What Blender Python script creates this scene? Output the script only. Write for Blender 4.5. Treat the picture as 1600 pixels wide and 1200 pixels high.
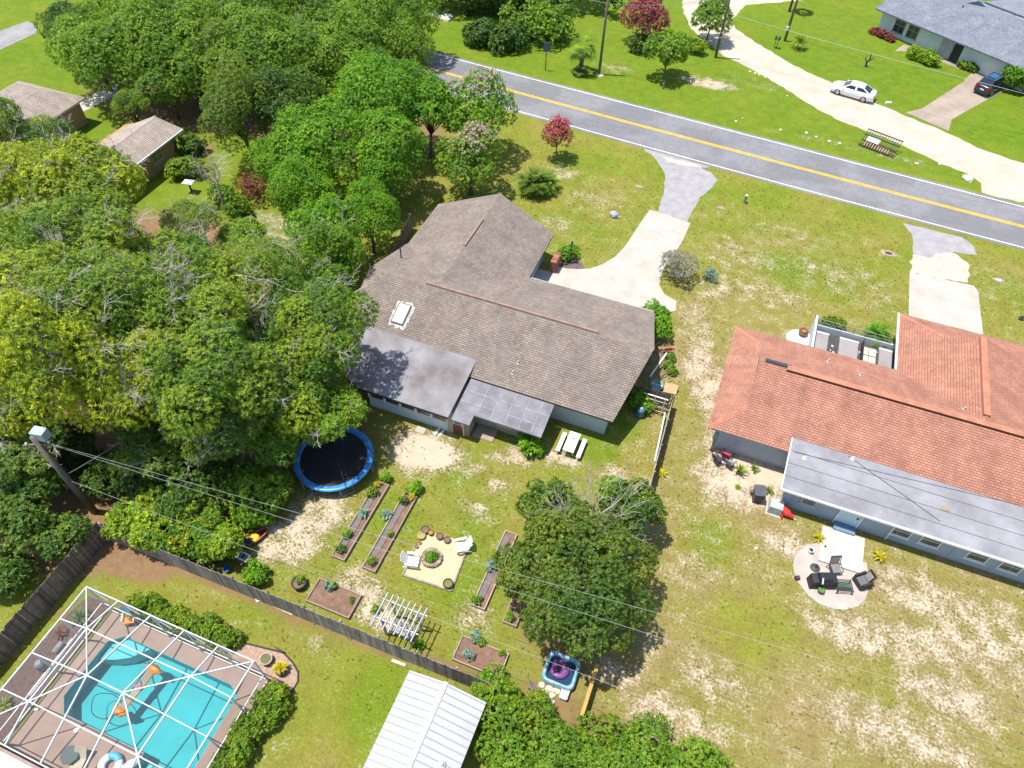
import bpy, bmesh, math, random
import numpy as np
from mathutils import Vector, Matrix

# ------------------------------------------------------------------ camera, sky, sun, exposure
# world axes follow the lot lines: +X along the back fence to the east, +Y towards the road, metres
for o in list(bpy.data.objects): bpy.data.objects.remove(o)
SC = bpy.context.scene
COL = SC.collection
cam_d = bpy.data.cameras.new('camera'); cam = bpy.data.objects.new('camera', cam_d); COL.objects.link(cam)
_p, _r, _y = math.radians(49.785), math.radians(1.905), math.radians(20)
_f = Vector((0, math.cos(_p), -math.sin(_p))); _rt = Vector((1, 0, 0)); _up = _rt.cross(_f)
_R = math.cos(_r)*_rt + math.sin(_r)*_up; _U = -math.sin(_r)*_rt + math.cos(_r)*_up
_m = Matrix((_R, _U, -_f)).transposed()
cam.matrix_world = Matrix.Translation((0, 0, 40)) @ (Matrix.Rotation(_y, 3, 'Z') @ _m).to_4x4()
cam_d.sensor_width = 36; cam_d.lens = 25.164; cam_d.clip_end = 2000; cam_d.clip_start = 0.5
SC.camera = cam
SC.render.resolution_x, SC.render.resolution_y = 1024, 768

SUN_EL, SUN_AZ = math.radians(74), math.radians(196)      # azimuth counter-clockwise from +X, towards the sun
W = bpy.data.worlds.new('World'); SC.world = W; W.use_nodes = True
nt = W.node_tree; bg = nt.nodes['Background']
sky = nt.nodes.new('ShaderNodeTexSky'); sky.sky_type = 'NISHITA'; sky.sun_disc = False
sky.sun_elevation = SUN_EL; sky.sun_rotation = math.atan2(math.cos(SUN_AZ), math.sin(SUN_AZ))
nt.links.new(sky.outputs[0], bg.inputs[0]); bg.inputs[1].default_value = 0.15
sl = bpy.data.lights.new('sun', 'SUN'); sl.energy = 5.0; sl.angle = math.radians(0.53); sl.color = (1, 0.955, 0.88)
sun = bpy.data.objects.new('sun', sl); COL.objects.link(sun)
_d = Vector((math.cos(SUN_EL)*math.cos(SUN_AZ), math.cos(SUN_EL)*math.sin(SUN_AZ), math.sin(SUN_EL)))
sun.rotation_euler = _d.to_track_quat('Z', 'Y').to_euler(); sun.location = (0, 0, 60)
SC.view_settings.view_transform = 'Standard'; SC.view_settings.look = 'None'
SC.view_settings.exposure = 0.50; SC.view_settings.gamma = 1; SC.view_settings.use_curve_mapping = False
SC.render.engine = 'CYCLES'
SC.cycles.transparent_max_bounces = 24

# ------------------------------------------------------------------ helpers
RNG = random.Random(7)
def lerp(a, b, t): return a + (b - a)*t
class MB:
    """collects shapes in lot coordinates; becomes one mesh object"""
    def __init__(s): s.v = []; s.f = []; s.uv = {}
    def add(s, vs, fs):
        n = len(s.v); s.v += [tuple(p) for p in vs]; s.f += [tuple(i+n for i in f) for f in fs]; return s
    def box(s, x0, y0, z0, x1, y1, z1):
        return s.add([(x, y, z) for z in (z0, z1) for (x, y) in ((x0, y0), (x1, y0), (x1, y1), (x0, y1))],
                     [(3, 2, 1, 0), (4, 5, 6, 7), (0, 1, 5, 4), (1, 2, 6, 5), (2, 3, 7, 6), (3, 0, 4, 7)])
    def cbox(s, c, size, rz=0, rx=0):
        M_ = Matrix.Translation(c) @ Matrix.Rotation(rz, 4, 'Z') @ Matrix.Rotation(rx, 4, 'X')
        a, b, d = (k/2 for k in size); n = len(s.v)
        s.box(-a, -b, -d, a, b, d)
        s.v[n:] = [tuple(M_ @ Vector(p)) for p in s.v[n:]]; return s
    def bar(s, p, q, w, h=None, up=(0, 0, 1)):
        p, q = Vector(p), Vector(q); h = h or w; d = (q-p).normalized(); u = Vector(up)
        if abs(d.dot(u)) > .98: u = Vector((1, 0, 0))
        a = d.cross(u).normalized()*(w/2); b = a.cross(d).normalized()*(h/2)
        return s.add([p-a-b, p+a-b, p+a+b, p-a+b, q-a-b, q+a-b, q+a+b, q-a+b],
                     [(0, 1, 2, 3), (7, 6, 5, 4), (0, 4, 5, 1), (1, 5, 6, 2), (2, 6, 7, 3), (3, 7, 4, 0)])
    def tube(s, pts, rad, n=6, close=False):
        pts = [Vector(p) for p in pts]; k = len(pts)
        if not hasattr(rad, '__len__'): rad = [rad]*k
        vs = []; fs = []
        for i, p in enumerate(pts):
            if close: d = pts[(i+1) % k]-pts[i-1]
            else: d = pts[min(i+1, k-1)]-pts[max(i-1, 0)]
            d = d.normalized() if d.length > 1e-9 else Vector((0, 0, 1))
            u = Vector((0, 0, 1)) if abs(d.z) < .9 else Vector((1, 0, 0))
            a = d.cross(u).normalized(); b = a.cross(d)
            vs += [p + (a*math.cos(t) + b*math.sin(t))*rad[i] for t in (2*math.pi*j/n for j in range(n))]
        for i in range(k if close else k-1):
            i2 = (i+1) % k
            fs += [(i*n+j, i*n+(j+1) % n, i2*n+(j+1) % n, i2*n+j) for j in range(n)]
        if not close: fs += [tuple(range(n))[::-1], tuple((k-1)*n+j for j in range(n))]
        return s.add(vs, fs)
    def lathe(s, prof, c=(0, 0, 0), n=14):
        vs = []; fs = []; k = len(prof)
        for r, z in prof: vs += [(c[0]+r*math.cos(2*math.pi*j/n), c[1]+r*math.sin(2*math.pi*j/n), c[2]+z) for j in range(n)]
        for i in range(k-1): fs += [(i*n+j, i*n+(j+1) % n, (i+1)*n+(j+1) % n, (i+1)*n+j) for j in range(n)]
        fs += [tuple(range(n))[::-1], tuple((k-1)*n+j for j in range(n))]
        return s.add(vs, fs)
    def prism(s, poly, z0, z1):
        n = len(poly)
        a = sum(poly[i][0]*poly[(i+1) % n][1]-poly[(i+1) % n][0]*poly[i][1] for i in range(n))
        if a < 0: poly = poly[::-1]
        return s.add([(x, y, z0) for x, y in poly]+[(x, y, z1) for x, y in poly],
                     [tuple(range(n))[::-1], tuple(range(n, 2*n))]+[(i, (i+1) % n, n+(i+1) % n, n+i) for i in range(n)])
    def sheet(s, poly, z):
        n = len(poly); a = sum(poly[i][0]*poly[(i+1) % n][1]-poly[(i+1) % n][0]*poly[i][1] for i in range(n))
        if a < 0: poly = poly[::-1]
        return s.add([(x, y, z) for x, y in poly], [tuple(range(n))])
    def slab3(s, poly, t):            # 3D polygon thickened downwards
        n = len(poly)
        nz = sum(poly[i][0]*poly[(i+1) % n][1]-poly[(i+1) % n][0]*poly[i][1] for i in range(n))
        if nz < 0: poly = poly[::-1]
        return s.add(list(poly)+[(x, y, z-t) for x, y, z in poly],
                     [tuple(range(n)), tuple(range(n, 2*n))[::-1]]+[((i+1) % n, i, n+i, n+(i+1) % n) for i in range(n)])

def obj(name, mb, mat, parent=None, smooth=False, local=False, col=None):
    v, f = mb.v, mb.f
    if parent is not None and not local:
        inv = parent.get('_inv')
        M_ = PINV[parent.name]; v = [tuple(M_ @ Vector(p)) for p in v]
    me = bpy.data.meshes.new(name); me.from_pydata(v, [], f)
    if mb.uv:
        ul = me.uv_layers.new(name='UVMap')
        k = 0; dat = []
        for i, fc in enumerate(f):
            u = mb.uv.get(i)
            dat += list(u) if u else [(0, 0)]*len(fc)
        ul.data.foreach_set('uv', [c for p in dat for c in p])
    if smooth: me.polygons.foreach_set('use_smooth', [True]*len(me.polygons))
    if mat is not None: me.materials.append(mat)
    me.update()
    o = bpy.data.objects.new(name, me); COL.objects.link(o)
    if parent is not None: o.parent = parent; PINV[o.name] = PINV[parent.name]
    return o
PINV = {}
def T(name, label, cat, x, y, z=0, rz=0, group=None):
    o = bpy.data.objects.new(name, None); COL.objects.link(o); o.empty_display_size = .3
    o.location = (x, y, z); o.rotation_euler = (0, 0, rz)
    o['label'] = label; o['category'] = cat
    if group: o['group'] = group
    PINV[o.name] = (Matrix.Translation((x, y, z)) @ Matrix.Rotation(rz, 4, 'Z')).inverted()
    return o
def tag(o, label, cat, group=None):
    o['label'] = label; o['category'] = cat
    if group: o['group'] = group
    return o
def setting(o, kind='structure'): o['kind'] = kind; return o
def dup(root, x, y, rz=None, label=None, group=None, z=None, sc=None):
    r = root.copy(); COL.objects.link(r); r.location = (x, y, root.location.z if z is None else z)
    if rz is not None: r.rotation_euler = (0, 0, rz)
    if sc: r.scale = sc if hasattr(sc, '__len__') else (sc, sc, sc)
    if label: r['label'] = label
    if group: r['group'] = group
    for ch in root.children:
        c = ch.copy(); COL.objects.link(c); c.parent = r
        for g in ch.children:
            d = g.copy(); COL.objects.link(d); d.parent = c
    return r
def piece(name, src, parent, loc=(0, 0, 0), rot=(0, 0, 0), sc=(1, 1, 1)):
    """another copy of a small piece sharing its mesh (loc in the parent's frame)"""
    o = bpy.data.objects.new(name, src.data if hasattr(src, 'data') else src); COL.objects.link(o); o.parent = parent
    o.location = loc; o.rotation_euler = rot; o.scale = sc; return o

# ------------------------------------------------------------------ materials
MATS = {}
def nodes(name):
    m = bpy.data.materials.new(name); m.use_nodes = True; t = m.node_tree
    b = t.nodes['Principled BSDF']; return m, t, b
def N(t, typ, **kw):
    n = t.nodes.new(typ)
    for k, v in kw.items():
        if k.startswith('i_'):
            key = k[2:]; n.inputs[int(key) if key.isdigit() else key].default_value = v
        else: setattr(n, k, v)
    return n
def L(t, a, b): t.links.new(a, b)
def mixc(t, fac, a, b, blend='MIX'):
    n = t.nodes.new('ShaderNodeMix'); n.data_type = 'RGBA'; n.blend_type = blend
    for i, val in ((0, fac), (6, a), (7, b)):
        if hasattr(val, 'is_linked') or hasattr(val, 'links'): t.links.new(val, n.inputs[i])
        elif i == 0: n.inputs[i].default_value = val
        else: n.inputs[i].default_value = (*val, 1) if len(val) == 3 else val
    return n.outputs[2]
def ramp(t, src, stops):
    n = t.nodes.new('ShaderNodeValToRGB'); t.links.new(src, n.inputs[0]); e = n.color_ramp.elements
    while len(e) < len(stops): e.new(.5)
    for i, (p, c) in enumerate(stops):
        e[i].position = p; e[i].color = (*c, 1) if hasattr(c, '__len__') else (c, c, c, 1)
    return n.outputs[0]
def noise(t, vec, scale, detail=4, rough=.55):
    n = N(t, 'ShaderNodeTexNoise'); n.inputs['Scale'].default_value = scale; n.inputs['Detail'].default_value = detail
    n.inputs['Roughness'].default_value = rough
    if vec is not None: t.links.new(vec, n.inputs['Vector'])
    return n.outputs['Fac']
def bump(t, b, h, strength=.3, dist=.02):
    n = N(t, 'ShaderNodeBump'); n.inputs['Strength'].default_value = strength; n.inputs['Distance'].default_value = dist
    t.links.new(h, n.inputs['Height']); t.links.new(n.outputs[0], b.inputs['Normal'])
def pos(t): return N(t, 'ShaderNodeNewGeometry').outputs['Position']
def mat(name, c, rough=.7, var=.18, scale=3., fine=40., c2=None, metal=0, spec=.3, rnd=0., bstr=.15, coat=0):
    """a worn surface: large blotches, fine grain, a little relief and a tone per piece"""
    if name in MATS: return MATS[name]
    m, t, b = nodes(name); P = pos(t)
    c2 = c2 or tuple(k*(1-var*1.6) for k in c)
    f = ramp(t, noise(t, P, scale, 5, .6), [(.32, 0.), (.68, 1.)])
    col = mixc(t, f, c2, c)
    g = ramp(t, noise(t, P, fine, 3), [(.25, 1-var*.7), (.75, 1+var*.35)])
    col = mixc(t, 1., col, g, 'MULTIPLY')
    if rnd:
        r = N(t, 'ShaderNodeObjectInfo').outputs['Random']
        col = mixc(t, 1., col, ramp(t, r, [(0, 1-rnd), (1, 1+rnd*.5)]), 'MULTIPLY')
    L(t, col, b.inputs['Base Color']); b.inputs['Roughness'].default_value = rough
    b.inputs['Metallic'].default_value = metal; b.inputs['Specular IOR Level'].default_value = spec
    b.inputs['Coat Weight'].default_value = coat
    if bstr: bump(t, b, noise(t, P, fine, 4), bstr, .02)
    MATS[name] = m; return m
def glass(name, c=(.03, .045, .05)):
    if name in MATS: return MATS[name]
    m, t, b = nodes(name); b.inputs['Base Color'].default_value = (*c, 1); b.inputs['Roughness'].default_value = .06
    b.inputs['Specular IOR Level'].default_value = .8; MATS[name] = m; return m


# ------------------------------------------------------------------ ground sheet
def smooth(a, b, x): t = np.clip((x-a)/(b-a), 0, 1); return t*t*(3-2*t)
XS = np.concatenate([[-400, -250, -160, -120, -100], np.arange(-90, 72, .7), [80, 100, 140, 220, 400]])
YS = np.concatenate([[-300, -150, -60, -30, -15], np.arange(-8, 126, .7), [135, 160, 220, 320, 500]])
GX, GY = np.meshgrid(XS, YS)
lush = np.full(GX.shape, .40); sand = np.full(GX.shape, .30); litter = np.zeros(GX.shape)
# lots: across the road well watered, the back lots dry and sandy
north = smooth(70, 74, GY); lush = lerp(lush, .80, north); sand = lerp(sand, .13, north)
verge = smooth(58, 66, GY)*(1-north); lush = lerp(lush, .42, verge); sand = lerp(sand, .16, verge)
east = smooth(-4, -1, GX)*(1-smooth(44, 52, GY)); lush = lerp(lush, .17, east); sand = lerp(sand, .36, east)
west = 1-smooth(-36, -32, GX); lush = lerp(lush, .72, west*(1-north)); sand = lerp(sand, .12, west)
def blob(field, x, y, rx, ry, val, soft=.6, rot=0):
    c, s = math.cos(rot), math.sin(rot); dx, dy = GX-x, GY-y
    d = np.sqrt(((c*dx+s*dy)/rx)**2+((-s*dx+c*dy)/ry)**2); w = 1-smooth(1-soft, 1+soft*.4, d)
    field[...] = lerp(field, val, w)
for x, y, rx, ry, val in (
    (-14.79, 24.01, 2.9, 1.7, .92), (-15.44, 22.90, 1.4, 1.0, .8), (-18.72, 17.36, 2.2, 2.0, .62), (-19.47, 14.89, 2.4, 1.6, .66), (-20.37, 13.83, 1.6, 1.2, .6), (-14.24, 13.87, 2, 1.2, .62),
    (-12.36, 12.75, 2.4, 1.0, .62), (-9.19, 25.74, 1.6, .8, .62), (-9.83, 21.23, 1.4, .8, .55), (-6.40, 26.89, 1.8, .8, .68), (-7.27, 14.80, 1.2, .9, .6), (-10.98, 23.90, 1.0, .6, .6),
    (-2.56, 26.81, 1.4, 1.2, .5), (-9.14, 23.32, 1., .7, .55), (4.23, 32.69, 2.0, 3.4, .66), (2.08, 36.77, 1.3, 3, .66), (5.28, 29.21, 3, 2, .68), (7.10, 31.03, 2.2, 1.4, .82),
    (0.63, 39.59, 1.2, 3, .66), (8.99, 26.21, 2.0, 1.0, .66), (-0.56, 43.57, 2, 2.5, .5), (13.51, 21.96, 3, 1.6, .60), (16.17, 25.95, 3, 1.4, .58), (19.03, 25.41, 3.4, 1.6, .60),
    (17.64, 22.84, 3, 1.2, .60), (21.07, 24.61, 3, 3, .55), (18.31, 20.12, 3, 1.5, .6), (10.29, 21.88, 1.6, .8, .5), (15.79, 17.05, 5, 1.5, .56), (4.72, 13.30, 3, 1.5, .58),
    (6.48, 16.46, 3, 1.5, .5), (1.17, 14.70, 2, 1, .58), (2.36, 17.08, 1.5, .8, .5), (7.64, 20.00, 2.6, 2.6, .12), (4.25, 22.00, 2, 2, .44), (2.95, 26.19, 1.4, 2, .42),
    (-12.69, 56.06, 2.5, 2., .44), (-16.83, 58.85, 2, 1.5, .5), (-10.47, 54.86, 2, 1.5, .4), (-14.75, 50.96, 1.6, 1.2, .5), (1.65, 53.06, 4, 3, .44), (9.19, 53.51, 5, 2.5, .44),
    (4.93, 57.33, 5, 2, .4), (4.47, 48.93, 4, 2, .46), (0.37, 48.05, 2, 2, .5), (12.95, 51.65, 3, 2, .4), (22.52, 58.24, 4, 3, .36), (-7.39, 82.46, 4.5, 1.5, .66),
    (-18.28, 81.81, 3, 2, .42), (-2.27, 84.72, 6, 1.6, .36), (9.14, 75.08, 12, .9, .36), (13.59, 74.43, 4, .7, .4), (-16.06, 88.18, 3, 3, .36), (-14.35, 9.78, 1.6, .8, .55),
    (-13.97, 10.51, .9, .5, .6), (-16.28, 7.70, 3.5, 2, .2), (-11.29, 8.62, 4, 3, .22), (-79.06, 55.61, 5, 2, .25), (-47.04, 41.34, 3, 2, .3), (-36.90, 40.53, 5, 4, .5), (-36.04, 33.58, 3, 3, .6)):
    blob(sand, x, y, rx, ry, val)
for x, y, rx, ry, val in (
    (7.92, 20.52, 3.2, 3., .30), (-4.23, 28.63, 2.0, 1.4, .75), (-11.86, 23.27, 1.6, 1.4, .62), (-13.47, 19.01, 1.6, 1.6, .6), (-15.18, 18.81, 1, 2, .7), (-3.62, 31.25, 1.8, 1.2, .72),
    (-9.39, 19.70, 2, 2.5, .55), (-9.62, 16.39, 3, 2, .6), (-1.69, 61.89, 8, 1.5, .55), (-11.34, 62.42, 6, 2.6, .5), (6.54, 53.29, 4, 2, .65), (-5.09, 55.08, 2, 2, .5),
    (-12.22, 7.55, 2.5, 2.5, .34), (-12.47, 10.73, 3, 1.5, .4), (-9.87, 8.84, 2, 3, .6), (4.54, 24.41, 2, 2, .45), (-15.41, 47.72, 3, 2, .55), (-34.91, 82.54, 9, 4, .95), (12.87, 93.09, 18, 6, .92),
    (23.69, 85.49, 8, 4, .95), (-80.22, 56.80, 12, 4, .92)):
    blob(lush, x, y, rx, ry, val)
for x, y, rx, ry, val in (
    (-42.81, 32.46, 14, 9, .85), (-38.82, 17.96, 16, 8, .9), (-29.54, 20.57, 8, 7, .9), (-33.66, 11.28, 8, 5, .9), (-58.76, 56.64, 16, 8, .85), (-39.08, 58.10, 12, 9, .85), (-27.10, 10.20, 3.2, 1.2, .85),
    (-22.44, 10.99, 6, .7, .8), (-16.99, 10.68, 4, .6, .7), (-12.47, 10.73, 5, .5, .6), (-2.14, 16.87, 5, 4, .6), (-0.39, 10.59, 8, 3, .6), (-20.96, 22.33, 5, 4, .55), (6.29, 33.53, 2.6, .7, .6),
    (-50.91, 48.39, 1.5, 2, .6), (-28.80, 6.12, 3, .6, .6), (11.77, 29.79, 2.2, .5, .5), (-7.42, 11.63, 2.6, .4, .7), (-36.24, 90.01, 9, 4, .4), (-46.05, 85.56, 6, 3, .4)):
    blob(litter, x, y, rx, ry, val)
POOLHOLE = (-26.0, -1.5, -16.5, 7.0)
vid = np.arange(GX.size).reshape(GX.shape)
cx = (GX[:-1, :-1]+GX[1:, 1:])/2; cy = (GY[:-1, :-1]+GY[1:, 1:])/2
keep = ~((cx > POOLHOLE[0]) & (cx < POOLHOLE[2]) & (cy > POOLHOLE[1]) & (cy < POOLHOLE[3]))
fa = np.stack([vid[:-1, :-1], vid[:-1, 1:], vid[1:, 1:], vid[1:, :-1]], -1)[keep]
me = bpy.data.meshes.new('ground')
me.vertices.add(GX.size); me.vertices.foreach_set('co', np.stack([GX, GY, np.zeros_like(GX)], -1).ravel().astype(np.float32))
me.loops.add(fa.size); me.loops.foreach_set('vertex_index', fa.ravel().astype(np.int32))
me.polygons.add(len(fa)); me.polygons.foreach_set('loop_start', (np.arange(len(fa))*4).astype(np.int32))
me.update(calc_edges=True)
ca = me.color_attributes.new('zone', 'FLOAT_COLOR', 'POINT')
ca.data.foreach_set('color', np.stack([sand, lush, litter, np.ones_like(sand)], -1).ravel().astype(np.float32))
m, t, b = nodes('lawn_ground')
P = pos(t); at_ = N(t, 'ShaderNodeAttribute', attribute_name='zone'); sep = N(t, 'ShaderNodeSeparateColor'); L(t, at_.outputs['Color'], sep.inputs[0])
def mth(op, a, b_=None, c_=None, clamp=False):
    n = N(t, 'ShaderNodeMath', operation=op, use_clamp=clamp)
    for i, v_ in enumerate((a, b_, c_)):
        if v_ is None: continue
        if isinstance(v_, (int, float)): n.inputs[i].default_value = v_
        else: L(t, v_, n.inputs[i])
    return n.outputs[0]
n1 = noise(t, P, .9, 7, .68); n2 = noise(t, P, 6.5, 4, .7); n3 = noise(t, P, .22, 3, .5); n4 = noise(t, P, 30, 2, .6)
mot = mth('ADD', mth('MULTIPLY', n1, .46), mth('MULTIPLY', n2, .54))
sm = mth('MULTIPLY', mth('SUBTRACT', mth('ADD', mot, mth('MULTIPLY', sep.outputs[0], .40)), .662), 10.0, clamp=True)
lu = mth('ADD', sep.outputs[1], mth('MULTIPLY', mth('SUBTRACT', n3, .5), .9)); lu = mth('ADD', lu, mth('MULTIPLY', mth('SUBTRACT', n1, .5), .7), clamp=True)
gcol = ramp(t, lu, [(0., (.305, .240, .090)), (.3, (.245, .236, .042)), (.6, (.168, .230, .018)), (1., (.122, .212, .012))])
gv = ramp(t, n2, [(.25, .62), (.75, 1.28)]); gcol = mixc(t, 1., gcol, gv, 'MULTIPLY')
gcol = mixc(t, 1., gcol, ramp(t, n1, [(.3, .72), (.7, 1.18)]), 'MULTIPLY'); gcol = mixc(t, ramp(t, noise(t, P, 2.6, 5, .65), [(.5, 0.), (.72, .55)]), gcol, (.215, .195, .045))
gv2 = ramp(t, n4, [(.25, .60), (.75, 1.35)]); gcol = mixc(t, 1., gcol, gv2, 'MULTIPLY')
scol = mixc(t, noise(t, P, 2.2, 5), (.43, .325, .235), (.56, .455, .345)); scol = mixc(t, 1., scol, ramp(t, n4, [(.2, .8), (.8, 1.1)]), 'MULTIPLY')
lcol = mixc(t, noise(t, P, 1.6, 6, .7), (.150, .085, .042), (.340, .220, .125)); lcol = mixc(t, 1., lcol, gv2, 'MULTIPLY')
lm = mth('MULTIPLY', mth('SUBTRACT', mth('ADD', mot, mth('MULTIPLY', sep.outputs[2], .55)), .70), 6., clamp=True)
c_ = mixc(t, sm, gcol, scol); c_ = mixc(t, lm, c_, lcol)
L(t, c_, b.inputs['Base Color']); b.inputs['Roughness'].default_value = .95; b.inputs['Specular IOR Level'].default_value = .1
hh = mth('ADD', mth('MULTIPLY', n4, .6), mth('MULTIPLY', n2, .6)); hh = mth('MULTIPLY', hh, mth('SUBTRACT', 1.15, sm))
bump(t, b, hh, .8, .09)
me.materials.append(m)
ground = bpy.data.objects.new('ground', me); COL.objects.link(ground); setting(ground)

# ------------------------------------------------------------------ road with markings
m, t, b = nodes('asphalt'); P = pos(t)
mp = N(t, 'ShaderNodeMapping'); mp.inputs['Rotation'].default_value = (0, 0, .075); mp.inputs['Scale'].default_value = (.06, 1.4, 1); L(t, P, mp.inputs[0])
c_ = mixc(t, noise(t, mp.outputs[0], 1., 4), (.155, .152, .162), (.225, .222, .232))
c_ = mixc(t, 1., c_, ramp(t, noise(t, P, 25, 3, .7), [(.25, .8), (.75, 1.15)]), 'MULTIPLY')
pt = ramp(t, noise(t, P, .18, 3, .5), [(.45, .86), (.55, 1.06)]); c_ = mixc(t, 1., c_, pt, 'MULTIPLY')
cr = noise(t, P, .55, 8, .75); c_ = mixc(t, ramp(t, cr, [(.482, 0.), (.5, .6), (.518, 0.)]), c_, (.09, .09, .095))
L(t, c_, b.inputs['Base Color']); b.inputs['Roughness'].default_value = .9; bump(t, b, noise(t, P, 40, 3), .3, .01); ASPH = m
nearL = np.polyfit([-33.75, -25.83, -11.16, 2.0, 13.96, 24.89], [68.74, 68.07, 66.66, 65.66, 64.76, 64.14], 2)
farL = np.polyfit([-55.5, -37.25, -28.9, -13.1, .97, 13.7, 25.33], [77.58, 76.33, 75.7, 74.02, 72.65, 71.65, 71.0], 2)
def ry(x, k):       # k = 0 near edge line, 1 far edge line
    xc = max(-60, min(60, x)); e = lambda p: np.polyval(p, xc)+(x-xc)*(2*p[0]*xc+p[1])
    return float(lerp(e(nearL), e(farL), k))
RX = [x for x in range(-140, 121, 4)]
def strip(k, off, w, z, name, mt, parent=None, wob=0):
    mb = MB(); r = random.Random(3)
    for x in RX:
        y = ry(x, k)+off; a = r.uniform(-wob, wob); c = r.uniform(-wob, wob); mb.v += [(x, y-w/2+a, z), (x, y+w/2+c, z)]
    mb.f = [(2*i, 2*i+2, 2*i+3, 2*i+1) for i in range(len(RX)-1)]
    return obj(name, mb, mt, parent)
mb = MB()
for i, x in enumerate(RX): mb.v += [(x, ry(x, 0)-.42, .012), (x, ry(x, 1)+.42, .012)]
mb.f = [(2*i, 2*i+2, 2*i+3, 2*i+1) for i in range(len(RX)-1)]
road = setting(obj('road', mb, ASPH)); PINV['road'] = Matrix.Identity(4)
YEL = mat('yellow_paint', (.70, .45, .03), .7, .2, 1.5, 30); WHP = mat('white_paint', (.78, .78, .76), .7, .2, 1.5, 30)
strip(.5, .12, .17, .018, 'yellow_line', YEL, road); strip(.5, -.12, .17, .018, 'yellow_line', YEL, road)
strip(0, 0, .12, .018, 'edge_line', WHP, road); strip(1, 0, .12, .018, 'edge_line', WHP, road)

# ------------------------------------------------------------------ drives, paths, patios
def roughen(poly, amp, step, seed=1):
    r = random.Random(seed); out = []
    for i, p in enumerate(poly):
        q = poly[(i+1) % len(poly)]; d = math.hypot(q[0]-p[0], q[1]-p[1]); n = max(1, int(d/step))
        for k in range(n):
            x, y = lerp(p[0], q[0], k/n), lerp(p[1], q[1], k/n)
            out.append((x+r.uniform(-amp, amp), y+r.uniform(-amp, amp)) if (amp and (k or 1)) else (x, y))
    return out
CONC = mat('pale_concrete', (.45, .42, .37), .85, .18, .6, 18, c2=(.36, .33, .285))
SHELL = mat('shell_road', (.47, .425, .36), .95, .18, .4, 14, c2=(.40, .335, .26))
GRAV = mat('grey_gravel', (.345, .33, .335), .95, .25, 1.2, 22, c2=(.25, .24, .25))
WSAND = mat('white_sand', (.50, .44, .36), .95, .15, 1.2, 20)
FCONC = mat('stained_concrete', (.36, .295, .235), .9, .2, .5, 16, c2=(.26, .21, .165))
SLABS = []
def slab(name, poly, z, mt, amp=0, step=.5, seed=1, edge=True):
    SLABS.append(poly); poly = roughen(poly, amp, step, seed) if amp else poly
    mb = MB()
    mb.prism(poly, -.05, z) if edge else mb.sheet(poly, z)
    return setting(obj(name, mb, mt))
drive = slab('driveway', [(-13.27, 42.65), (-13.30, 45.45), (-11.98, 45.47), (-10.95, 45.81), (-10.12, 46.25), (-9.28, 47.24), (-8.63, 48.52), (-8.21, 50.10), (-7.95, 52.35), (-7.74, 54.46), (-7.50, 56.34), (-6.77, 56.33),
    (-3.54, 55.84), (-3.66, 52.70), (-4.15, 49.87), (-4.32, 47.81), (-4.16, 46.49), (-3.50, 45.58), (-2.38, 45.14), (-2.22, 43.99), (-3.41, 43.01), (-4.63, 42.03)], .035, CONC)
PINV['driveway'] = Matrix.Identity(4)
JOINT = mat('joint', (.36, .33, .29), .95)
for a, b_ in (((-11.73, 45.40), (-11.41, 43.10)), ((-9.43, 45.13), (-6.05, 44.34)), ((-8.71, 46.85), (-5.24, 49.04)), ((-6.52, 44.65), (-6.45, 42.86)), ((-7.73, 53.75), (-3.74, 52.29)), ((-5.62, 56.09), (-5.96, 50.30))):
    obj('expansion_joint', MB().bar((*a, .032), (*b_, .032), .025, .012), JOINT, drive)
slab('driveway_apron', [(-10.78, 66.24), (-9.27, 65.05), (-8.12, 63.57), (-7.30, 61.78), (-6.89, 59.32), (-6.77, 56.33), (-3.90, 55.84), (-3.76, 57.94), (-3.56, 60.19), (-2.88, 62.29), (-2.59, 63.69), (-3.35, 64.66), (-4.45, 65.03), (-3.59, 65.89)], .008, GRAV, .09, .5, 2, edge=False)
slab('sandy_edge', [(-8.55, 65.61), (-6.90, 65.57), (-5.08, 65.62), (-4.47, 65.15), (-6.07, 64.82), (-7.71, 64.85)], .010, WSAND, .06, .4, 9, edge=False)
slab('neighbour_driveway', [(15.38, 56.48), (17.91, 56.65), (20.55, 56.80), (20.84, 56.15), (21.12, 49.57), (15.48, 49.11)], .035, CONC)
slab('neighbour_apron', [(14.62, 63.68), (15.27, 62.52), (15.58, 60.87), (15.58, 58.76), (17.37, 59.34), (18.96, 60.95), (20.87, 61.29), (20.59, 62.80), (19.74, 63.52)], .008, GRAV, .09, .5, 4, edge=False)
slab('neighbour_sand_apron', [(15.52, 59.11), (15.38, 56.48), (17.91, 56.65), (19.85, 56.85), (20.33, 58.21), (20.11, 59.93), (19.07, 60.71), (17.90, 60.31), (16.95, 59.25)], .011, WSAND, .16, .35, 5, edge=False)
slab('frontage_road', [(-16.96, 110.35), (-14.10, 100.08), (-12.14, 95.75), (-10.00, 93.36), (-6.79, 89.94), (-3.98, 88.35), (-1.08, 86.57), (1.94, 84.17), (4.90, 81.63), (8.12, 79.83), (10.82, 78.90), (13.45, 78.01), (15.82, 76.68), (17.99, 75.46), (20.39, 74.66), (21.54, 73.48), (21.72, 71.71), (30.86, 71.44),
    (31.40, 76.32), (28.72, 78.25), (25.82, 78.97), (21.31, 80.36), (18.62, 82.16), (14.36, 84.00), (11.12, 85.57), (5.76, 88.60), (3.06, 89.93), (0.21, 91.80), (-2.15, 93.85), (-6.81, 97.95), (-7.86, 100.15), (-6.93, 105.98), (-1.08, 110.01), (6.08, 115.61), (5.80, 119.35), (-9.58, 113.75)], .007, SHELL, .12, .6, 6, edge=False)
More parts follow.
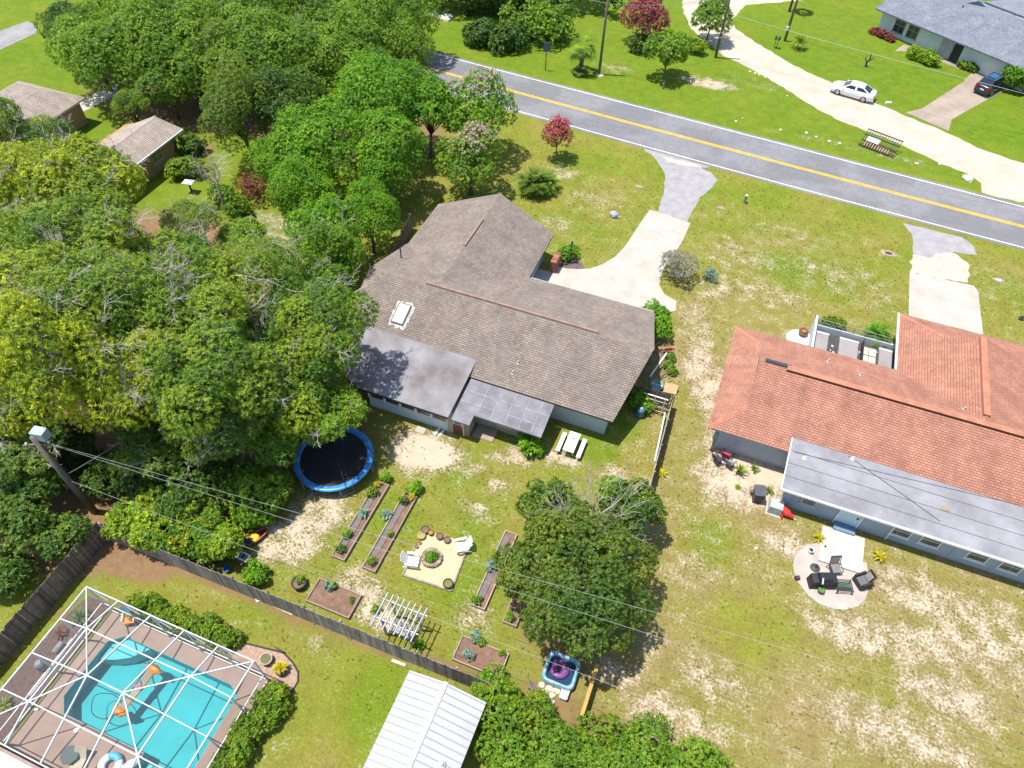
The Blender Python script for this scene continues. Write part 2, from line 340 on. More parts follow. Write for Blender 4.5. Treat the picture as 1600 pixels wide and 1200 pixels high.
fd = slab('far_driveway', [(14.20, 84.81), (15.84, 86.43), (20.44, 95.27), (22.14, 98.92), (25.82, 96.49), (25.15, 95.54), (18.96, 85.29), (18.63, 82.58)], .03, FCONC)
slab('front_path', [(17.52, 99.52), (18.11, 100.33), (22.14, 98.74), (20.64, 95.19), (20.37, 95.57), (21.26, 97.66)], .025, FCONC)
slab('front_step_pad', [(12.46, 100.01), (13.44, 102.34), (14.58, 102.09), (14.39, 100.69)], .025, FCONC)
slab('side_street', [(-91.04, 58.80), (-89.53, 60.24), (-88.66, 63.56), (-86.60, 63.11), (-85.16, 61.45), (-85.63, 56.47), (-86.26, 53.42)], .012, mat('old_asphalt', (.30, .29, .29), .9, .2, .6))
patio = slab('round_patio', [(9.52, 24.81), (9.52, 25.40), (9.70, 25.89), (10.12, 26.58), (10.92, 27.09), (12.79, 26.82), (13.70, 26.73), (13.88, 25.68), (13.89, 24.81), (13.75, 24.20), (13.39, 23.63), (12.74, 23.16), (12.11, 22.95), (11.27, 22.94), (10.61, 23.23), (9.95, 23.83), (9.66, 24.33)], .04, mat('worn_concrete', (.45, .40, .355), .9, .2, 1.1, 16, c2=(.34, .295, .255)))


# ------------------------------------------------------------------ roofs made of shingle courses
def shingle(name, c1, c2, slot, streak, mottle=.5):
    if name in MATS: return MATS[name]
    m, t, b = nodes(name); P = pos(t)
    uvn = N(t, 'ShaderNodeUVMap', uv_map='UVMap'); br = N(t, 'ShaderNodeTexBrick')
    L(t, uvn.outputs[0], br.inputs['Vector']); br.offset = .5
    br.inputs['Color1'].default_value = (*c1, 1); br.inputs['Color2'].default_value = (*c2, 1); br.inputs['Mortar'].default_value = (*slot, 1)
    br.inputs['Scale'].default_value = 1; br.inputs['Mortar Size'].default_value = .016; br.inputs['Mortar Smooth'].default_value = .3; br.inputs['Bias'].default_value = -.1
    br.inputs['Brick Width'].default_value = .25; br.inputs['Row Height'].default_value = .17
    f = ramp(t, noise(t, P, .5, 5, .65), [(.35, 0.), (.7, 1.)])
    mm = N(t, 'ShaderNodeMapping'); mm.inputs['Scale'].default_value = (1.6, .16, 1); L(t, uvn.outputs[0], mm.inputs[0])
    st = ramp(t, noise(t, mm.outputs[0], 1., 4, .6), [(.42, 0.), (.72, mottle)])
    col = mixc(t, st, br.outputs[0], streak)
    col = mixc(t, 1., col, ramp(t, noise(t, P, .7, 5, .65), [(.3, .78), (.7, 1.1)]), 'MULTIPLY')
    col = mixc(t, 1., col, ramp(t, noise(t, P, 26, 3, .6), [(.25, .82), (.75, 1.14)]), 'MULTIPLY')
    L(t, col, b.inputs['Base Color']); b.inputs['Roughness'].default_value = .93; b.inputs['Specular IOR Level'].default_value = .15
    bump(t, b, noise(t, P, 60, 3), .3, .01)
    MATS[name] = m; return m
BROWN = shingle('weathered_brown_shingles', (.285, .235, .198), (.195, .160, .135), (.090, .072, .060), (.165, .150, .138), .65)
SALMON = shingle('salmon_shingles', (.425, .215, .152), (.345, .16, .11), (.19, .075, .050), (.25, .120, .090), .6)
SLATE = shingle('slate_blue_shingles', (.265, .285, .335), (.19, .205, .255), (.10, .11, .13), (.165, .175, .205), .5)
TAUPE = shingle('taupe_shingles', (.44, .375, .325), (.36, .30, .255), (.14, .11, .09), (.22, .175, .145), .5)
CH = .17
def clipb(poly, b0, keep_above):
    out = []; n = len(poly)
    for i in range(n):
        p, q = poly[i], poly[(i+1) % n]; pi = (p[1] >= b0-1e-9) if keep_above else (p[1] <= b0+1e-9); qi = (q[1] >= b0-1e-9) if keep_above else (q[1] <= b0+1e-9)
        if pi: out.append(p)
        if pi != qi:
            k = (b0-p[1])/(q[1]-p[1]); out.append((lerp(p[0], q[0], k), b0))
    return out
def roof_plane(mb, poly, soffit=.14, under=None):
    """one slope laid in overlapping courses; the lower edge of each course stands proud"""
    P3 = [Vector(p) for p in poly]; n = Vector((0, 0, 0))
    for i in range(len(P3)):
        a, b_ = P3[i], P3[(i+1) % len(P3)]; n += a.cross(b_)
    n.normalize()
    if n.z < 0: n = -n
    e = Vector((0, 0, 1)).cross(n); e = e.normalized() if e.length > 1e-6 else Vector((1, 0, 0)); s = n.cross(e)
    o = min(P3, key=lambda p: p.dot(s)); q = [((p-o).dot(e), (p-o).dot(s)) for p in P3]
    top = max(p[1] for p in q); k = 0
    ar = sum(q[i][0]*q[(i+1) % len(q)][1]-q[(i+1) % len(q)][0]*q[i][1] for i in range(len(q)))
    if ar < 0: q = q[::-1]
    while k*CH < top-1e-6:
        b0, b1 = k*CH, min((k+1)*CH, top); c = clipb(clipb(q, b0, True), b1, False)
        if len(c) >= 3:
            lift = lambda bb: .016*(1-(bb-b0)/CH)+.004
            i0 = len(mb.v); mb.v += [tuple(o+e*a+s*bb+n*lift(bb)) for a, bb in c]
            mb.uv[len(mb.f)] = [(a, bb) for a, bb in c]; mb.f.append(tuple(range(i0, i0+len(c))))
            lo = [a for a, bb in c if abs(bb-b0) < 1e-6]
            if len(lo) >= 2:
                a0, a1 = min(lo), max(lo); i0 = len(mb.v)
                mb.v += [tuple(o+e*a0+s*b0+n*.02), tuple(o+e*a1+s*b0+n*.02), tuple(o+e*a1+s*b0-n*.004), tuple(o+e*a0+s*b0-n*.004)]
                mb.uv[len(mb.f)] = [(0, b0-.002)]*4; mb.f.append((i0+3, i0+2, i0+1, i0))
        k += 1
    if under is not None: under.slab3([tuple(p) for p in P3], soffit)
def ridge_cap(parent, p, q, mt, w=.34, name='ridge_cap'):
    p, q = Vector(p), Vector(q); d = (q-p); nseg = max(1, int(d.length/.5)); mb = MB(); u = d.normalized(); side = u.cross(Vector((0, 0, 1))).normalized()
    for i in range(nseg):
        a = p+d*(i/nseg); c = p+d*((i+1)/nseg); h0, h1 = .05, .035
        mb.add([a-side*w/2+Vector((0, 0, -.03)), a+Vector((0, 0, h0)), a+side*w/2+Vector((0, 0, -.03)), c-side*w/2+Vector((0, 0, -.045)), c+Vector((0, 0, h1)), c+side*w/2+Vector((0, 0, -.045))],
               [(0, 1, 4, 3), (1, 2, 5, 4), (0, 2, 1)])
    for i in range(len(mb.f)): mb.uv[i] = [(RNG.uniform(0, 9), .05)]*len(mb.f[i])
    return obj(name, mb, mt, parent)
def vent_pipe(roof, x, y, z, h=.4, r=.06, m_=None):
    v = obj('vent_pipe', MB().lathe([(r*2.2, -.06), (r*2.2, .02), (r, .06), (r, h), (r*.7, h)], (x, y, z), 10), m_ or mat('vent_metal', (.55, .56, .57), .5, metal=.4), roof); return v
def window(parent, c, w, h, facing, frame_m, glass_m, mull=1, name='window', rails=1):
    """framed window on a wall: c is the wall-face centre, facing a unit (x,y)"""
    fx, fy = facing; tx, ty = -fy, fx; cx_, cy_, cz = c; t_ = .07
    def blk(mb, a0, a1, z0, z1, d0, d1):
        pts = [(cx_+tx*a+fx*d, cy_+ty*a+fy*d) for a, d in ((a0, d0), (a1, d0), (a1, d1), (a0, d1))]; return mb.prism(pts, z0, z1)
    f = MB(); blk(f, -w/2, w/2, cz-h/2, cz-h/2+t_, -.02, .06); blk(f, -w/2, w/2, cz+h/2-t_, cz+h/2, -.02, .06)
    blk(f, -w/2, -w/2+t_, cz-h/2+t_, cz+h/2-t_, -.02, .058); blk(f, w/2-t_, w/2, cz-h/2+t_, cz+h/2-t_, -.02, .058)
    for i in range(mull): a = -w/2+w*(i+1)/(mull+1); blk(f, a-.022, a+.022, cz-h/2+t_, cz+h/2-t_, -.02, .045)
    if rails: blk(f, -w/2+t_, w/2-t_, cz-.025, cz+.025, -.02, .05)
    wo = obj(name, f, frame_m, parent)
    obj('pane', blk(MB(), -w/2+t_*.9, w/2-t_*.9, cz-h/2+t_*.9, cz+h/2-t_*.9, -.01, .02), glass_m, wo)
    s_ = MB(); blk(s_, -w/2-.06, w/2+.06, cz-h/2-.07, cz-h/2-.002, -.02, .11); obj('sill', s_, frame_m, wo); return wo

WHITE = mat('white_trim', (.76, .77, .77), .6, .1); CREAM = mat('tan_siding', (.42, .365, .27), .8, .15, 2.)
BLUEW = mat('pale_blue_wall', (.52, .60, .64), .85, .1, 1.2); ROLLED = mat('grey_roll_roofing', (.245, .24, .262), .85, .3, .8, 24, c2=(.135, .13, .145))
DARK = mat('dark_trim', (.045, .045, .05), .7); GL = glass('window_glass'); GUTTER = mat('gutter_white', (.74, .76, .78), .45, .08)
PINK = mat('pink_ridge_vent', (.31, .20, .172), .8, .2, 2.)

# ================================================================== brown house
BH = T('brown_house', 'ranch house with weathered brown shingle roof and two low grey back roofs', 'house', -14, 35)
ER, RZ, RY_, Y0, Y1 = 2.6, 4.55, 34.8, 29.2, 40.4; XL, XR = -24.2, -3.5; WX, WZ = -18.85, 4.40
VA = (WX, 35.23, WZ)
rb = MB(); un = MB()
roof_plane(rb, [(XL, RY_, RZ), (-2.45, RY_, RZ), (XR, Y0, ER), (XL, Y0, ER)], under=un)
roof_plane(rb, [(WX, RY_, RZ), (-2.45, RY_, RZ), (XR, Y1, ER), (-13.57, Y1, ER), VA], under=un)
roof_plane(rb, [(XL, RY_, RZ), (WX, RY_, RZ), VA, (-24.13, Y1, ER), (XL, Y1, ER)], under=un)
roof_plane(rb, [VA, (-13.57, Y1, ER), (-13.55, 46.25, ER), (WX, 47.4, WZ)], under=un)
roof_plane(rb, [VA, (-24.13, Y1, ER), (-24.15, 46.25, ER), (WX, 47.4, WZ)], under=un)
BCAP = mat('brown_caps', (.27, .215, .172), .9, .2, 2.)
roof = obj('roof', rb, BROWN, BH)
un.v = [(x, y, z-.012) for x, y, z in un.v]
obj('soffit', un, mat('brown_fascia', (.12, .10, .085), .8), roof)
ridge_cap(roof, (XL, RY_, RZ), (-19.6, RY_, RZ), BCAP); ridge_cap(roof, (-6.3, RY_, RZ), (-2.45, RY_, RZ), BCAP); ridge_cap(roof, (WX, 43.6, WZ), (WX, 47.4, WZ), BCAP); ridge_cap(roof, (WX, 35.3, WZ), (WX, 39.9, WZ), BCAP)
obj('ridge_vent', MB().box(-19.6, RY_-.10, RZ-.02, -6.4, RY_+.10, RZ+.10), PINK, roof); obj('ridge_vent', MB().box(WX-.10, 39.95, WZ-.02, WX+.10, 43.5, WZ+.10), PINK, roof)
KB = .348
for x, y, z in ((-10.89, 31.08, 3.255), (-11.00, 30.29, 2.978)): vent_pipe(roof, x, y, z, .28, .05)
vent_pipe(roof, -23.2, 37.6, RZ-.348*2.8, 1.9, .05, DARK); vent_pipe(roof, -22.9, 36.4, RZ-.348*1.6, .25, .05)
# skylight: dome on a curb with a ragged smear of tar and lime round it
sx, sy, sz = -20.32, 31.97, 3.564
def onb(x, y, dz=0): return (x, y, ER+.348*(y-Y0)+dz)
r = random.Random(5); ring = []; 
for i in range(40):
    a = 2*math.pi*i/40; k = 1/max(abs(math.cos(a))/.80, abs(math.sin(a))/1.12); k *= r.uniform(.76, .98); ring.append((sx+k*math.cos(a), sy+k*math.sin(a)))
sk = obj('skylight', MB().add([onb(sx-.48, sy-.78, 0), onb(sx+.48, sy-.78, 0), onb(sx+.48, sy+.78, 0), onb(sx-.48, sy+.78, 0), onb(sx-.48, sy-.78, .16), onb(sx+.48, sy-.78, .16), onb(sx+.48, sy+.78, .16), onb(sx-.48, sy+.78, .16)],
     [(0, 1, 5, 4), (1, 2, 6, 5), (2, 3, 7, 6), (3, 0, 4, 7), (4, 5, 6, 7)]), mat('tar_grey', (.20, .20, .20), .8, .4, 8), roof)
obj('flashing_smear', MB().add([onb(x, y, .030) for x, y in ring], [tuple(range(40))]), mat('lime_smear', (.62, .61, .58), .9, .5, 5., 30, c2=(.22, .21, .20)), roof)
dm = MB(); gx = 6
for j in range(gx+1):
    for i in range(gx+1):
        a, c = i/gx*2-1, j/gx*2-1; dm.v.append(onb(sx+a*.40, sy+c*.70, .165+.13*(1-a*a)*(1-c*c)))
dm.f = [(j*(gx+1)+i, j*(gx+1)+i+1, (j+1)*(gx+1)+i+1, (j+1)*(gx+1)+i) for j in range(gx) for i in range(gx)]
obj('dome', dm, mat('ivory_acrylic', (.72, .70, .50), .25, .08, 2., spec=.5, bstr=0), sk, smooth=True)
# walls
wm = MB(); wm.box(-23.7, 29.95, 0, -4.0, 39.8, 2.58); wm.add([(-4.0, 29.95, 2.58), (-4.0, 39.8, 2.58), (-4.0, 34.8, 4.36)], [(0, 1, 2)])
wm.box(-23.6, 39.75, 0, -14.2, 45.7, 2.59); wm.add([(-23.6, 45.7, 2.59), (-14.2, 45.7, 2.59), (-18.85, 45.7, 4.25)], [(0, 2, 1)])
obj('wall', wm, BLUEW, BH)
obj('gutter', MB().box(-13.4, 40.42, 2.44, -3.6, 40.54, 2.57), mat('gutter_grey', (.40, .39, .38), .6), BH)
obj('gutter', MB().box(-24.33, 34.9, 2.44, -24.21, 40.3, 2.57), MATS['gutter_grey'], BH)
# screened porch with low roof
pz = lambda y: 2.35+(y-25.6)*.1444
porch = obj('porch_roof', MB().slab3([(-20.45, 25.6, pz(25.6)), (-13.75, 25.6, pz(25.6)), (-13.75, 30.5, pz(30.5)), (-22.4, 30.5, pz(30.5)), (-22.4, 26.6, pz(26.6))], .16), mat('silver_roll_roofing', (.275, .27, .29), .8, .3, .4, 20, c2=(.14, .12, .112)), BH)
pw = obj('porch_wall', MB().box(-20.1, 26.1, 0, -14.05, 26.2, 1.05).box(-20.1, 26.1, 2.0, -14.05, 26.2, 2.28).box(-20.1, 26.2, 0, -20.0, 29.9, 2.2).box(-14.15, 26.2, 0, -14.05, 29.9, 2.2), BLUEW, BH)
for i in range(6): obj('porch_post', MB().box(-20.13+i*1.195, 26.06, 1.0, -19.97+i*1.195, 26.24, 2.3), WHITE, pw)
for i in range(5): obj('screen_pane', MB().box(-19.97+i*1.195, 26.13, 1.05, -18.94+i*1.195, 26.16, 2.0), glass('porch_glass', (.05, .06, .045)), pw)
obj('fascia', MB().box(-20.47, 25.56, 2.17, -13.74, 25.595, 2.345), DARK, BH)
# board sided back room with door and window
az = lambda y: 2.08+(y-26.6)*.155
obj('back_room_roof', MB().slab3([(-13.68, 25.8, az(25.8)), (-12.3, 25.8, az(25.8)), (-12.3, 26.6, az(26.6)), (-7.55, 26.6, az(26.6)), (-7.55, 29.18, az(29.18)), (-13.68, 29.18, az(29.18))], .14), ROLLED, BH)
for y in (27.4, 28.25): obj('roof_lap', MB().bar((-13.66, y, az(y)+.004), (-7.57, y, az(y)+.004), .06, .012), mat('pale_lap', (.36, .36, .375), .85, .3, 3.), BH)
for x in (-12.2, -11.2, -10.2, -9.2, -8.3): obj('roof_lap', MB().bar((x, 26.7, az(26.7)+.005), (x, 29.1, az(29.1)+.005), .05, .012), MATS['pale_lap'], BH)
bw = obj('back_room_wall', MB().box(-13.95, 26.22, 0, -12.55, 29.9, 1.98).box(-12.55, 27.5, 0, -8.0, 29.9, 2.1).box(-14.05, 26.05, 0, -13.75, 26.3, 2.2), CREAM, BH)
for i in range(22):
    x = -12.45+i*.205
    if not (-10.95 < x < -9.95): obj('batten', MB().box(x, 27.465, .05, x+.035, 27.498, 2.08), CREAM, bw)
for i in range(4): obj('batten', MB().box(-12.85+i*.09, 26.19, .05, -12.82+i*.09, 26.218, 1.96), CREAM, bw)
dr = obj('door', MB().box(-13.7, 26.14, .08, -12.95, 26.2, 1.95), mat('red_brown_door', (.21, .065, .04), .6, .15), BH)
obj('door_frame', MB().box(-13.76, 26.12, 0, -13.7, 26.215, 2.0).box(-12.95, 26.12, 0, -12.89, 26.215, 2.0), WHITE, dr)
obj('pane', MB().box(-13.58, 26.10, 1.18, -13.07, 26.15, 1.68), GL, dr); obj('pane_frame', MB().box(-13.66, 26.115, 1.1, -12.99, 26.138, 1.76), WHITE, dr); obj('handle', MB().box(-13.06, 26.06, .95, -13.0, 26.14, 1.05), MATS['vent_metal'], dr)
window(BH, (-10.45, 27.5, 1.35), .95, 1.1, (0, -1), BLUEW, glass('pale_glass', (.10, .15, .16)), 0)
window(BH, (-4.0, 37.2, 1.5), 1.3, 1.1, (1, 0), WHITE, GL, 1); window(BH, (-16.5, 45.7, 1.4), 1.6, 1.2, (0, 1), WHITE, GL, 1); window(BH, (-21.2, 45.7, 1.4), 1.6, 1.2, (0, 1), WHITE, GL, 1)
gd = obj('garage_door', MB().box(-11.8, 39.8, .05, -6.9, 39.86, 2.2), WHITE, BH)
for k in range(4): obj('door_panel', MB().box(-11.7, 39.86, .12+k*.52, -7.0, 39.885, .56+k*.52), WHITE, gd)
obj('front_door', MB().box(-13.4, 39.8, .05, -12.5, 39.87, 2.1), MATS['red_brown_door'], BH)

# ================================================================== salmon roofed house
RH = T('salmon_house', 'long blue-grey house with salmon shingle hip roof and flat grey rear roof', 'house', 15, 35)
S = .43; rb = MB(); un = MB(); EX, EY0, EY1, RYm, RZm = 2.45, 31.2, 41.3, 36.25, 4.772; GXa = 4.40; gz = ER+S*(GXa-EX); gy0, gy1 = EY0+(GXa-EX), EY1-(GXa-EX)
FW0, FW1, FR = 13.85, 23.35, 18.6; FZ = ER+S*(FR-FW0); FY = 47.5; gfy = FY-2.6; gfz = ER+S*2.6; XE = 31.
roof_plane(rb, [(EX, EY0, ER), (EX, EY1, ER), (GXa+.25, gy1-.25, gz+S*.25), (GXa+.25, gy0+.25, gz+S*.25)], under=un)
roof_plane(rb, [(EX, EY0, ER), (XE, EY0, ER), (XE, RYm, RZm), (GXa, RYm, RZm), (GXa, gy0, gz)], under=un)
ay = EY1-(FZ-ER)/S       # where the wing ridge dies into the front slope
roof_plane(rb, [(EX, EY1, ER), (GXa, gy1, gz), (GXa, RYm, RZm), (FR, RYm, RZm), (FR, ay, FZ), (FW0, EY1, ER)], under=un)
roof_plane(rb, [(FR, RYm, RZm), (XE, RYm, RZm), (XE, EY1, ER), (FW1, EY1, ER), (FR, ay, FZ)], under=un)
roof_plane(rb, [(FW0, EY1, ER), (FR, ay, FZ), (FR, gfy, FZ), (FW0+2.6, gfy, gfz), (FW0, FY, ER)], under=un)
roof_plane(rb, [(FW1, EY1, ER), (FR, ay, FZ), (FR, gfy, FZ), (FW1-2.6, gfy, gfz), (FW1, FY, ER)], under=un)
roof_plane(rb, [(FW0, FY, ER), (FW1, FY, ER), (FW1-2.85, gfy-.25, gfz+S*.25), (FW0+2.85, gfy-.25, gfz+S*.25)], under=un)
roof = obj('roof', rb, SALMON, RH); un.v = [(x, y, z-.012) for x, y, z in un.v]; obj('soffit', un, mat('grey_fascia', (.36, .38, .40), .7), roof)
CAPS = mat('salmon_caps', (.47, .20, .125), .9, .2, 2.)
for p, q in (((EX, EY0, ER), (GXa, gy0, gz)), ((EX, EY1, ER), (GXa, gy1, gz)), ((FW0, FY, ER), (FW0+2.6, gfy, gfz)), ((FW1, FY, ER), (FW1-2.6, gfy, gfz))): ridge_cap(roof, p, q, CAPS, .36, 'hip_cap')
obj('gablet', MB().add([(GXa+.06, gy0, gz), (GXa+.06, gy1, gz), (GXa+.06, RYm, RZm-.05)], [(0, 2, 1)]), mat('gablet_grey', (.30, .30, .31), .8), roof)
obj('gablet', MB().add([(FW0+2.6, gfy-.06, gfz), (FW1-2.6, gfy-.06, gfz), (FR, gfy-.06, FZ-.05)], [(0, 1, 2)]), MATS['gablet_grey'], roof)
rv = obj('ridge_vent', MB().bar((6.2, RYm, RZm+.05), (XE, RYm, RZm+.05), .42, .12), CAPS, roof); obj('ridge_vent', MB().bar((FR, ay+.6, FZ+.06), (FR, gfy-.3, FZ+.06), .42, .12), CAPS, roof)
obj('ridge_vent_edge', MB().box(6.2, RYm-.225, RZm-.06, XE, RYm-.212, RZm+.10), mat('vent_gap', (.10, .045, .03), .9), rv)
obj('solar_vent', MB().add([(4.75, RYm+.02, RZm+.03), (6.5, RYm+.02, RZm+.03), (6.5, RYm+.42, RZm-.13), (4.75, RYm+.42, RZm-.13), (4.75, RYm+.02, RZm+.12), (6.5, RYm+.02, RZm+.12), (6.5, RYm+.42, RZm-.02), (4.75, RYm+.42, RZm-.02)],
    [(4, 5, 6, 7), (0, 1, 5, 4), (1, 2, 6, 5), (2, 3, 7, 6), (3, 0, 4, 7)]), mat('solar_blue', (.035, .05, .075), .25, .4, 9., spec=.6), roof)
for x, y, z in ((9.02, 39.39, 3.422), (11.14, 38.61, 3.756), (17.48, 37.66, 4.159)): vent_pipe(roof, x, y, z, .22, .06)
# flat grey back roof with white gutter edge
fz = lambda y: 2.35+(y-28.45)*.178
fr = obj('flat_roof', MB().slab3([(7.65, 28.45, fz(28.45)), (XE, 28.45, fz(28.45)), (XE, 32.12, fz(32.12)), (7.65, 32.12, fz(32.12))], .18), mat('pale_roll_roofing', (.30, .298, .325), .8, .3, .5, 22, c2=(.185, .178, .195)), RH)
for k in range(1, 4): y = 28.45+k*.92; obj('roof_seam', MB().bar((7.68, y, fz(y)+.003), (XE, y, fz(y)+.003), .035, .012), mat('tar_seam', (.10, .10, .11), .8), fr)
obj('gutter', MB().box(7.55, 28.32, 2.22, XE, 28.44, 2.37), GUTTER, RH); obj('drip_edge', MB().bar((7.62, 28.4, 2.36), (7.62, 32.1, 3.01), .06, .08), GUTTER, RH)
obj('drip_edge', MB().box(13.70, 41.35, 2.48, 13.83, 47.52, 2.62), GUTTER, RH)
for x, y, z in ((8.59, 30.92, 2.790), (11.39, 31.89, 2.962)): vent_pipe(fr, x, y, z, .2, .06, WHITE)
obj('roof_patch', MB().cbox((16.99, 30.45, 2.720), (.45, .28, .02), .3), mat('tan_patch', (.36, .25, .14), .9), fr)
HW = mat('blue_grey_wall', (.34, .42, .49), .85, .1, 1.); 
wm = MB(); wm.box(3.3, 31.85, 0, XE, 40.6, 2.58); wm.box(14.6, 40.6, 0, 22.7, 46.8, 2.58); obj('wall', wm, mat('pale_grey_wall', (.44, .48, .53), .85, .1), RH)
bw = obj('rear_wall', MB().box(8.2, 28.95, 0, XE, 31.9, 2.2), HW, RH)
for px in ((15.52, 28.96), (17.22, 29.08), (19.88, 29.24), (21.70, 29.38)): window(RH, (px[0]-.35, 28.95, 1.25), 1.15, 1.05, (0, -1), WHITE, GL, 0)
window(RH, (9.6, 28.95, 1.35), .9, .9, (0, -1), BLUEW, glass('green_glass', (.08, .14, .13)), 0, rails=0)
dr = obj('door', MB().box(11.55, 28.87, .25, 12.75, 28.95, 2.15), mat('pale_blue_door', (.50, .66, .74), .5, .06), RH); obj('handle', MB().box(12.55, 28.80, 1.1, 12.63, 28.87, 1.25), DARK, dr)
obj('door_frame', MB().box(12.76, 28.84, .0, 12.86, 28.95, 2.2).box(11.44, 28.84, 0, 11.54, 28.95, 2.2), WHITE, dr)
st = obj('door_step', MB().box(11.5, 28.25, 0, 12.8, 28.86, .28), mat('blue_step', (.16, .24, .33), .7), RH)
obj('downpipe', MB().box(14.62, 28.86, 0, 14.70, 28.94, 2.3), WHITE, RH)
for i in range(6):
    x = 8.6+i*3.2
    obj('batten', MB().box(x, 28.925, .02, x+.03, 28.948, 2.18), HW, bw)

# ================================================================== slate roofed house across the road
a0 = Vector((10.03, 105.55, 0)); a1 = Vector((22.47, 97.86, 0)); dx = (a1-a0).normalized(); ang = math.atan2(dx.y, dx.x); nrm = Vector((-dx.y, dx.x, 0))
FH = T('slate_house', 'white bungalow with slate blue shingle roof and dark blue garage door', 'house', a0.x, a0.y, 0, ang)
def fh(a, b_, z): p = a0+dx*a+nrm*b_; return (p.x, p.y, z)
LEN = 30
rb = MB(); un = MB()
roof_plane(rb, [fh(-.8, -.9, 2.55), fh(LEN, -.9, 2.55), fh(LEN, 6.0, 4.7), fh(-.8, 6.0, 4.7)], under=un)
roof_plane(rb, [fh(-.8, 12.9, 2.55), fh(LEN, 12.9, 2.55), fh(LEN, 6.0, 4.7), fh(-.8, 6.0, 4.7)], under=un)
roof_plane(rb, [fh(8.5, 17.9, 2.75), fh(8.5, 6.5, 4.75), fh(15, 6.5, 4.75), fh(15, 17.9, 2.75)], under=un)
roof = obj('roof', rb, SLATE, FH); un.v = [(x, y, z-.012) for x, y, z in un.v]; obj('soffit', un, mat('blue_fascia', (.13, .20, .25), .6), roof)
ridge_cap(roof, fh(-.8, 6, 4.7), fh(LEN, 6, 4.7), SLATE)
obj('lean_to_roof', MB().slab3([fh(14.5, 7.2, 4.9), fh(LEN, 7.2, 4.9), fh(LEN, 14, 4.6), fh(14.5, 14, 4.6)], .15), mat('bright_metal', (.62, .60, .57), .6, .1), roof)
obj('turbine_vent', MB().add([fh(7.1, 5.1, 4.45), fh(9.2, 5.6, 4.62), fh(8.3, 6.2, 4.75), fh(8.2, 5.4, 5.0)], [(0, 1, 3), (1, 2, 3), (2, 0, 3)]), mat('teal_vent', (.06, .12, .16), .5), roof)
vent_pipe(roof, *fh(7.2, 4.3, 4.1), .3, .08, DARK); vent_pipe(roof, *fh(11.6, 4.6, 4.2), .35, .05)
FW = mat('white_block_wall', (.62, .68, .66), .85, .08, 1.)
wl = MB(); wl.prism([fh(0, 0, 0)[:2], fh(LEN, 0, 0)[:2], fh(LEN, 12, 0)[:2], fh(0, 12, 0)[:2]], 0, 2.5); wl.add([fh(0, 0, 2.5), fh(0, 12, 2.5), fh(0, 6, 4.5)], [(0, 2, 1)]); obj('wall', wl, FW, FH)
fc = (-nrm.x, -nrm.y)
for a in (2.7, 4.6): window(FH, (*fh(a, 0, 0)[:2], 1.45), 1.5, 1.75, fc, mat('grey_frame', (.35, .38, .36), .6), GL, 1, rails=2)
dr = obj('front_door', MB().prism([fh(10.1, -.06, 0)[:2], fh(11.2, -.06, 0)[:2], fh(11.2, .02, 0)[:2], fh(10.1, .02, 0)[:2]], .05, 2.2), mat('black_door', (.03, .035, .04), .5), FH)
obj('shade_panel', MB().prism([fh(8.5, -.10, 0)[:2], fh(10.0, -.10, 0)[:2], fh(10.0, .02, 0)[:2], fh(8.5, .02, 0)[:2]], .05, 2.3), mat('mauve_panel', (.45, .44, .47), .8), FH)
gd = obj('garage_door', MB().prism([fh(19.6, -.07, 0)[:2], fh(24.6, -.07, 0)[:2], fh(24.6, .02, 0)[:2], fh(19.6, .02, 0)[:2]], .03, 2.2), mat('navy_door', (.055, .085, .13), .5), FH)
for k in range(4): obj('door_panel', MB().prism([fh(19.8, -.10, 0)[:2], fh(24.4, -.10, 0)[:2], fh(24.4, -.07, 0)[:2], fh(19.8, -.07, 0)[:2]], .1+k*.53, .52+k*.53), MATS['navy_door'], gd)
sx, sy, sz = fh(26.6, -.02, 0)
window(FH, (*fh(27, 0, 0)[:2], 1.4), 1.6, 1.3, fc, WHITE, GL, 1)

# ================================================================== tan house among the oaks
TH = T('tan_house', 'small tan house with taupe gable roof among the oaks', 'house', -54.3, 42)
rb = MB(); un = MB(); ym = 33.
roof_plane(rb, [(-51.9, 47.5, 2.6), (-54.3, 47.0, 3.6), (-54.3, ym, 3.6), (-51.9, ym, 2.6)], under=un)
roof_plane(rb, [(-58.2, 45.9, 2.0), (-54.3, 47.0, 3.6), (-54.3, ym, 3.6), (-58.2, ym, 2.0)], under=un)
roof = obj('roof', rb, TAUPE, TH); un.v = [(x, y, z-.012) for x, y, z in un.v]; obj('soffit', un, WHITE, roof); ridge_cap(roof, (-54.3, 47, 3.6), (-54.3, ym, 3.6), TAUPE)
obj('wall', MB().box(-57.6, ym+.5, 0, -52.5, 46.7, 2.42).add([(-52.5, 46.7, 2.42), (-57.6, 46.7, 2.1), (-54.3, 46.7, 3.4)], [(0, 1, 2)]), mat('tan_stucco', (.42, .27, .155), .85, .12, 1.5), TH)
window(TH, (-52.5, 44.0, 1.55), 1.4, 1.1, (1, 0), mat('sage_frame', (.45, .50, .45), .6), GL, 1)
obj('gutter', MB().box(-51.88, ym, 2.44, -51.78, 47.5, 2.58), WHITE, TH)
TH2 = T('tan_garage', 'taupe hip roofed garage at the left edge beside the oaks', 'garage', -69, 45)
rb = MB(); un = MB()
roof_plane(rb, [(-64.4, 48.4, 2.6), (-64.4, 40, 2.6), (-67.2, 40, 3.9), (-67.2, 46.2, 3.9)], under=un); roof_plane(rb, [(-64.4, 48.4, 2.6), (-67.2, 46.2, 3.9), (-70.2, 46.2, 3.9), (-73, 48.4, 2.6)], under=un)
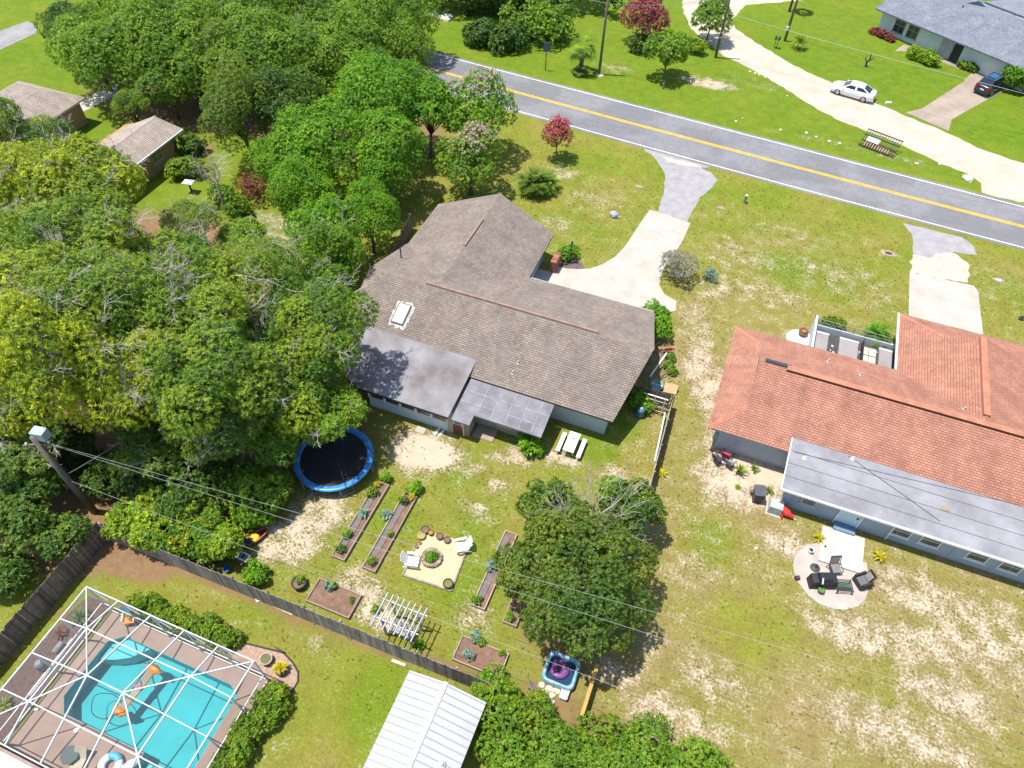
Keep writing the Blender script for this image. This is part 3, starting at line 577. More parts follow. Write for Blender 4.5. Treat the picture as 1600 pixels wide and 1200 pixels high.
roof_plane(rb, [(-73, 48.4, 2.6), (-73, 40, 2.6), (-70.2, 40, 3.9), (-70.2, 46.2, 3.9)], under=un); roof_plane(rb, [(-67.2, 46.2, 3.9), (-67.2, 40, 3.9), (-70.2, 40, 3.9), (-70.2, 46.2, 3.9)], under=un)
roof = obj('roof', rb, TAUPE, TH2); un.v = [(x, y, z-.012) for x, y, z in un.v]; obj('soffit', un, WHITE, roof)
obj('wall', MB().box(-72.5, 40.3, 0, -64.9, 47.9, 2.5), MATS['tan_stucco'], TH2)
setting(obj('garden_path', MB().sheet([(-68.63, 49.36), (-68.58, 53.07), (-67.85, 55.71), (-66.24, 53.34), (-67.10, 48.62)], .02), CONC))


# ================================================================== fences: every picket its own board
WOODG = mat('weathered_fence', (.40, .36, .325), .9, .3, 2.5, 40, c2=(.26, .23, .205), rnd=.45)
WOODD = mat('dark_fence', (.25, .205, .17), .9, .3, 2.5, 40, c2=(.155, .13, .11), rnd=.45)
RAW = mat('raw_lumber', (.55, .33, .10), .8, .2, 3.); GREYW = mat('grey_timber', (.38, .33, .28), .9, .3, 4., 40, rnd=.2)
def picket_mesh(name, m_, w=.135, h=1.8, t_=.02):
    mb = MB(); c = .035
    pts = [(-w/2, 0), (w/2, 0), (w/2, h-c), (w/2-c, h), (-w/2+c, h), (-w/2, h-c)]
    mb.v = [(x, -t_/2, z) for x, z in pts]+[(x, t_/2, z) for x, z in pts]; n = 6
    mb.f = [tuple(range(n)), tuple(range(n, 2*n))[::-1]]+[((i+1) % n, i, n+i, n+(i+1) % n) for i in range(n)]
    me = bpy.data.meshes.new(name); me.from_pydata(mb.v, [], mb.f); me.materials.append(m_); return me
def fence(label, p, q, h, m_, name='privacy_fence', pitch=.146, side=1, lean=.006, rail_m=None, seed=1):
    r = random.Random(seed); d = Vector((q[0]-p[0], q[1]-p[1], 0)); ln = d.length; a = math.atan2(d.y, d.x)
    f = T(name, label, 'fence', p[0], p[1], 0, a); pk = picket_mesh('picket', m_, pitch-.003, h)
    for i in range(int(ln/pitch)):
        piece('picket', pk, f, ((i+.5)*pitch, -.03*side+r.uniform(-.004, .004), r.uniform(-.04, .03)), (r.uniform(-.01, .01), r.uniform(-lean, lean), 0), (1, 1, r.uniform(.97, 1.02)))
    for z in (.35, h*.52, h-.28): obj('rail', MB().box(0, 0, z-.045, ln, .04, z+.045), rail_m or m_, f, local=True)
    n = max(1, round(ln/2.4))
    for i in range(n+1): obj('post', MB().box(ln*i/n-.045, .04, -.3, ln*i/n+.045, .13, h-.08), rail_m or m_, f, local=True)
    return f
fence('long weathered grey picket fence between the gravel yard and the pool lot', (-29.6, 10.85), (-4.3, 11.08), 2.0, WOODG, side=1, seed=2)
fence('dark brown picket fence at the left edge beside the pool cage', (-29.85, 10.95), (-29.85, -3.0), 1.95, WOODD, side=-1, seed=3)
fence('thin grey picket fence beside the white pipe between the two houses', (-.30, 33.9), (.05, 25.0), 1.65, WOODG, side=-1, seed=4)
fence('short dark fence closing the side yard beside the brown house', (-3.95, 33.9), (-.32, 33.9), 1.65, WOODD, side=1, seed=5)
fence('dark fence between the oaks and the left end of the brown house', (-24.9, 35.8), (-26.4, 45.2), 1.7, WOODD, side=1, seed=6)
mf = T('lumber_fence', 'single low fence run of fresh orange lumber below the big tree', 'fence', .17, 14.2)
for i in range(3): obj('rail', MB().box(.2+.015*i, 11.6, .25+i*.3, .27+.015*i, 14.4, .39+i*.3), RAW, mf)
for y in (11.7, 13.0, 14.3): obj('post', MB().box(.13, y-.05, -.2, .2, y+.05, 1.0), RAW, mf)
obj('cap', MB().box(.10, 11.6, 1.001, .28, 14.4, 1.04), RAW, mf)
o = T('white_pipe', 'long white plastic pipe lying along the thin fence', 'pipe', -.8, 31)
obj('pipe', MB().tube([(-0.51, 32.99, 0.55), (-0.34, 31.00, 0.5), (-0.18, 28.78, 0.45)], .055, 8), WHITE, o)
o = T('timber_rack', 'grey timber rack leaning on the short dark fence', 'rack', -1.6, 33.2)
for x in (-2.15, -1.45, -.75): obj('upright', MB().bar((x, 33.0, 0), (x, 33.55, 1.35), .07), GREYW, o)
for k, z in enumerate((.3, .65, 1.0, 1.3)): obj('rail', MB().bar((-2.3, 33.0+.55*z/1.35, z+.03), (-.55, 33.0+.55*z/1.35, z+.03), .09, .03), WHITE if k == 3 else GREYW, o)
tag(obj('plywood_sheet', MB().cbox((-0.66, 35.52, 0.35), (.95, .05, .7), .1, -.9), mat('plywood', (.60, .40, .22), .8, .15, 3.)), 'tan plywood sheet beside the short dark fence', 'board')
o = T('branch_pile', 'pile of dry grey branches stacked against the gable wall', 'branches', -1.6, 37)
r = random.Random(8)
for i in range(26):
    x, y = r.uniform(-2.9, -1.5), r.uniform(35.6, 38.6); a = r.uniform(.9, 1.9)
    obj('branch', MB().tube([(x, y, r.uniform(.05, .3)), (x+math.cos(a)*.5, y+math.sin(a)*.5, r.uniform(.3, .6)), (x+math.cos(a)*1.1+r.uniform(-.2, .2), y+math.sin(a)*1.0, r.uniform(.2, .8))], [.035, .025, .012], 5), mat('dry_branch', (.34, .30, .26), .9, .3, 5.), o)
tag(obj('timber_beam', MB().bar((-2.3, 35.7, .75), (-1.75, 38.5, .7), .10, .05), WHITE), 'pale board resting on the dry branch pile', 'board')
o = T('brick_stack', 'stack of orange and pink blocks by the gable corner', 'blocks', -2.0, 39.2)
for k, (x, y, z, a) in enumerate(((-2.5, 39.0, .12, .3), (-2.05, 39.15, .12, .35), (-1.6, 39.35, .12, .3), (-1.55, 39.6, .12, 1.2), (-2.25, 39.1, .36, .3), (-1.75, 39.4, .36, .5))):
    obj('block', MB().cbox((x, y, z), (.55, .28, .23), a), mat('terracotta_block', (.42, .19, .10), .9, .2, 3., rnd=.3), o)
o = T('plastic_barrel', 'blue plastic barrel with white cap at the gable corner', 'barrel', -2.14, 32.47)
x, y = o.location.x, o.location.y
obj('drum', MB().lathe([(.26, 0), (.30, .15), (.30, .4), (.27, .45), (.30, .5), (.29, .8), (.2, .86)], (x, y, 0), 14), mat('blue_plastic', (.06, .16, .25), .4, .1), o, smooth=True); obj('cap', MB().lathe([(.08, .86), (.08, .92)], (x, y, 0), 8), WHITE, o)
o = T('plastic_tub', 'pale blue plastic tub behind the short dark fence', 'tub', -1.68, 35.48); x, y = o.location.x, o.location.y
obj('shell', MB().lathe([(.35, 0), (.45, .35), (.47, .36), (.42, .33), (.3, .06)], (x, y, 0), 16), mat('aqua_plastic', (.20, .36, .42), .4, .1), o); obj('handle', MB().bar((x-.4, y, .36), (x+.4, y, .38), .05, .03), WHITE, o)

# ================================================================== pool, deck and screen cage
DX0, DX1, DY0, DY1 = -26.45, -15.95, -3.0, 7.25
POOL = [(-25.55, 2.65), (-25.45, 5.8), (-24.75, 6.4), (-17.75, 6.4), (-17.1, 6.05), (-16.95, .6), (-19.6, .55), (-19.8, 1.95), (-24.9, 1.95)]
bmx = bmesh.new(); 
def loopv(poly, z): vs = [bmx.verts.new((x, y, z)) for x, y in poly]; return [bmx.edges.new((vs[i], vs[(i+1) % len(vs)])) for i in range(len(vs))]
es = loopv([(DX0, DY0), (DX1, DY0), (DX1, DY1), (DX0, DY1)], .05)+loopv(POOL, .05)
bmesh.ops.triangle_fill(bmx, use_beauty=True, edges=es); bmesh.ops.recalc_face_normals(bmx, faces=bmx.faces)
me = bpy.data.meshes.new('pool_deck'); bmx.to_mesh(me); bmx.free(); me.materials.append(mat('tan_pool_deck', (.34, .245, .20), .85, .12, .8, 22))
pd = bpy.data.objects.new('pool_deck', me); COL.objects.link(pd); setting(pd)
PLAST = mat('pool_plaster', (.115, .45, .48), .7, .10, .8, 20)
bs = MB(); n = len(POOL); bs.v = [(x, y, .048) for x, y in POOL]+[(x, y, -1.25) for x, y in POOL]; bs.f = [(i, (i+1) % n, n+(i+1) % n, n+i) for i in range(n)]; bs.f.append(tuple(range(n, 2*n)))
setting(obj('pool_basin', bs, PLAST))
st = MB(); st.prism([(-25.4, 4.9), (-25.43, 5.79), (-24.76, 6.38), (-23.2, 6.38), (-23.9, 5.6), (-24.6, 5.2)], -1.24, -.35); setting(obj('pool_steps', st, mat('pale_plaster', (.34, .55, .58), .7, .06)))
setting(obj('pool_shelf', MB().box(-19.5, .62, -1.24, -17.0, 1.7, -.45), MATS['pale_plaster']))
m, t, b = nodes('pool_water'); t.nodes.remove(b); out = t.nodes['Material Output']
tr = N(t, 'ShaderNodeBsdfTransparent'); tr.inputs[0].default_value = (.56, .94, .96, 1); gl = N(t, 'ShaderNodeBsdfGlossy'); gl.inputs['Roughness'].default_value = .03
fr_ = N(t, 'ShaderNodeFresnel'); fr_.inputs[0].default_value = 1.33; mx = N(t, 'ShaderNodeMixShader'); bp = N(t, 'ShaderNodeBump'); bp.inputs['Strength'].default_value = .15; bp.inputs['Distance'].default_value = .05
L(t, noise(t, pos(t), 3., 3), bp.inputs['Height']); L(t, bp.outputs[0], gl.inputs['Normal']); L(t, bp.outputs[0], fr_.inputs['Normal']); L(t, fr_.outputs[0], mx.inputs[0]); L(t, tr.outputs[0], mx.inputs[1]); L(t, gl.outputs[0], mx.inputs[2]); L(t, mx.outputs[0], out.inputs[0])
setting(obj('pool_water', MB().sheet(POOL, -.10), m))
cop = T('pool_coping', 'teal tile band round the pool rim inside the cage', 'coping', -21, 4)
for i in range(n):
    p, q = POOL[i], POOL[(i+1) % n]
    obj('tile_band', MB().bar((*p, -.02), (*q, -.02), .07, .13), mat('teal_tile', (.06, .30, .34), .3, .2, 6.), cop)
# cage
ALU = mat('white_aluminium', (.66, .68, .70), .4, .04, 1., bstr=0)
m, t, b = nodes('insect_screen'); t.nodes.remove(b); out = t.nodes['Material Output']
tr = N(t, 'ShaderNodeBsdfTransparent'); df = N(t, 'ShaderNodeBsdfDiffuse'); df.inputs[0].default_value = (.16, .165, .17, 1); mx = N(t, 'ShaderNodeMixShader'); mx.inputs[0].default_value = .15
L(t, tr.outputs[0], mx.inputs[1]); L(t, df.outputs[0], mx.inputs[2]); L(t, mx.outputs[0], out.inputs[0]); SCREEN = m
CG = T('pool_cage', 'white aluminium screen enclosure with hip roof over the pool', 'pool cage', -21.3, 3.5)
CX = [-26.65+2.12*i for i in range(6)]; CY = [7.3-1.9*j for j in range(5)]
def cz(i, j): return 3.0+.7*min(i, 5-i, j, 4-j)
def cn(i, j): return (CX[i], CY[j], cz(i, j))
def beam(name, pts, w=.075, h=.13):
    mb = MB()
    for a, c in zip(pts, pts[1:]): mb.bar(a, c, w, h)
    return obj(name, mb, ALU, CG)
for i in range(6): beam('rafter', [cn(i, j) for j in range(5)], .055, .10)
for j in range(5): beam('purlin', [(x, y, z+.005) for x, y, z in (cn(i, j) for i in range(6))], .048, .08)
for pts in ([(0, 0), (1, 1), (2, 2)], [(5, 0), (4, 1), (3, 2)], [(0, 4), (1, 3), (2, 2)], [(5, 4), (4, 3), (3, 2)]): beam('hip_beam', [(x, y, z+.01) for x, y, z in (cn(*p) for p in pts)], .05, .08)
for i in range(5):
    for j in range(4):
        a, b_, c, d = cn(i, j), cn(i+1, j), cn(i+1, j+1), cn(i, j+1)
        tri = abs(a[2]+c[2]-b_[2]-d[2]) > .01
        if not tri: obj('screen', MB().add([a, b_, c, d], [(0, 1, 2, 3)]), SCREEN, CG)
        elif abs(a[2]-c[2]) > .01: obj('screen', MB().add([a, b_, c, d], [(0, 1, 2), (0, 2, 3)]), SCREEN, CG)
        else: obj('screen', MB().add([a, b_, c, d], [(0, 1, 3), (1, 2, 3)]), SCREEN, CG)
for i in range(6): obj('post', MB().box(CX[i]-.04, CY[0]-.04, .05, CX[i]+.04, CY[0]+.04, 2.94), ALU, CG)
for j in range(1, 5):
    for x in (CX[0], CX[5]): obj('post', MB().box(x-.04, CY[j]-.04, .05, x+.04, CY[j]+.04, 2.94), ALU, CG)
for z in (.10, .95):
    obj('rail', MB().box(CX[0], CY[0]-.025, z-.04, CX[5], CY[0]+.025, z+.04), ALU, CG)
    for x in (CX[0], CX[5]): obj('rail', MB().box(x-.025, CY[4], z-.04, x+.025, CY[0], z+.04), ALU, CG)
for i in range(5):
    obj('wall_screen', MB().add([(CX[i], CY[0], .1), (CX[i+1], CY[0], .1), (CX[i+1], CY[0], 2.95), (CX[i], CY[0], 2.95)], [(0, 1, 2, 3)]), SCREEN, CG)
    obj('wall_brace', MB().bar((CX[i], CY[0]+.01, 2.9), (CX[i]+.9, CY[0]+.01, 2.0), .05), ALU, CG)
for j in range(4):
    for x in (CX[0], CX[5]): obj('wall_screen', MB().add([(x, CY[j], .1), (x, CY[j+1], .1), (x, CY[j+1], 2.95), (x, CY[j], 2.95)], [(0, 1, 2, 3)]), SCREEN, CG)
PH = T('pool_house', 'white flat roofed house corner at the bottom left behind the pool', 'house', -23, -3)
obj('roof', MB().slab3([(-27.5, -.55, 2.95), (-15.5, -.55, 2.95), (-15.5, -8, 3.3), (-27.5, -8, 3.3)], .2), mat('white_membrane', (.58, .58, .575), .7, .06, .6), PH)
obj('wall', MB().box(-27.2, -7.8, 0, -15.8, -1.6, 2.75), CREAM, PH); obj('gutter', MB().box(-27.5, -.54, 2.76, -15.5, -.42, 2.93), mat('gutter_brown', (.30, .22, .18), .6), PH)
ORNG = mat('orange_vinyl', (.80, .24, .02), .35, .08, 2., spec=.5, bstr=0); AQUA = mat('aqua_vinyl', (.10, .45, .62), .35, .08, bstr=0); WVIN = mat('white_vinyl', (.82, .84, .86), .3, .05, bstr=0)
o = T('pool_float', 'orange inflatable lounger floating in the pool', 'pool float', -22.16, 4.28, -.05)
p0, p1 = Vector((-22.11, 5.55, -0.02)), Vector((-22.34, 3.10, -0.02)); dv = (p1-p0); nv = Vector((-dv.y, dv.x, 0)).normalized()
for s in (0, 1):
    c = p0 if s == 0 else p1
    obj('pillow', MB().tube([c+nv*.5-dv.normalized()*(.15 if s else -.05), c+nv*.2, c, c-nv*.2, c-nv*.5-dv.normalized()*(.15 if s else -.05)], [.06, .19, .22, .19, .06], 10), ORNG, o, smooth=True)
for k in (-1, 0, 1): obj('air_tube', MB().tube([p0+nv*k*.13, p0.lerp(p1, .5)+nv*k*.13+Vector((0, 0, -.05)), p1+nv*k*.13], .075, 8), (ORNG, AQUA, ORNG)[k+1], o, smooth=True)
obj('band', MB().tube([p0.lerp(p1, .45)+nv*.22, p0.lerp(p1, .45)-nv*.22], .11, 8), mat('pink_vinyl', (.65, .20, .30), .4, bstr=0), o)
cc = Vector((-23.23, 3.07, -0.09)); hs = [cc+Vector((.85*math.cos(a)*(1+.12*math.sin(3*a)), .6*math.sin(a), 0)) for a in np.linspace(.3, 6.9, 30)]
tag(obj('pool_hose', MB().tube(hs, .022, 5), DARK), 'dark cleaner hose coiled on the pool water', 'hose')
o = T('deck_seat', 'orange and blue folding chair in the upper pool corner', 'chair', -24.94, 7.20, .05, .5)
for k in range(4): obj('leg', MB().bar((.28*(-1 if k % 2 else 1), .25*(-1 if k < 2 else 1), 0), (.24*(-1 if k % 2 else 1), .22*(-1 if k < 2 else 1), .4), .03), ALU, o, local=True)
obj('seat', MB().cbox((0, 0, .42), (.6, .55, .06)), ORNG, o, local=True); obj('backrest', MB().cbox((-.1, .36, .7), (.6, .06, .6), 0, -.35), AQUA, o, local=True)
for s in (-1, 1): obj('arm', MB().cbox((s*.32, .05, .62), (.06, .5, .04)), ALU, o, local=True)
o = T('octagon_table', 'dark green octagonal table on the pool deck', 'table', -22.86, 0.54, .05)
x, y = o.location.x, o.location.y
obj('tabletop', MB().lathe([(.46, .50), (.47, .52), (.46, .55)], (x, y, .05), 8), mat('dark_green_top', (.045, .085, .08), .5, .1), o); obj('pedestal', MB().lathe([(.25, 0), (.06, .08), (.05, .5)], (x, y, .05), 8), DARK, o)
o = T('pool_lounge', 'beige sling lounge chair beside the octagonal table', 'lounge chair', -22.26, 0.11, .05, .25)
obj('sling', MB().cbox((0, 0, .32), (.62, 1.2, .05)), mat('beige_sling', (.52, .47, .38), .8), o, local=True); obj('backrest', MB().cbox((0, .75, .55), (.62, .6, .05), 0, .8), MATS['beige_sling'], o, local=True)
for k in range(4): obj('leg', MB().bar((.3*(-1 if k % 2 else 1), .5*(-1 if k < 2 else 1), 0), (.3*(-1 if k % 2 else 1), .5*(-1 if k < 2 else 1), .33), .04), DARK, o, local=True)
o = T('swim_ring', 'white and aqua inflatable ring on the deck at the bottom edge', 'inflatable', -20.86, 0.91, .05); x, y = o.location.x, o.location.y
RP = [(x+.42*math.cos(a), y+.42*math.sin(a), .25) for a in np.linspace(0, 2*math.pi, 24, endpoint=False)]
obj('tube', MB().tube(RP, .19, 10, close=True), WVIN, o, smooth=True); obj('panel', MB().tube([(p[0], p[1], .262) for p in RP[3:10]], .195, 10), AQUA, o, smooth=True)
o2 = T('swim_float', 'pale inflatable cushion beside the white and aqua ring', 'inflatable', -19.94, 1.31, .05); x, y = o2.location.x, o2.location.y
obj('cushion', MB().tube([(x-.25, y-.3, .2), (x, y, .22), (x+.2, y+.35, .2)], [.16, .24, .14], 10), WVIN, o2, smooth=True); obj('trim', MB().tube([(x-.3, y-.1, .3), (x, y+.02, .44), (x+.28, y+.12, .3)], .03, 6), AQUA, o2)
tag(obj('skimmer_lid', MB().lathe([(.17, .0), (.17, .025), (.10, .03)], (-23.66, 1.61, .052), 16), WHITE), 'round white skimmer lid set in the pool deck', 'lid')
tag(obj('return_cap', MB().cbox((-26.31, 1.61, 0.1), (.22, .15, .12), .3), WHITE), 'small white box on the deck at the cage wall', 'box')
o = T('pump_pipes', 'grey pool pump with pipes outside the left cage wall', 'pump', -27.5, 4.3)
obj('pump_body', MB().tube([(-27.5, 4.8, .3), (-27.5, 4.2, .3)], .18, 10), mat('pump_grey', (.25, .26, .27), .5), o); obj('filter', MB().lathe([(.24, 0), (.26, .1), (.26, .7), (.15, .85)], (-27.55, 3.4, 0), 12), MATS['pump_grey'], o)
for k in range(2): obj('pipe', MB().tube([(-27.3+.15*k, 5.2, .15), (-27.25+.15*k, 2.0, .15)], .03, 6), WHITE, o)
setting(obj('mulch_strip', MB().sheet(roughen([(-28.9, -2), (-26.7, -2), (-26.7, 7.6), (-28.4, 7.4), (-28.8, 4)], .12, .5), .015), mat('dark_bark_mulch', (.085, .055, .045), .95, .5, 6., 25, c2=(.17, .11, .085))))
# gravel bed round the cage corner with dark edging
GP = [(-16.0, 8.9), (-16.94, 9.01), (-16.01, 8.85), (-15.32, 8.60), (-14.81, 8.29), (-14.55, 7.89), (-14.55, 7.39), (-14.74, 6.89), (-15.95, 5.0), (-15.95, 7.4), (-18.5, 7.4), (-19., 8.4)]
setting(obj('gravel_bed', MB().sheet(roughen(GP, .03, .4), .02), mat('pink_gravel', (.42, .30, .23), .95, .4, 8., 30, c2=(.28, .17, .12))))
o = tag(obj('bed_edging', MB().tube([(-19., 8.45, .03)]+[(x, y, .03) for x, y in GP[:8]], .05, 6), DARK), 'black plastic edging round the gravel bed at the cage corner', 'edging')

# ================================================================== metal roofed shed
SH = T('metal_shed', 'long shed with bright white ribbed metal roof below the fence', 'shed', -6.6, 6)
E0, E1, RM, SZ, SR, SY0, SY1 = -8.72, -4.45, -6.65, 2.3, 2.78, -6.0, 10.02
WMET = mat('white_metal', (.44, .455, .47), .45, .14, .5, 20, c2=(.36, .365, .37), bstr=0, spec=.5); RIBSH = mat('rib_shade_metal', (.27, .285, .305), .4, .05, 1., bstr=0)  # ribs' shading lines are put into their colour, greyer than the white sheets
rf = obj('roof', MB().slab3([(E0, SY0, SZ), (RM, SY0, SR), (RM, SY1, SR), (E0, SY1, SZ)], .05).slab3([(RM, SY0, SR), (E1, SY0, SZ), (E1, SY1, SZ), (RM, SY1, SR)], .05), WMET, SH)
for k in range(34):
    y = 9.9-k*.36
    for a, c in (((E0, y, SZ+.012), (RM-.12, y, SR-.01)), ((E1, y, SZ+.012), (RM+.12, y, SR-.01))): obj('rib', MB().bar(a, c, .055, .06), RIBSH, rf)
obj('ridge_cap', MB().bar((RM, SY0, SR+.03), (RM, SY1+.02, SR+.03), .24, .05), mat('ridge_metal', (.62, .66, .72), .3, .05, bstr=0, spec=.6), rf)
obj('wall', MB().box(E0+.25, SY0+.2, 0, E1-.25, SY1-.3, 2.2).add([(E0+.25, SY1-.3, 2.2), (E1-.25, SY1-.3, 2.2), (RM, SY1-.3, 2.66)], [(0, 1, 2)]), mat('shed_grey', (.50, .50, .48), .7), SH)
vent_pipe(rf, -5.3, 6.6, 2.55, .2, .09)
tag(obj('shed_crate', MB().box(-7.55, 10.15, 0, -7.1, 10.6, .45).box(-7.5, 10.2, .455, -7.15, 10.55, .5), mat('dark_box', (.06, .055, .05), .8)), 'small dark box between the metal shed and the fence', 'box')
o = T('edging_planks', 'pale loose planks lying along the foot of the long fence', 'planks', -18, 10.6)
for p, q in (((-19.13, 11.01), (-18.09, 11.05)), ((-18.13, 10.99), (-16.82, 10.95)), ((-19.46, 11.04), (-19.06, 10.83)), ((-10.40, 10.73), (-9.56, 10.77))): obj('plank', MB().bar((*p, .04), (*q, .04), .16, .06), mat('pale_plank', (.62, .55, .45), .9, .2, rnd=.2), o)

# ================================================================== raised beds
BEDW = mat('bed_timber', (.40, .335, .275), .9, .3, 3., 40, c2=(.28, .23, .19), rnd=.2); SOIL = mat('bed_soil', (.155, .088, .060), .95, .35, 3., 25, c2=(.24, .15, .11), bstr=.6)
def raised(label, x0, y0, x1, y1, h=.26, fabric=False):
    b_ = T('raised_bed', label, 'garden bed', (x0+x1)/2, (y0+y1)/2, 0, 0, 'timber garden beds'); w = .06
    obj('plank', MB().box(x0, y0, 0, x0+w, y1, h), BEDW, b_); obj('plank', MB().box(x1-w, y0, 0, x1, y1, h), BEDW, b_)
    obj('plank', MB().box(x0+w, y0+.002, 0, x1-w, y0+w, h-.003), BEDW, b_); obj('plank', MB().box(x0+w, y1-w, 0, x1-w, y1-.002, h-.003), BEDW, b_)
    mb = MB(); nx, ny = max(3, int((x1-x0)/.22)), max(3, int((y1-y0)/.22)); r = random.Random(int(x0*10+y0))
    for j in range(ny+1):
        for i in range(nx+1): mb.v.append((lerp(x0+w, x1-w, i/nx), lerp(y0+w, y1-w, j/ny), h-.10+r.uniform(-.025, .03)))
    mb.f = [(j*(nx+1)+i, j*(nx+1)+i+1, (j+1)*(nx+1)+i+1, (j+1)*(nx+1)+i) for j in range(ny) for i in range(nx)]
    obj('soil', mb, SOIL, b_, smooth=True)
    if fabric: obj('weed_fabric', MB().add([(x0+.12, y0+.4, h-.055), (x0+.48, y0+.4, h-.055), (x0+.48, y1-.3, h-.055), (x0+.12, y1-.3, h-.055)], [(0, 1, 2, 3)]), mat('grey_fabric', (.19, .165, .155), .9, .2, 4.), b_)
    return b_
raised('long timber bed nearest the trampoline, with a blue-green agave midway', -16.6, 14.86, -15.72, 20.6, fabric=True)
raised('second long timber bed from the trampoline, with a tall leafy plant at its far end', -14.56, 14.9, -13.66, 20.5, fabric=True)
raised('square timber bed of bare soil right of the black cauldron planter', -16.52, 11.85, -13.70, 13.38)
raised('square timber bed of bare soil right of the slatted swing', -7.33, 11.96, -4.52, 13.41)
raised('long timber bed tucked along the left side of the big round tree', -7.55, 15.19, -6.74, 20.4, fabric=True)
raised('short timber bed half hidden under the big round tree', -5.55, 14.95, -4.7, 17.2)


# ================================================================== trampoline
tx, ty = -19.79, 20.75; TR = 2.60
tp = T('trampoline', 'round black trampoline with blue safety pad under the oak edge', 'trampoline', tx, ty)
BLP = mat('blue_pad', (.035, .17, .46), .35, .25, 3., spec=.5, c2=(.07, .30, .62))
NT = 40; pad = MB()
for i in range(NT):
    a = 2*math.pi*i/NT
    for rr, z in ((TR, .84), (TR, .93), (TR-.10, .965), (TR-.36, .95), (TR-.42, .88)): pad.v.append((tx+rr*math.cos(a), ty+rr*math.sin(a), z))
pad.f = [(i*5+k, ((i+1) % NT)*5+k, ((i+1) % NT)*5+k+1, i*5+k+1) for i in range(NT) for k in range(4)]
obj('safety_pad', pad, BLP, tp, smooth=True)
ms = MB(); ms.v = [(tx, ty, .80)]+[(tx+rr*math.cos(2*math.pi*i/NT), ty+rr*math.sin(2*math.pi*i/NT), z) for rr, z in ((1.3, .81), (TR-.3, .87)) for i in range(NT)]
ms.f = [(0, 1+i, 1+(i+1) % NT) for i in range(NT)]+[(1+i, 1+NT+i, 1+NT+(i+1) % NT, 1+(i+1) % NT) for i in range(NT)]
obj('jumping_mat', ms, mat('black_mat', (.028, .028, .033), .55, .3, 1.2), tp, smooth=True)
obj('frame_ring', MB().tube([(tx+(TR-.04)*math.cos(2*math.pi*i/NT), ty+(TR-.04)*math.sin(2*math.pi*i/NT), .83) for i in range(NT)], .03, 6, close=True), MATS['vent_metal'], tp)
for k in range(6):
    a = 2*math.pi*(k+.3)/6; b0 = a-.16; b1 = a+.16; R2 = TR-.04
    lg = obj('leg', MB().tube([(tx+R2*math.cos(b0), ty+R2*math.sin(b0), .82), (tx+R2*math.cos(b0), ty+R2*math.sin(b0), .05), (tx+R2*math.cos(b1), ty+R2*math.sin(b1), .05), (tx+R2*math.cos(b1), ty+R2*math.sin(b1), .82)], .025, 6), MATS['vent_metal'], tp)
    obj('net_pole', MB().tube([(tx+(TR+.06)*math.cos(a), ty+(TR+.06)*math.sin(a), .1), (tx+(TR+.05)*math.cos(a), ty+(TR+.05)*math.sin(a), 1.9), (tx+(TR-.25)*math.cos(a), ty+(TR-.25)*math.sin(a), 2.5)], .028, 6), DARK, tp)
m, t, b = nodes('safety_net'); t.nodes.remove(b); out = t.nodes['Material Output']
tr = N(t, 'ShaderNodeBsdfTransparent'); df = N(t, 'ShaderNodeBsdfDiffuse'); df.inputs[0].default_value = (.03, .03, .03, 1); mx = N(t, 'ShaderNodeMixShader'); mx.inputs[0].default_value = .14
L(t, tr.outputs[0], mx.inputs[1]); L(t, df.outputs[0], mx.inputs[2]); L(t, mx.outputs[0], out.inputs[0])
nm = MB()
for i in range(NT):
    a = 2*math.pi*i/NT; nm.v += [(tx+(TR-.4)*math.cos(a), ty+(TR-.4)*math.sin(a), .95), (tx+(TR-.28)*math.cos(a), ty+(TR-.28)*math.sin(a), 2.35-.25*abs(math.sin(3*(a-.31))))]
nm.f = [(2*i, 2*((i+1) % NT), 2*((i+1) % NT)+1, 2*i+1) for i in range(NT)]
obj('net', nm, m, tp)

# ================================================================== picnic table and benches
WPT = mat('white_painted_wood', (.74, .75, .77), .6, .08, 2.)
o = T('picnic_table', 'white plank picnic table on the grass behind the brown house', 'table', -5.76, 27.98)
for i in range(4): obj('top_plank', MB().box(-6.14+i*.19, 27.15, .71, -5.955+i*.19, 28.82, .755), WPT, o)
for y in (27.45, 28.5):
    for s in (-1, 1): obj('leg', MB().bar((-5.76+s*.30, y, 0), (-5.76+s*.2, y, .71), .08, .05, up=(0, 1, 0)), WPT, o)
    obj('cross_bar', MB().box(-6.08, y-.05, .64, -5.44, y+.05, .705), WPT, o)
tag(obj('table_cup', MB().lathe([(.03, 0), (.05, .12), (.04, .12)], (-5.72, 28.25, .757), 8), DARK), 'small dark cup standing on the white picnic table', 'cup')
for lab, x in (('white bench on the house-corner side of the picnic table, nearer the fence', -5.03), ('white bench between the picnic table and the leafy shrub', -6.48)):
    o = T('picnic_bench', lab, 'bench', x, 27.95, 0, 0, 'benches of the picnic table')
    for i in range(2): obj('plank', MB().box(x-.14+i*.145, 27.13, .41, x-.005+i*.145, 28.78, .45), WPT, o)
    for y in (27.4, 28.5):
        obj('leg', MB().box(x-.11, y-.04, 0, x-.05, y+.04, .41), WPT, o); obj('leg', MB().box(x+.05, y-.04, 0, x+.11, y+.04, .41), WPT, o)

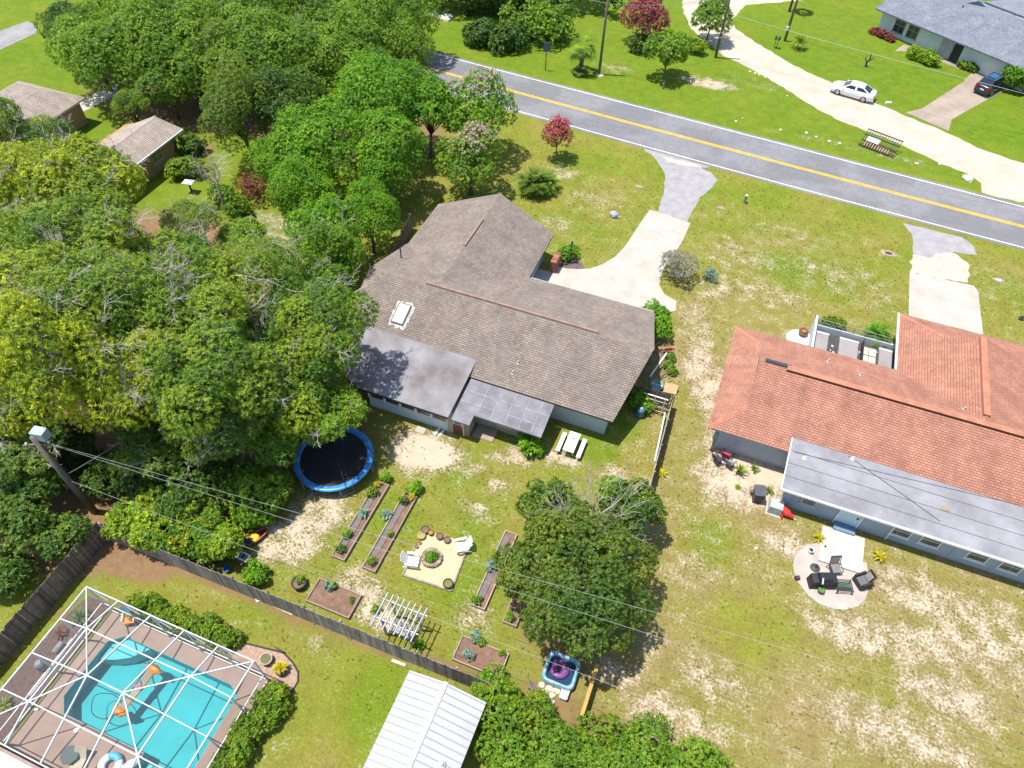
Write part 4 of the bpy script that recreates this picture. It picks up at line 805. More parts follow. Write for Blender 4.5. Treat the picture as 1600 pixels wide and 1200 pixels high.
# ================================================================== fire pit corner
FP = [(-12.10, 15.43), (-9.04, 15.59), (-9.25, 18.30), (-10.40, 18.76), (-11.19, 18.68), (-12.21, 18.60), (-12.15, 17.68), (-12.27, 17.30), (-12.22, 16.68)]
GRV = mat('cream_pebbles', (.66, .55, .34), .9, .3, 5., 22, c2=(.52, .40, .22), bstr=.7)
setting(obj('fire_pit_gravel', MB().sheet(FP, .03), GRV))
r = random.Random(4); peb = MB()
import itertools
def inpoly(x, y, P_):
    c = False; n_ = len(P_)
    for i in range(n_):
        (x1, y1), (x2, y2) = P_[i], P_[(i+1) % n_]
        if (y1 > y) != (y2 > y) and x < (x2-x1)*(y-y1)/(y2-y1)+x1: c = not c
    return c
cnt = 0
while cnt < 2600:
    x, y = r.uniform(-12.6, -8.6), r.uniform(15.2, 19.)
    if not inpoly(x, y, FP): continue
    s = r.uniform(.02, .05); a = r.uniform(0, 6); k = len(peb.v); h = r.uniform(.5, 1.)*s
    peb.v += [(x+s*math.cos(a+q*1.571), y+s*.7*math.sin(a+q*1.571), .028) for q in range(4)]+[(x, y, .03+h)]; peb.f += [(k+q, k+(q+1) % 4, k+4) for q in range(4)]; cnt += 1
setting(tag(obj('pebbles', peb, mat('loose_pebbles', (.72, .62, .40), .9, .4, 9., 30, c2=(.45, .33, .18))), 'cream pebbles scattered over the fire pit corner', 'pebbles'), 'stuff')
o = T('timber_edging', 'grey timber edging along three sides of the pebble corner', 'edging', -10.5, 15.6)
for p, q in ((FP[0], FP[1]), (FP[1], FP[2]), (FP[7], FP[8]), (FP[8], FP[0])): obj('timber', MB().bar((*p, .06), (*q, .06), .10, .12), GREYW, o)
fx, fy = -10.97, 17.02
o = T('fire_pit', 'ring of tan stone blocks round a green planting on the pebbles', 'fire pit', fx, fy); STN = mat('tan_stone', (.36, .27, .225), .9, .25, 4., 30, rnd=.3)
for k in range(14):
    a0_, a1_ = 2*math.pi*k/14+.02, 2*math.pi*(k+1)/14-.02; h = .30+.02*(k % 3)
    obj('stone', MB().prism([(fx+rr*math.cos(a), fy+rr*math.sin(a)) for rr, a in ((.42, a0_), (.63, a0_), (.64, (a0_+a1_)/2), (.63, a1_), (.42, a1_))], 0, h), STN, o)
obj('soil', MB().lathe([(.42, 0), (.42, .2)], (fx, fy, 0), 16), SOIL, o)
tag(obj('garden_ornament', MB().lathe([(.05, .2), (.06, .3), (.025, .45), (.045, .52), (.02, .58)], (fx+.03, fy-.02, 0), 8), mat('stone_grey', (.30, .30, .30), .8)), 'small grey ornament standing in the middle of the fire pit planting', 'ornament')
def adirondack(label, x, y, rz):
    o = T('adirondack_chair', label, 'chair', x, y, 0, rz, 'white lawn chairs at the fire pit')
    for i in range(5): obj('seat_slat', MB().add([(.42, -.28+i*.115, .36), (.42, -.18+i*.115, .36), (-.25, -.18+i*.115, .24), (-.25, -.28+i*.115, .24), (.42, -.28+i*.115, .34), (.42, -.18+i*.115, .34), (-.25, -.18+i*.115, .22), (-.25, -.28+i*.115, .22)], [(0, 1, 2, 3), (7, 6, 5, 4), (0, 4, 5, 1), (2, 6, 7, 3), (1, 5, 6, 2), (3, 7, 4, 0)]), WPT, o, local=True)
    for i in range(5):
        h = (.78, .88, .92, .88, .78)[i]; obj('back_slat', MB().bar((-.25, -.24+i*.12, .22), (-.25-.42*h, -.28+i*.14, .22+.78*h), .11, .025, up=(1, 0, 0)), WPT, o, local=True)
    for s in (-1, 1):
        obj('arm', MB().box(-.35, s*.38-.07, .53, .45, s*.38+.07, .56), WPT, o, local=True); obj('leg', MB().box(.33, s*.34-.04, 0, .41, s*.34+.04, .53), WPT, o, local=True); obj('leg', MB().bar((-.5, s*.34, 0), (.1, s*.34, .3), .05, .09), WPT, o, local=True)
    return o
adirondack('white slatted lawn chair left of the stone fire pit', -11.95, 16.35, .25)
adirondack('white slatted lawn chair at the far right corner of the pebbles', -9.55, 18.35, 3.75)
def pot(label, x, y, r_, h, m_, grp='pots round the fire pit', plantm=None, z=0):
    o = T('plant_pot', label, 'pot', x, y, z, 0, grp)
    obj('pot_body', MB().lathe([(r_*.7, 0), (r_*.95, h*.8), (r_*1.05, h*.82), (r_*1.05, h), (r_*.85, h), (r_*.8, h*.85)], (0, 0, 0), 14), m_, o, local=True)
    obj('soil', MB().lathe([(r_*.8, h*.8), (r_*.8, h*.87)], (0, 0, 0), 12), plantm or SOIL, o, local=True); return o
PB = mat('brown_glaze', (.10, .06, .05), .5, .3, 6.); PG = mat('grey_pot', (.36, .33, .27), .7, .2, 5.)
pot('dark brown pot, farthest of the row behind the fire pit', -12.15, 18.55, .26, .30, PB); pot('wide grey pot with yellow centre beside the dark brown pot', -12.2, 18.1, .25, .28, PG, plantm=mat('yellow_moss', (.38, .30, .05), .9))
pot('small brown pot with orange plant, second of the far row', -11.75, 18.5, .17, .28, PB, plantm=mat('orange_bloom', (.55, .22, .03), .8)); pot('brown pot in the middle of the far pebble edge', -11.15, 18.5, .22, .25, PB)
pot('brown pot next to the far lawn chair', -10.62, 18.45, .22, .25, PB); pot('tiny terracotta pot left of the grey pot', -12.1, 17.68, .11, .16, mat('terracotta', (.40, .16, .07), .8)); pot('smallest dark pot at the left pebble edge', -12.15, 17.38, .12, .14, PB)
pot('black cauldron pot with dry plant at the near pebble corner', -9.35, 15.85, .30, .34, mat('black_iron', (.03, .03, .03), .6), plantm=mat('dry_plant', (.20, .19, .06), .9))
pot('large black cauldron planter by the long fence', -17.4, 12.6, .42, .46, MATS['black_iron'], 'cauldron planter', mat('brown_soil', (.20, .13, .09), .95))

# ================================================================== slatted swing pergola
WH2 = mat('whitewashed_wood', (.50, .54, .57), .8, .25, 4., c2=(.36, .40, .43))
o = T('swing_pergola', 'whitewashed slatted pergola holding a wooden swing by the fence', 'pergola', -10.5, 12.4)
for x, y in ((-11.35, 11.9), (-11.3, 13.0), (-9.7, 11.8), (-9.62, 12.85)): obj('post', MB().box(x-.055, y-.055, 0, x+.055, y+.055, 2.1), WH2, o)
for y in (11.88, 12.95): obj('beam', MB().box(-11.85, y-.03, 2.08, -9.15, y+.03, 2.2), WH2, o)
for i in range(8): obj('rafter', MB().box(-11.75+i*.34, 11.35, 2.2, -11.70+i*.34, 13.35, 2.29), WH2, o)
for x, y in ((-11.35, 11.9), (-9.7, 11.8), (-11.3, 13.0), (-9.62, 12.85)): obj('brace', MB().bar((x, y, 1.7), (x+(.35 if x < -10.5 else -.35), y, 2.08), .05), WH2, o)
o = T('porch_swing', 'weathered slatted bench swing hanging under the pergola', 'swing', -10.5, 12.2); SWM = mat('swing_wood', (.50, .46, .42), .85, .25, 4.)
for i in range(5): obj('seat_slat', MB().box(-11.1, 11.98+i*.095, .45, -9.85, 12.06+i*.095, .475), SWM, o)
for i in range(4): obj('back_slat', MB().box(-11.1, 12.47+i*.035, .56+i*.12, -9.85, 12.50+i*.035, .65+i*.12), SWM, o)
for x in (-11.12, -9.84): obj('arm', MB().box(x-.03, 11.95, .68, x+.03, 12.5, .71), SWM, o); obj('chain', MB().tube([(x, 12.0, .68), (x, 12.3, 2.1)], .012, 4), DARK, o); obj('side_frame', MB().bar((x, 12.0, .42), (x, 12.48, .44), .05), SWM, o)

# ================================================================== hot tub and things by the hedge
sxp = T('inflatable_spa', 'square blue and white inflatable spa with dark inside under the tree', 'hot tub', -1.6, 13.6)
def rrect(cx_, cy_, w, h, r_, n=5):
    out = []
    for k, (sx_, sy_) in enumerate(((1, 1), (-1, 1), (-1, -1), (1, -1))):
        for i in range(n+1): a = math.pi/2*k+math.pi/2*i/n; out.append((cx_+sx_*(w/2-r_)+r_*math.cos(a), cy_+sy_*(h/2-r_)+r_*math.sin(a)))
    return out
m_sp = mat('spa_vinyl', (.34, .50, .58), .35, .2, 2.2, 40, c2=(.07, .24, .34), spec=.5)
A_ = rrect(-1.55, 13.55, 1.85, 1.75, .35); mb = MB(); n_ = len(A_)
def sc_(P_, s): return [(-1.55+(x+1.55)*s, 13.55+(y-13.55)*s) for x, y in P_]
for s, z in ((.97, 0), (1.0, .25), (.99, .5), (.93, .62), (.84, .62), (.77, .52), (.76, .1)): mb.v += [(x, y, z) for x, y in sc_(A_, s)]
mb.f = [(k*n_+i, k*n_+(i+1) % n_, (k+1)*n_+(i+1) % n_, (k+1)*n_+i) for k in range(6) for i in range(n_)]
obj('wall', mb, m_sp, sxp, smooth=True); obj('water', MB().sheet(sc_(A_, .77), .32), glass('spa_water', (.02, .05, .10)), sxp)
o = T('pool_ring', 'round purple float lying inside the inflatable spa', 'float', -1.65, 13.6, .34)
obj('disc', MB().lathe([(.50, 0), (.54, .06), (.50, .13), (.16, .15), (.14, .08)], (0, 0, 0), 24), mat('purple_vinyl', (.17, .055, .19), .35, .15, 3.), o, local=True, smooth=True)
obj('hub', MB().lathe([(.14, .08), (.13, .16), (.05, .17)], (0, 0, 0), 12), DARK, o, local=True)
o = T('spa_steps', 'flat pale stepping stones between the spa and the hedge', 'stepping stones', -1.54, 12.46); r = random.Random(3)
for px in ((-2.31, 12.58), (-1.86, 12.55), (-1.46, 12.56), (-2.02, 12.27), (-1.63, 12.32)):
    x, y = px; obj('stone', MB().prism([(x+.22*r.uniform(.7, 1.1)*math.cos(a), y+.2*r.uniform(.7, 1.1)*math.sin(a)) for a in np.linspace(0, 5.4, 7)], 0, .06), mat('flagstone', (.60, .54, .40), .9, .2, 3., rnd=.15), o)
o = T('storage_box', 'small pale grey plastic box beside the spa', 'box', -1.00, 12.50); x, y = o.location.x, o.location.y
obj('bin', MB().prism(rrect(x, y, .42, .55, .08, 2), 0, .3), mat('grey_plastic', (.42, .46, .48), .5), o); obj('lid', MB().prism(rrect(x, y, .46, .59, .08, 2), .301, .36), mat('pale_plastic', (.55, .60, .62), .4), o)
o = T('old_bench', 'short brown plank bench at the hedge edge below the spa', 'bench', -2.43, 12.10, 0, -.35)
for k in range(3): obj('plank', MB().box(-.5, -.18+k*.13, .36, .5, -.07+k*.13, .40), mat('old_plank', (.22, .17, .15), .9, .3), o, local=True)
for x in (-.4, .4): obj('leg', MB().box(x-.04, -.15, 0, x+.04, .15, .36), MATS['old_plank'], o, local=True)
tag(obj('grey_tray', MB().cbox((-1.63, 11.98, 0.05), (.5, .34, .06), -.5), MATS['grey_plastic']), 'flat grey tray lying beside the hedge below the stepping stones', 'tray')

# ================================================================== toys by the left shrubs
o = T('toy_boat', 'dark red toy boat with yellow seat beside the vine hedge', 'toy', -21.46, 14.22, 0, 1.15)
hull = MB(); HP = [(-.8, 0), (-.6, .22), (0, .30), (.5, .22), (.85, 0), (.5, -.22), (0, -.30), (-.6, -.22)]
hull.v = [(x*.8, y*.7, .02) for x, y in HP]+[(x, y, .3) for x, y in HP]+[(x*.9, y*.82, .3) for x, y in HP]+[(x*.75, y*.6, .1) for x, y in HP]
hull.f = [(k*8+i, k*8+(i+1) % 8, (k+1)*8+(i+1) % 8, (k+1)*8+i) for k in range(3) for i in range(8)]+[tuple(range(24, 32))]
obj('hull', hull, mat('dark_red_plastic', (.16, .025, .03), .4), o, local=True); obj('seat', MB().lathe([(.25, .12), (.3, .28), (.22, .36)], (-.1, 0, 0), 10), mat('yellow_plastic', (.80, .52, .01), .4, bstr=0), o, local=True)
obj('rim', MB().tube([(x*1.0, y*1.0, .31) for x, y in HP], .035, 6, close=True), mat('coral_plastic', (.55, .16, .12), .4), o, local=True)
o = T('play_kitchen', 'white and black toy cooker beside the vine hedge', 'toy', -21.30, 12.73, 0, -.05)
obj('cabinet', MB().box(-.38, -.2, 0, .38, .2, .55), mat('toy_wood', (.50, .36, .26), .7), o, local=True); obj('worktop', MB().box(-.42, -.24, .551, .42, .24, .6), WHITE, o, local=True); obj('hob', MB().box(-.2, -.16, .601, .32, .16, .615), DARK, o, local=True)
for k in range(4): obj('burner', MB().lathe([(.055, .615), (.05, .625)], (-.08+.26*(k % 2), -.08+.16*(k//2), 0), 10), MATS['grey_plastic'], o, local=True)
o = T('pink_toy', 'small pink toy chest behind the toy cooker', 'toy', -21.88, 12.85, 0, .6); obj('chest', MB().box(-.2, -.14, 0, .2, .14, .28), mat('pink_plastic', (.65, .28, .38), .5), o, local=True); obj('lid', MB().box(-.22, -.16, .281, .22, .16, .33), MATS['pink_plastic'], o, local=True)
o = T('tarp_roll', 'long dark blue tarp roll between the vine hedge and the toy boat', 'tarp', -22.28, 12.96, 0, 1.0)
obj('roll', MB().tube([(-1.3, 0, .2), (-.4, .05, .24), (.5, 0, .22), (1.3, -.05, .2)], [.2, .25, .24, .18], 10), mat('navy_tarp', (.03, .045, .09), .5, .3, 3.), o, local=True, smooth=True); obj('strap', MB().tube([(-.05, .27, .1), (-.05, .2, .4), (-.05, -.15, .45), (-.05, -.24, .1)], .02, 5), DARK, o, local=True)
tag(obj('blue_bucket', MB().lathe([(.16, 0), (.22, .32), (.2, .32), (.15, .05)], (-21.85, 11.79, 0), 12), mat('bright_blue', (.03, .16, .45), .4)), 'bright blue bucket against the long fence below the vine hedge', 'bucket')
tag(obj('black_tub', MB().lathe([(.42, 0), (.5, .35), (.46, .35), (.4, .06)], (-21.80, 17.62, 0), 16), mat('black_rubber', (.03, .03, .03), .7)), 'shallow black tub in the shade left of the trampoline', 'tub')
o = T('back_step', 'two loose white boards at the foot of the porch wall', 'boards', -14.75, 25.65)
for p in ((-14.81, 25.45), (-14.47, 25.47)): obj('board', MB().bar((*p, .04), (p[0]+.1, p[1]+.75, .05), .16, .05), WHITE, o)
tag(obj('paver', MB().cbox((-15.88, 25.46, 0.03), (.7, .5, .05)), CONC), 'pale concrete paver beside the porch wall', 'paver')
tag(obj('grey_pole', MB().tube([(-12.93, 25.89, 0.05), (-12.96, 24.78, 0.05)], .02, 5), GREYW), 'grey pole lying on the bare sand below the back door', 'pole')
o = T('back_step_slab', 'concrete slab beside the back door of the brown house', 'step', -11.6, 26.7); obj('slab', MB().box(-12.4, 26.4, 0, -10.9, 27.45, .10), FCONC, o); obj('edge', MB().box(-12.42, 26.36, 0, -10.88, 26.398, .06), FCONC, o)

# ================================================================== beside the salmon house
o = T('trash_bin', 'black wheeled rubbish bin standing on the bare sand', 'bin', 6.66, 28.72, 0, .25); BK = mat('black_bin', (.035, .035, .045), .45, .1)
mb = MB(); mb.v = [(x*.26, y*.3, 0) for x, y in ((-1, -1), (1, -1), (1, 1), (-1, 1))]+[(x*.32, y*.38, 1.0) for x, y in ((-1, -1), (1, -1), (1, 1), (-1, 1))]; mb.f = [(3, 2, 1, 0), (4, 5, 6, 7), (0, 1, 5, 4), (1, 2, 6, 5), (2, 3, 7, 6), (3, 0, 4, 7)]
obj('body', mb, BK, o, local=True); obj('lid', MB().prism(rrect(0, .02, .70, .84, .12, 3), 1.003, 1.07), mat('grey_lid', (.10, .11, .13), .35), o, local=True); obj('handle', MB().tube([(-.25, .46, .98), (.25, .46, .98)], .02, 6), BK, o, local=True)
for s in (-1, 1): obj('wheel', MB().tube([(s*.28, .36, .12), (s*.34, .36, .12)], .12, 10), DARK, o, local=True)
o = T('air_conditioner', 'pale grey air conditioner beside the crumpled red umbrella', 'air conditioner', 7.86, 28.35); x, y = o.location.x, o.location.y
obj('casing', MB().box(x-.4, y-.38, .05, x+.4, y+.38, .78), mat('ac_grey', (.40, .46, .46), .5), o); obj('fan_grille', MB().lathe([(.28, .781), (.26, .80), (.05, .81)], (x, y, 0), 16), mat('ac_top', (.60, .63, .62), .5), o); obj('base_pad', MB().box(x-.5, y-.5, 0, x+.5, y+.5, .049), CONC, o)
for k in range(6): obj('louvre', MB().box(x-.41, y-.34+k*.11, .1, x-.40, y-.28+k*.11, .74), WHITE, o)
o = T('red_umbrella', 'crumpled red canvas lying beside the air conditioner', 'umbrella', 8.48, 28.29, 0, -.35); REDC = mat('red_canvas', (.56, .045, .03), .75, .2, 3.)
obj('canopy', MB().tube([(-.55, .02, .3), (-.2, .0, .36), (.2, -.02, .34), (.62, .0, .22)], [.12, .30, .26, .07], 9), REDC, o, local=True); obj('fold', MB().tube([(-.5, -.12, .42), (-.1, -.25, .30), (.1, -.42, .08)], [.08, .15, .05], 7), REDC, o, local=True); obj('pole', MB().tube([(-.9, .05, .28), (.8, 0, .2)], .022, 6), WHITE, o, local=True)
def lawn_chair(label, x, y, rz, fabric, frame=DARK, grp='folding chairs by the salmon house wall'):
    o = T('folding_chair', label, 'chair', x, y, 0, rz, grp)
    obj('seat', MB().cbox((0, 0, .42), (.5, .5, .04), 0, .08), fabric, o, local=True); obj('backrest', MB().cbox((0, .32, .72), (.5, .04, .62), 0, -.28), fabric, o, local=True)
    for s in (-1, 1):
        obj('leg', MB().bar((s*.27, -.25, 0), (s*.27, .3, .62), .03), frame, o, local=True); obj('leg', MB().bar((s*.27, .28, 0), (s*.27, -.25, .6), .03), frame, o, local=True); obj('arm', MB().cbox((s*.29, 0, .63), (.05, .55, .03)), frame, o, local=True)
    return o
STRP = mat('floral_fabric', (.45, .47, .52), .8, .8, 9., 60, c2=(.04, .05, .09))
lawn_chair('dark patterned folding chair farthest out on the sand by the wall', 4.52, 30.64, 2.7, STRP); lawn_chair('pink and white folding chair against the wall corner', 4.16, 31.16, 2.9, mat('pink_fabric', (.55, .06, .14), .8, .3, 6.))
lawn_chair('red cushioned dark metal chair in the eave shade', 4.66, 32.28, 3.3, mat('red_fabric', (.48, .05, .04), .8)); lawn_chair('black folding chair at the far left of the wall chairs', 3.69, 30.63, 2.4, mat('charcoal_fabric', (.05, .05, .06), .8))
tag(obj('surfboard', MB().tube([(3.22, 32.15, .05), (3.2, 32.1, .6), (3.22, 32.05, 1.3), (3.24, 32.0, 1.7)], [.06, .2, .19, .04], 8), mat('seafoam_board', (.20, .42, .36), .4)), 'green board leaning on the corner of the salmon house', 'board')
# back deck of pale planks and the round patio set
dk = T('pale_deck', 'pale bleached plank deck at the rear door of the salmon house', 'deck', 12.2, 27.2); BLD = mat('bleached_plank', (.53, .505, .465), .85, .2, 3., 40, c2=(.43, .405, .37), rnd=.10)
pk = bpy.data.meshes.new('deck_board'); mb = MB().box(0, 0, .10, .128, 2.55, .14); pk.from_pydata(mb.v, [], mb.f); pk.materials.append(BLD)
for i in range(19): piece('deck_board', pk, dk, (-1.30+i*.134, -1.45+.03*i*.1, 0))
for y in (-1.3, 0, .9): obj('joist', MB().box(-1.28, y, 0, 1.22, y+.08, .098), GREYW, dk, local=True)
px, py = 10.77, 25.18; o = T('umbrella_base', 'round black umbrella base without umbrella on the patio', 'umbrella base', px, py); obj('base', MB().lathe([(.30, .04), (.30, .08), (.12, .14), (.05, .16)], (px, py, 0), 18), mat('base_black', (.07, .065, .07), .6), o); obj('stem', MB().lathe([(.035, .16), (.03, .5)], (px, py, 0), 8), DARK, o)
px, py = 11.17, 24.23; o = T('covered_grill', 'barbecue under a black cover on the round patio', 'grill', px, py, .04, .35); CVR = mat('black_cover', (.028, .029, .035), .55, .3, 3.)
mb = MB(); prof = [(-.75, .55), (-.72, .8), (-.4, .86), (-.34, 1.12), (.34, 1.12), (.40, .88), (.72, .84), (.76, .55)]
mb.v = [(x, s*(.30 if z < 1 else .22), z) for s in (-1, 1) for x, z in prof]+[(x*1.02, s*.34, .03) for s in (-1, 1) for x in (-.74, .74)]
mb.f = [(0, 1, 2, 3, 4, 5, 6, 7)[::-1], tuple(range(8, 16))]+[(i, i+1, 9+i, 8+i) for i in range(7)]+[(16, 17, 7, 0), (18, 8, 15, 19), (16, 0, 8, 18), (17, 19, 15, 7)]
obj('cover', mb, CVR, o, local=True); obj('logo_strip', MB().cbox((-.25, -.29, 1.0), (.10, .02, .42), .2, -.5), WHITE, o, local=True); obj('strap', MB().box(-.77, -.35, .3, .77, -.345, .36), DARK, o, local=True)
def patio_chair(label, x, y, rz, wick):
    o = T('patio_chair', label, 'chair', x, y, .04, rz, 'dark patio chairs'); c2 = mat('taupe_sling', (.24, .215, .205), .8)
    obj('seat', MB().cbox((0, 0, .38), (.58, .58, .10), 0, .05), c2 if not wick else mat('charcoal_cushion', (.16, .15, .16), .8), o, local=True)
    obj('backrest', MB().cbox((0, .36, .72), (.56, .06, .72), 0, -.3), c2 if not wick else wick, o, local=True)
    if wick:
        for s in (-1, 1): obj('side', MB().cbox((s*.36, .02, .38), (.12, .72, .56)), wick, o, local=True)
        obj('skirt', MB().box(-.40, -.36, .04, .40, -.30, .34), wick, o, local=True); obj('cushion', MB().cbox((0, .29, .72), (.42, .12, .46), 0, -.3), mat('grey_cushion', (.30, .28, .26), .9), o, local=True)
    else:
        for s in (-1, 1):
            obj('frame', MB().tube([(s*.33, -.3, 0), (s*.33, -.28, .58), (s*.33, .25, .60), (s*.31, .45, 1.1)], .025, 6), DARK, o, local=True); obj('leg', MB().tube([(s*.33, .3, 0), (s*.33, .2, .58)], .025, 6), DARK, o, local=True)
        obj('top_bar', MB().tube([(-.31, .45, 1.1), (.31, .45, 1.1)], .025, 6), DARK, o, local=True)
    return o
px, py = 11.81, 25.38; patio_chair('dark sling patio chair with its back to the deck', px, py, .45, None)
px, py = 13.43, 25.19; patio_chair('charcoal wicker armchair at the right edge of the patio', px, py, -.9, mat('wicker', (.05, .05, .055), .6, .5, 20., 60))
px, py = 12.42, 24.43; o = T('slat_table', 'black slatted metal bench table on the patio', 'table', px, py, .04, .3)
for i in range(9): obj('slat', MB().box(-.42, -.34+i*.085, .40, .42, -.29+i*.085, .42), mat('green_slat', (.09, .17, .09), .5) if 3 <= i <= 5 else DARK, o, local=True)
for a in (-1, 1):
    obj('frame', MB().box(a*.44-.02, -.38, .38, a*.44+.02, .42, .43), DARK, o, local=True)
    for c in (-1, 1): obj('leg', MB().box(a*.43-.02, c*.34-.02, 0, a*.43+.02, c*.34+.02, .38), DARK, o, local=True)
px, py = 11.22, 23.73; pot('striped grey pot with a green succulent beside the grill', px, py, .2, .3, mat('striped_pot', (.22, .20, .19), .7, .6, 9.), 'patio pots', mat('succulent', (.10, .25, .02), .7), .04)
px, py = 10.36, 26.16; pot('white pot with dark leaves at the patio edge', px, py, .17, .3, WHITE, 'patio pots', mat('dark_leaf', (.03, .05, .03), .7), .04)
tag(obj('black_box', MB().cbox((9.83, 24.06, 0.14), (.26, .22, .2), .5), DARK), 'small black box at the left edge of the round patio', 'box')
tag(obj('lantern', MB().lathe([(.05, .14), (.06, .24), (.03, .3)], (11.18, 26.82, 0), 8), DARK), 'small black lantern standing on the pale deck', 'lantern')
# front courtyard of the salmon house
ct = T('courtyard_wall', 'low pale wall and rail round the front courtyard of the salmon house', 'wall', 11, 45); CW = mat('courtyard_white', (.58, .61, .64), .8, .1)
obj('wall', MB().box(8.2, 41.4, 0, 8.36, 46.35, 1.35), CW, ct); obj('wall', MB().box(8.36, 46.2, 0, 14.55, 46.34, .55), CW, ct)
for z in (.8, 1.1): obj('rail', MB().box(8.36, 46.25, z, 13.9, 46.29, z+.035), mat('rail_grey', (.28, .30, .30), .5), ct)
for i in range(7): obj('rail_post', MB().box(8.5+i*.9, 46.24, .55, 8.55+i*.9, 46.30, 1.14), MATS['rail_grey'], ct)
setting(obj('courtyard_bed', MB().sheet([(8.37, 41.0), (14.6, 41.0), (14.6, 46.19), (8.37, 46.19)], .012), mat('dark_mulch', (.035, .032, .033), .95, .5, 6., 25, c2=(.11, .10, .10))))
SLB = mat('mauve_slab', (.30, .275, .275), .8, .12, 1.2)
for k, (x0, x1) in enumerate(((8.55, 9.6), (10.45, 11.85), (13.4, 14.4))):
    s_ = T('courtyard_slab', ('grey courtyard slab against the pale side wall', 'widest grey courtyard slab, in the middle', 'grey courtyard slab beside the garage wing')[k], 'slab', (x0+x1)/2, 43.6, 0, 0, 'courtyard slabs')
    obj('slab', MB().box(x0, 41.2, 0, x1, 45.75, .16), SLB, s_); obj('white_curb', MB().box(x0-.02, 45.751, 0, x1+.02, 45.95, .2), CW, s_)
s_ = T('tile_walk', 'walk of white patterned tiles between the courtyard slabs', 'walk', 12.7, 43.5)
tm = mat('patterned_tile', (.62, .58, .48), .7, .5, 7., 30, c2=(.40, .38, .33))
for k in range(5):
    for q in range(2): obj('tile', MB().box(12.15+q*.55, 41.3+k*.9, 0, 12.66+q*.55, 42.12+k*.9, .06), tm, s_)
rl = obj('gate_rail', MB().box(12.08, 41.3, .06, 12.12, 45.9, .7), DARK, s_)
r = random.Random(12)
st_ = T('white_stones', 'white stones scattered in the dark courtyard bed', 'stones', 11, 43)
for k in range(26):
    x = r.choice((10.05, 12.05-.05, 13.25))+r.uniform(-.2, .1); y = r.uniform(41.5, 45.6); s = r.uniform(.06, .12); obj('stone', MB().lathe([(s, 0), (s*1.1, s*.4), (s*.5, s*.8)], (x, y, 0), 6), CW, st_)
px, py = 7.64, 45.30; setting(obj('round_slab', MB().lathe([(1.05, 0), (1.05, .08)], (7.55, 44.6, 0), 28), CW))
o = T('brown_urn', 'round brown banded pot on the pale round slab', 'pot', 7.66, 45.16); x, y = o.location.x, o.location.y
obj('urn', MB().lathe([(.2, .08), (.34, .25), (.36, .45), (.27, .62), (.24, .62), (.2, .4)], (x, y, 0), 16), mat('brown_clay', (.21, .09, .045), .6, .3, 5.), o, smooth=True); obj('band', MB().lathe([(.362, .33), (.37, .38), (.362, .43)], (x, y, 0), 16), mat('tan_clay', (.40, .22, .10), .6), o)

# ================================================================== front of the brown house
o = T('brick_planter', 'short brick wall stub at the front entry of the brown house', 'brick wall', -12.9, 45.2); BRK = mat('red_brick', (.40, .165, .115), .85, .2, 4., 30, rnd=.35); bk = bpy.data.meshes.new('brick'); mb = MB().box(-.11, -.05, 0, .11, .05, .068); bk.from_pydata(mb.v, [], mb.f); bk.materials.append(BRK)
obj('core', MB().box(-13.15, 44.55, 0, -12.70, 45.75, 1.12), mat('mortar', (.28, .25, .23), .95), o)
for k in range(15):
    for q in range(5): piece('brick', bk, o, (.212, -.55+.24*q+(.12 if k % 2 else 0)-.02, .01+k*.075), (0, 0, math.pi/2))
    for q in range(2): piece('brick', bk, o, (-.12+.23*q, -.66, .01+k*.075), (0, 0, 0))
for q in range(6): piece('brick', bk, o, (-.02, -.56+.235*q, 1.122), (0, 0, 0), (2.1, 2.1, 1))
setting(obj('mulch_ring', MB().sheet([(-12.6, 44.4), (-12.6, 46.2), (-12.0, 46.9), (-11.2, 46.9), (-10.7, 46.3), (-10.8, 45.6), (-11.4, 45.0)], .02), mat('grey_mulch', (.19, .15, .135), .95, .4, 8., 30)))
lx, ly = -11.95, 46.35
o = T('lamp_post', 'black garden lamp post in the mulch ring', 'lamp post', lx, ly); obj('post', MB().lathe([(.07, 0), (.05, .1), (.045, 1.9)], (lx, ly, 0), 8), DARK, o); obj('lantern', MB().lathe([(.06, 1.9), (.10, 2.0), (.11, 2.2), (.03, 2.3)], (lx, ly, 0), 6), GL, o); obj('base', MB().lathe([(.16, 0), (.14, .06)], (lx, ly, 0), 10), mat('brick_base', (.35, .18, .14), .9), o)
setting(obj('entry_slab', MB().box(-14.2, 41.2, 0, -12.75, 44.5, .04), CONC))
o = T('grey_boulder', 'grey boulder lying alone on the front lawn', 'boulder', -10.31, 54.09); x, y = o.location.x, o.location.y; r = random.Random(2)
mb = MB().lathe([(.30, 0), (.42, .15), (.36, .35), (.18, .5), (.05, .55)], (0, 0, 0), 9); mb.v = [(vx*r.uniform(.85, 1.2), vy*r.uniform(.7, 1.0), vz) for vx, vy, vz in mb.v]; obj('rock', mb, mat('rock_grey', (.42, .43, .47), .9, .25, 3.), o, local=True); obj('chip', MB().cbox((.45, -.1, .06), (.2, .15, .12), .5), MATS['rock_grey'], o, local=True)
def utility_lid(label, x, y, rx, lid):
    o = T('meter_lid', label, 'utility lid', x, y, 0, 0, 'utility lids in the lawns'); obj('collar', MB().prism([(rx*math.cos(a), rx*.55*math.sin(a)) for a in np.linspace(0, 5.9, 12)], 0, .03), mat('worn_dirt', (.42, .32, .24), .95, .3, 4.), o, local=True); obj('lid', MB().prism(rrect(0, 0, .55, .3, .1, 2), .031, .06), lid, o, local=True)
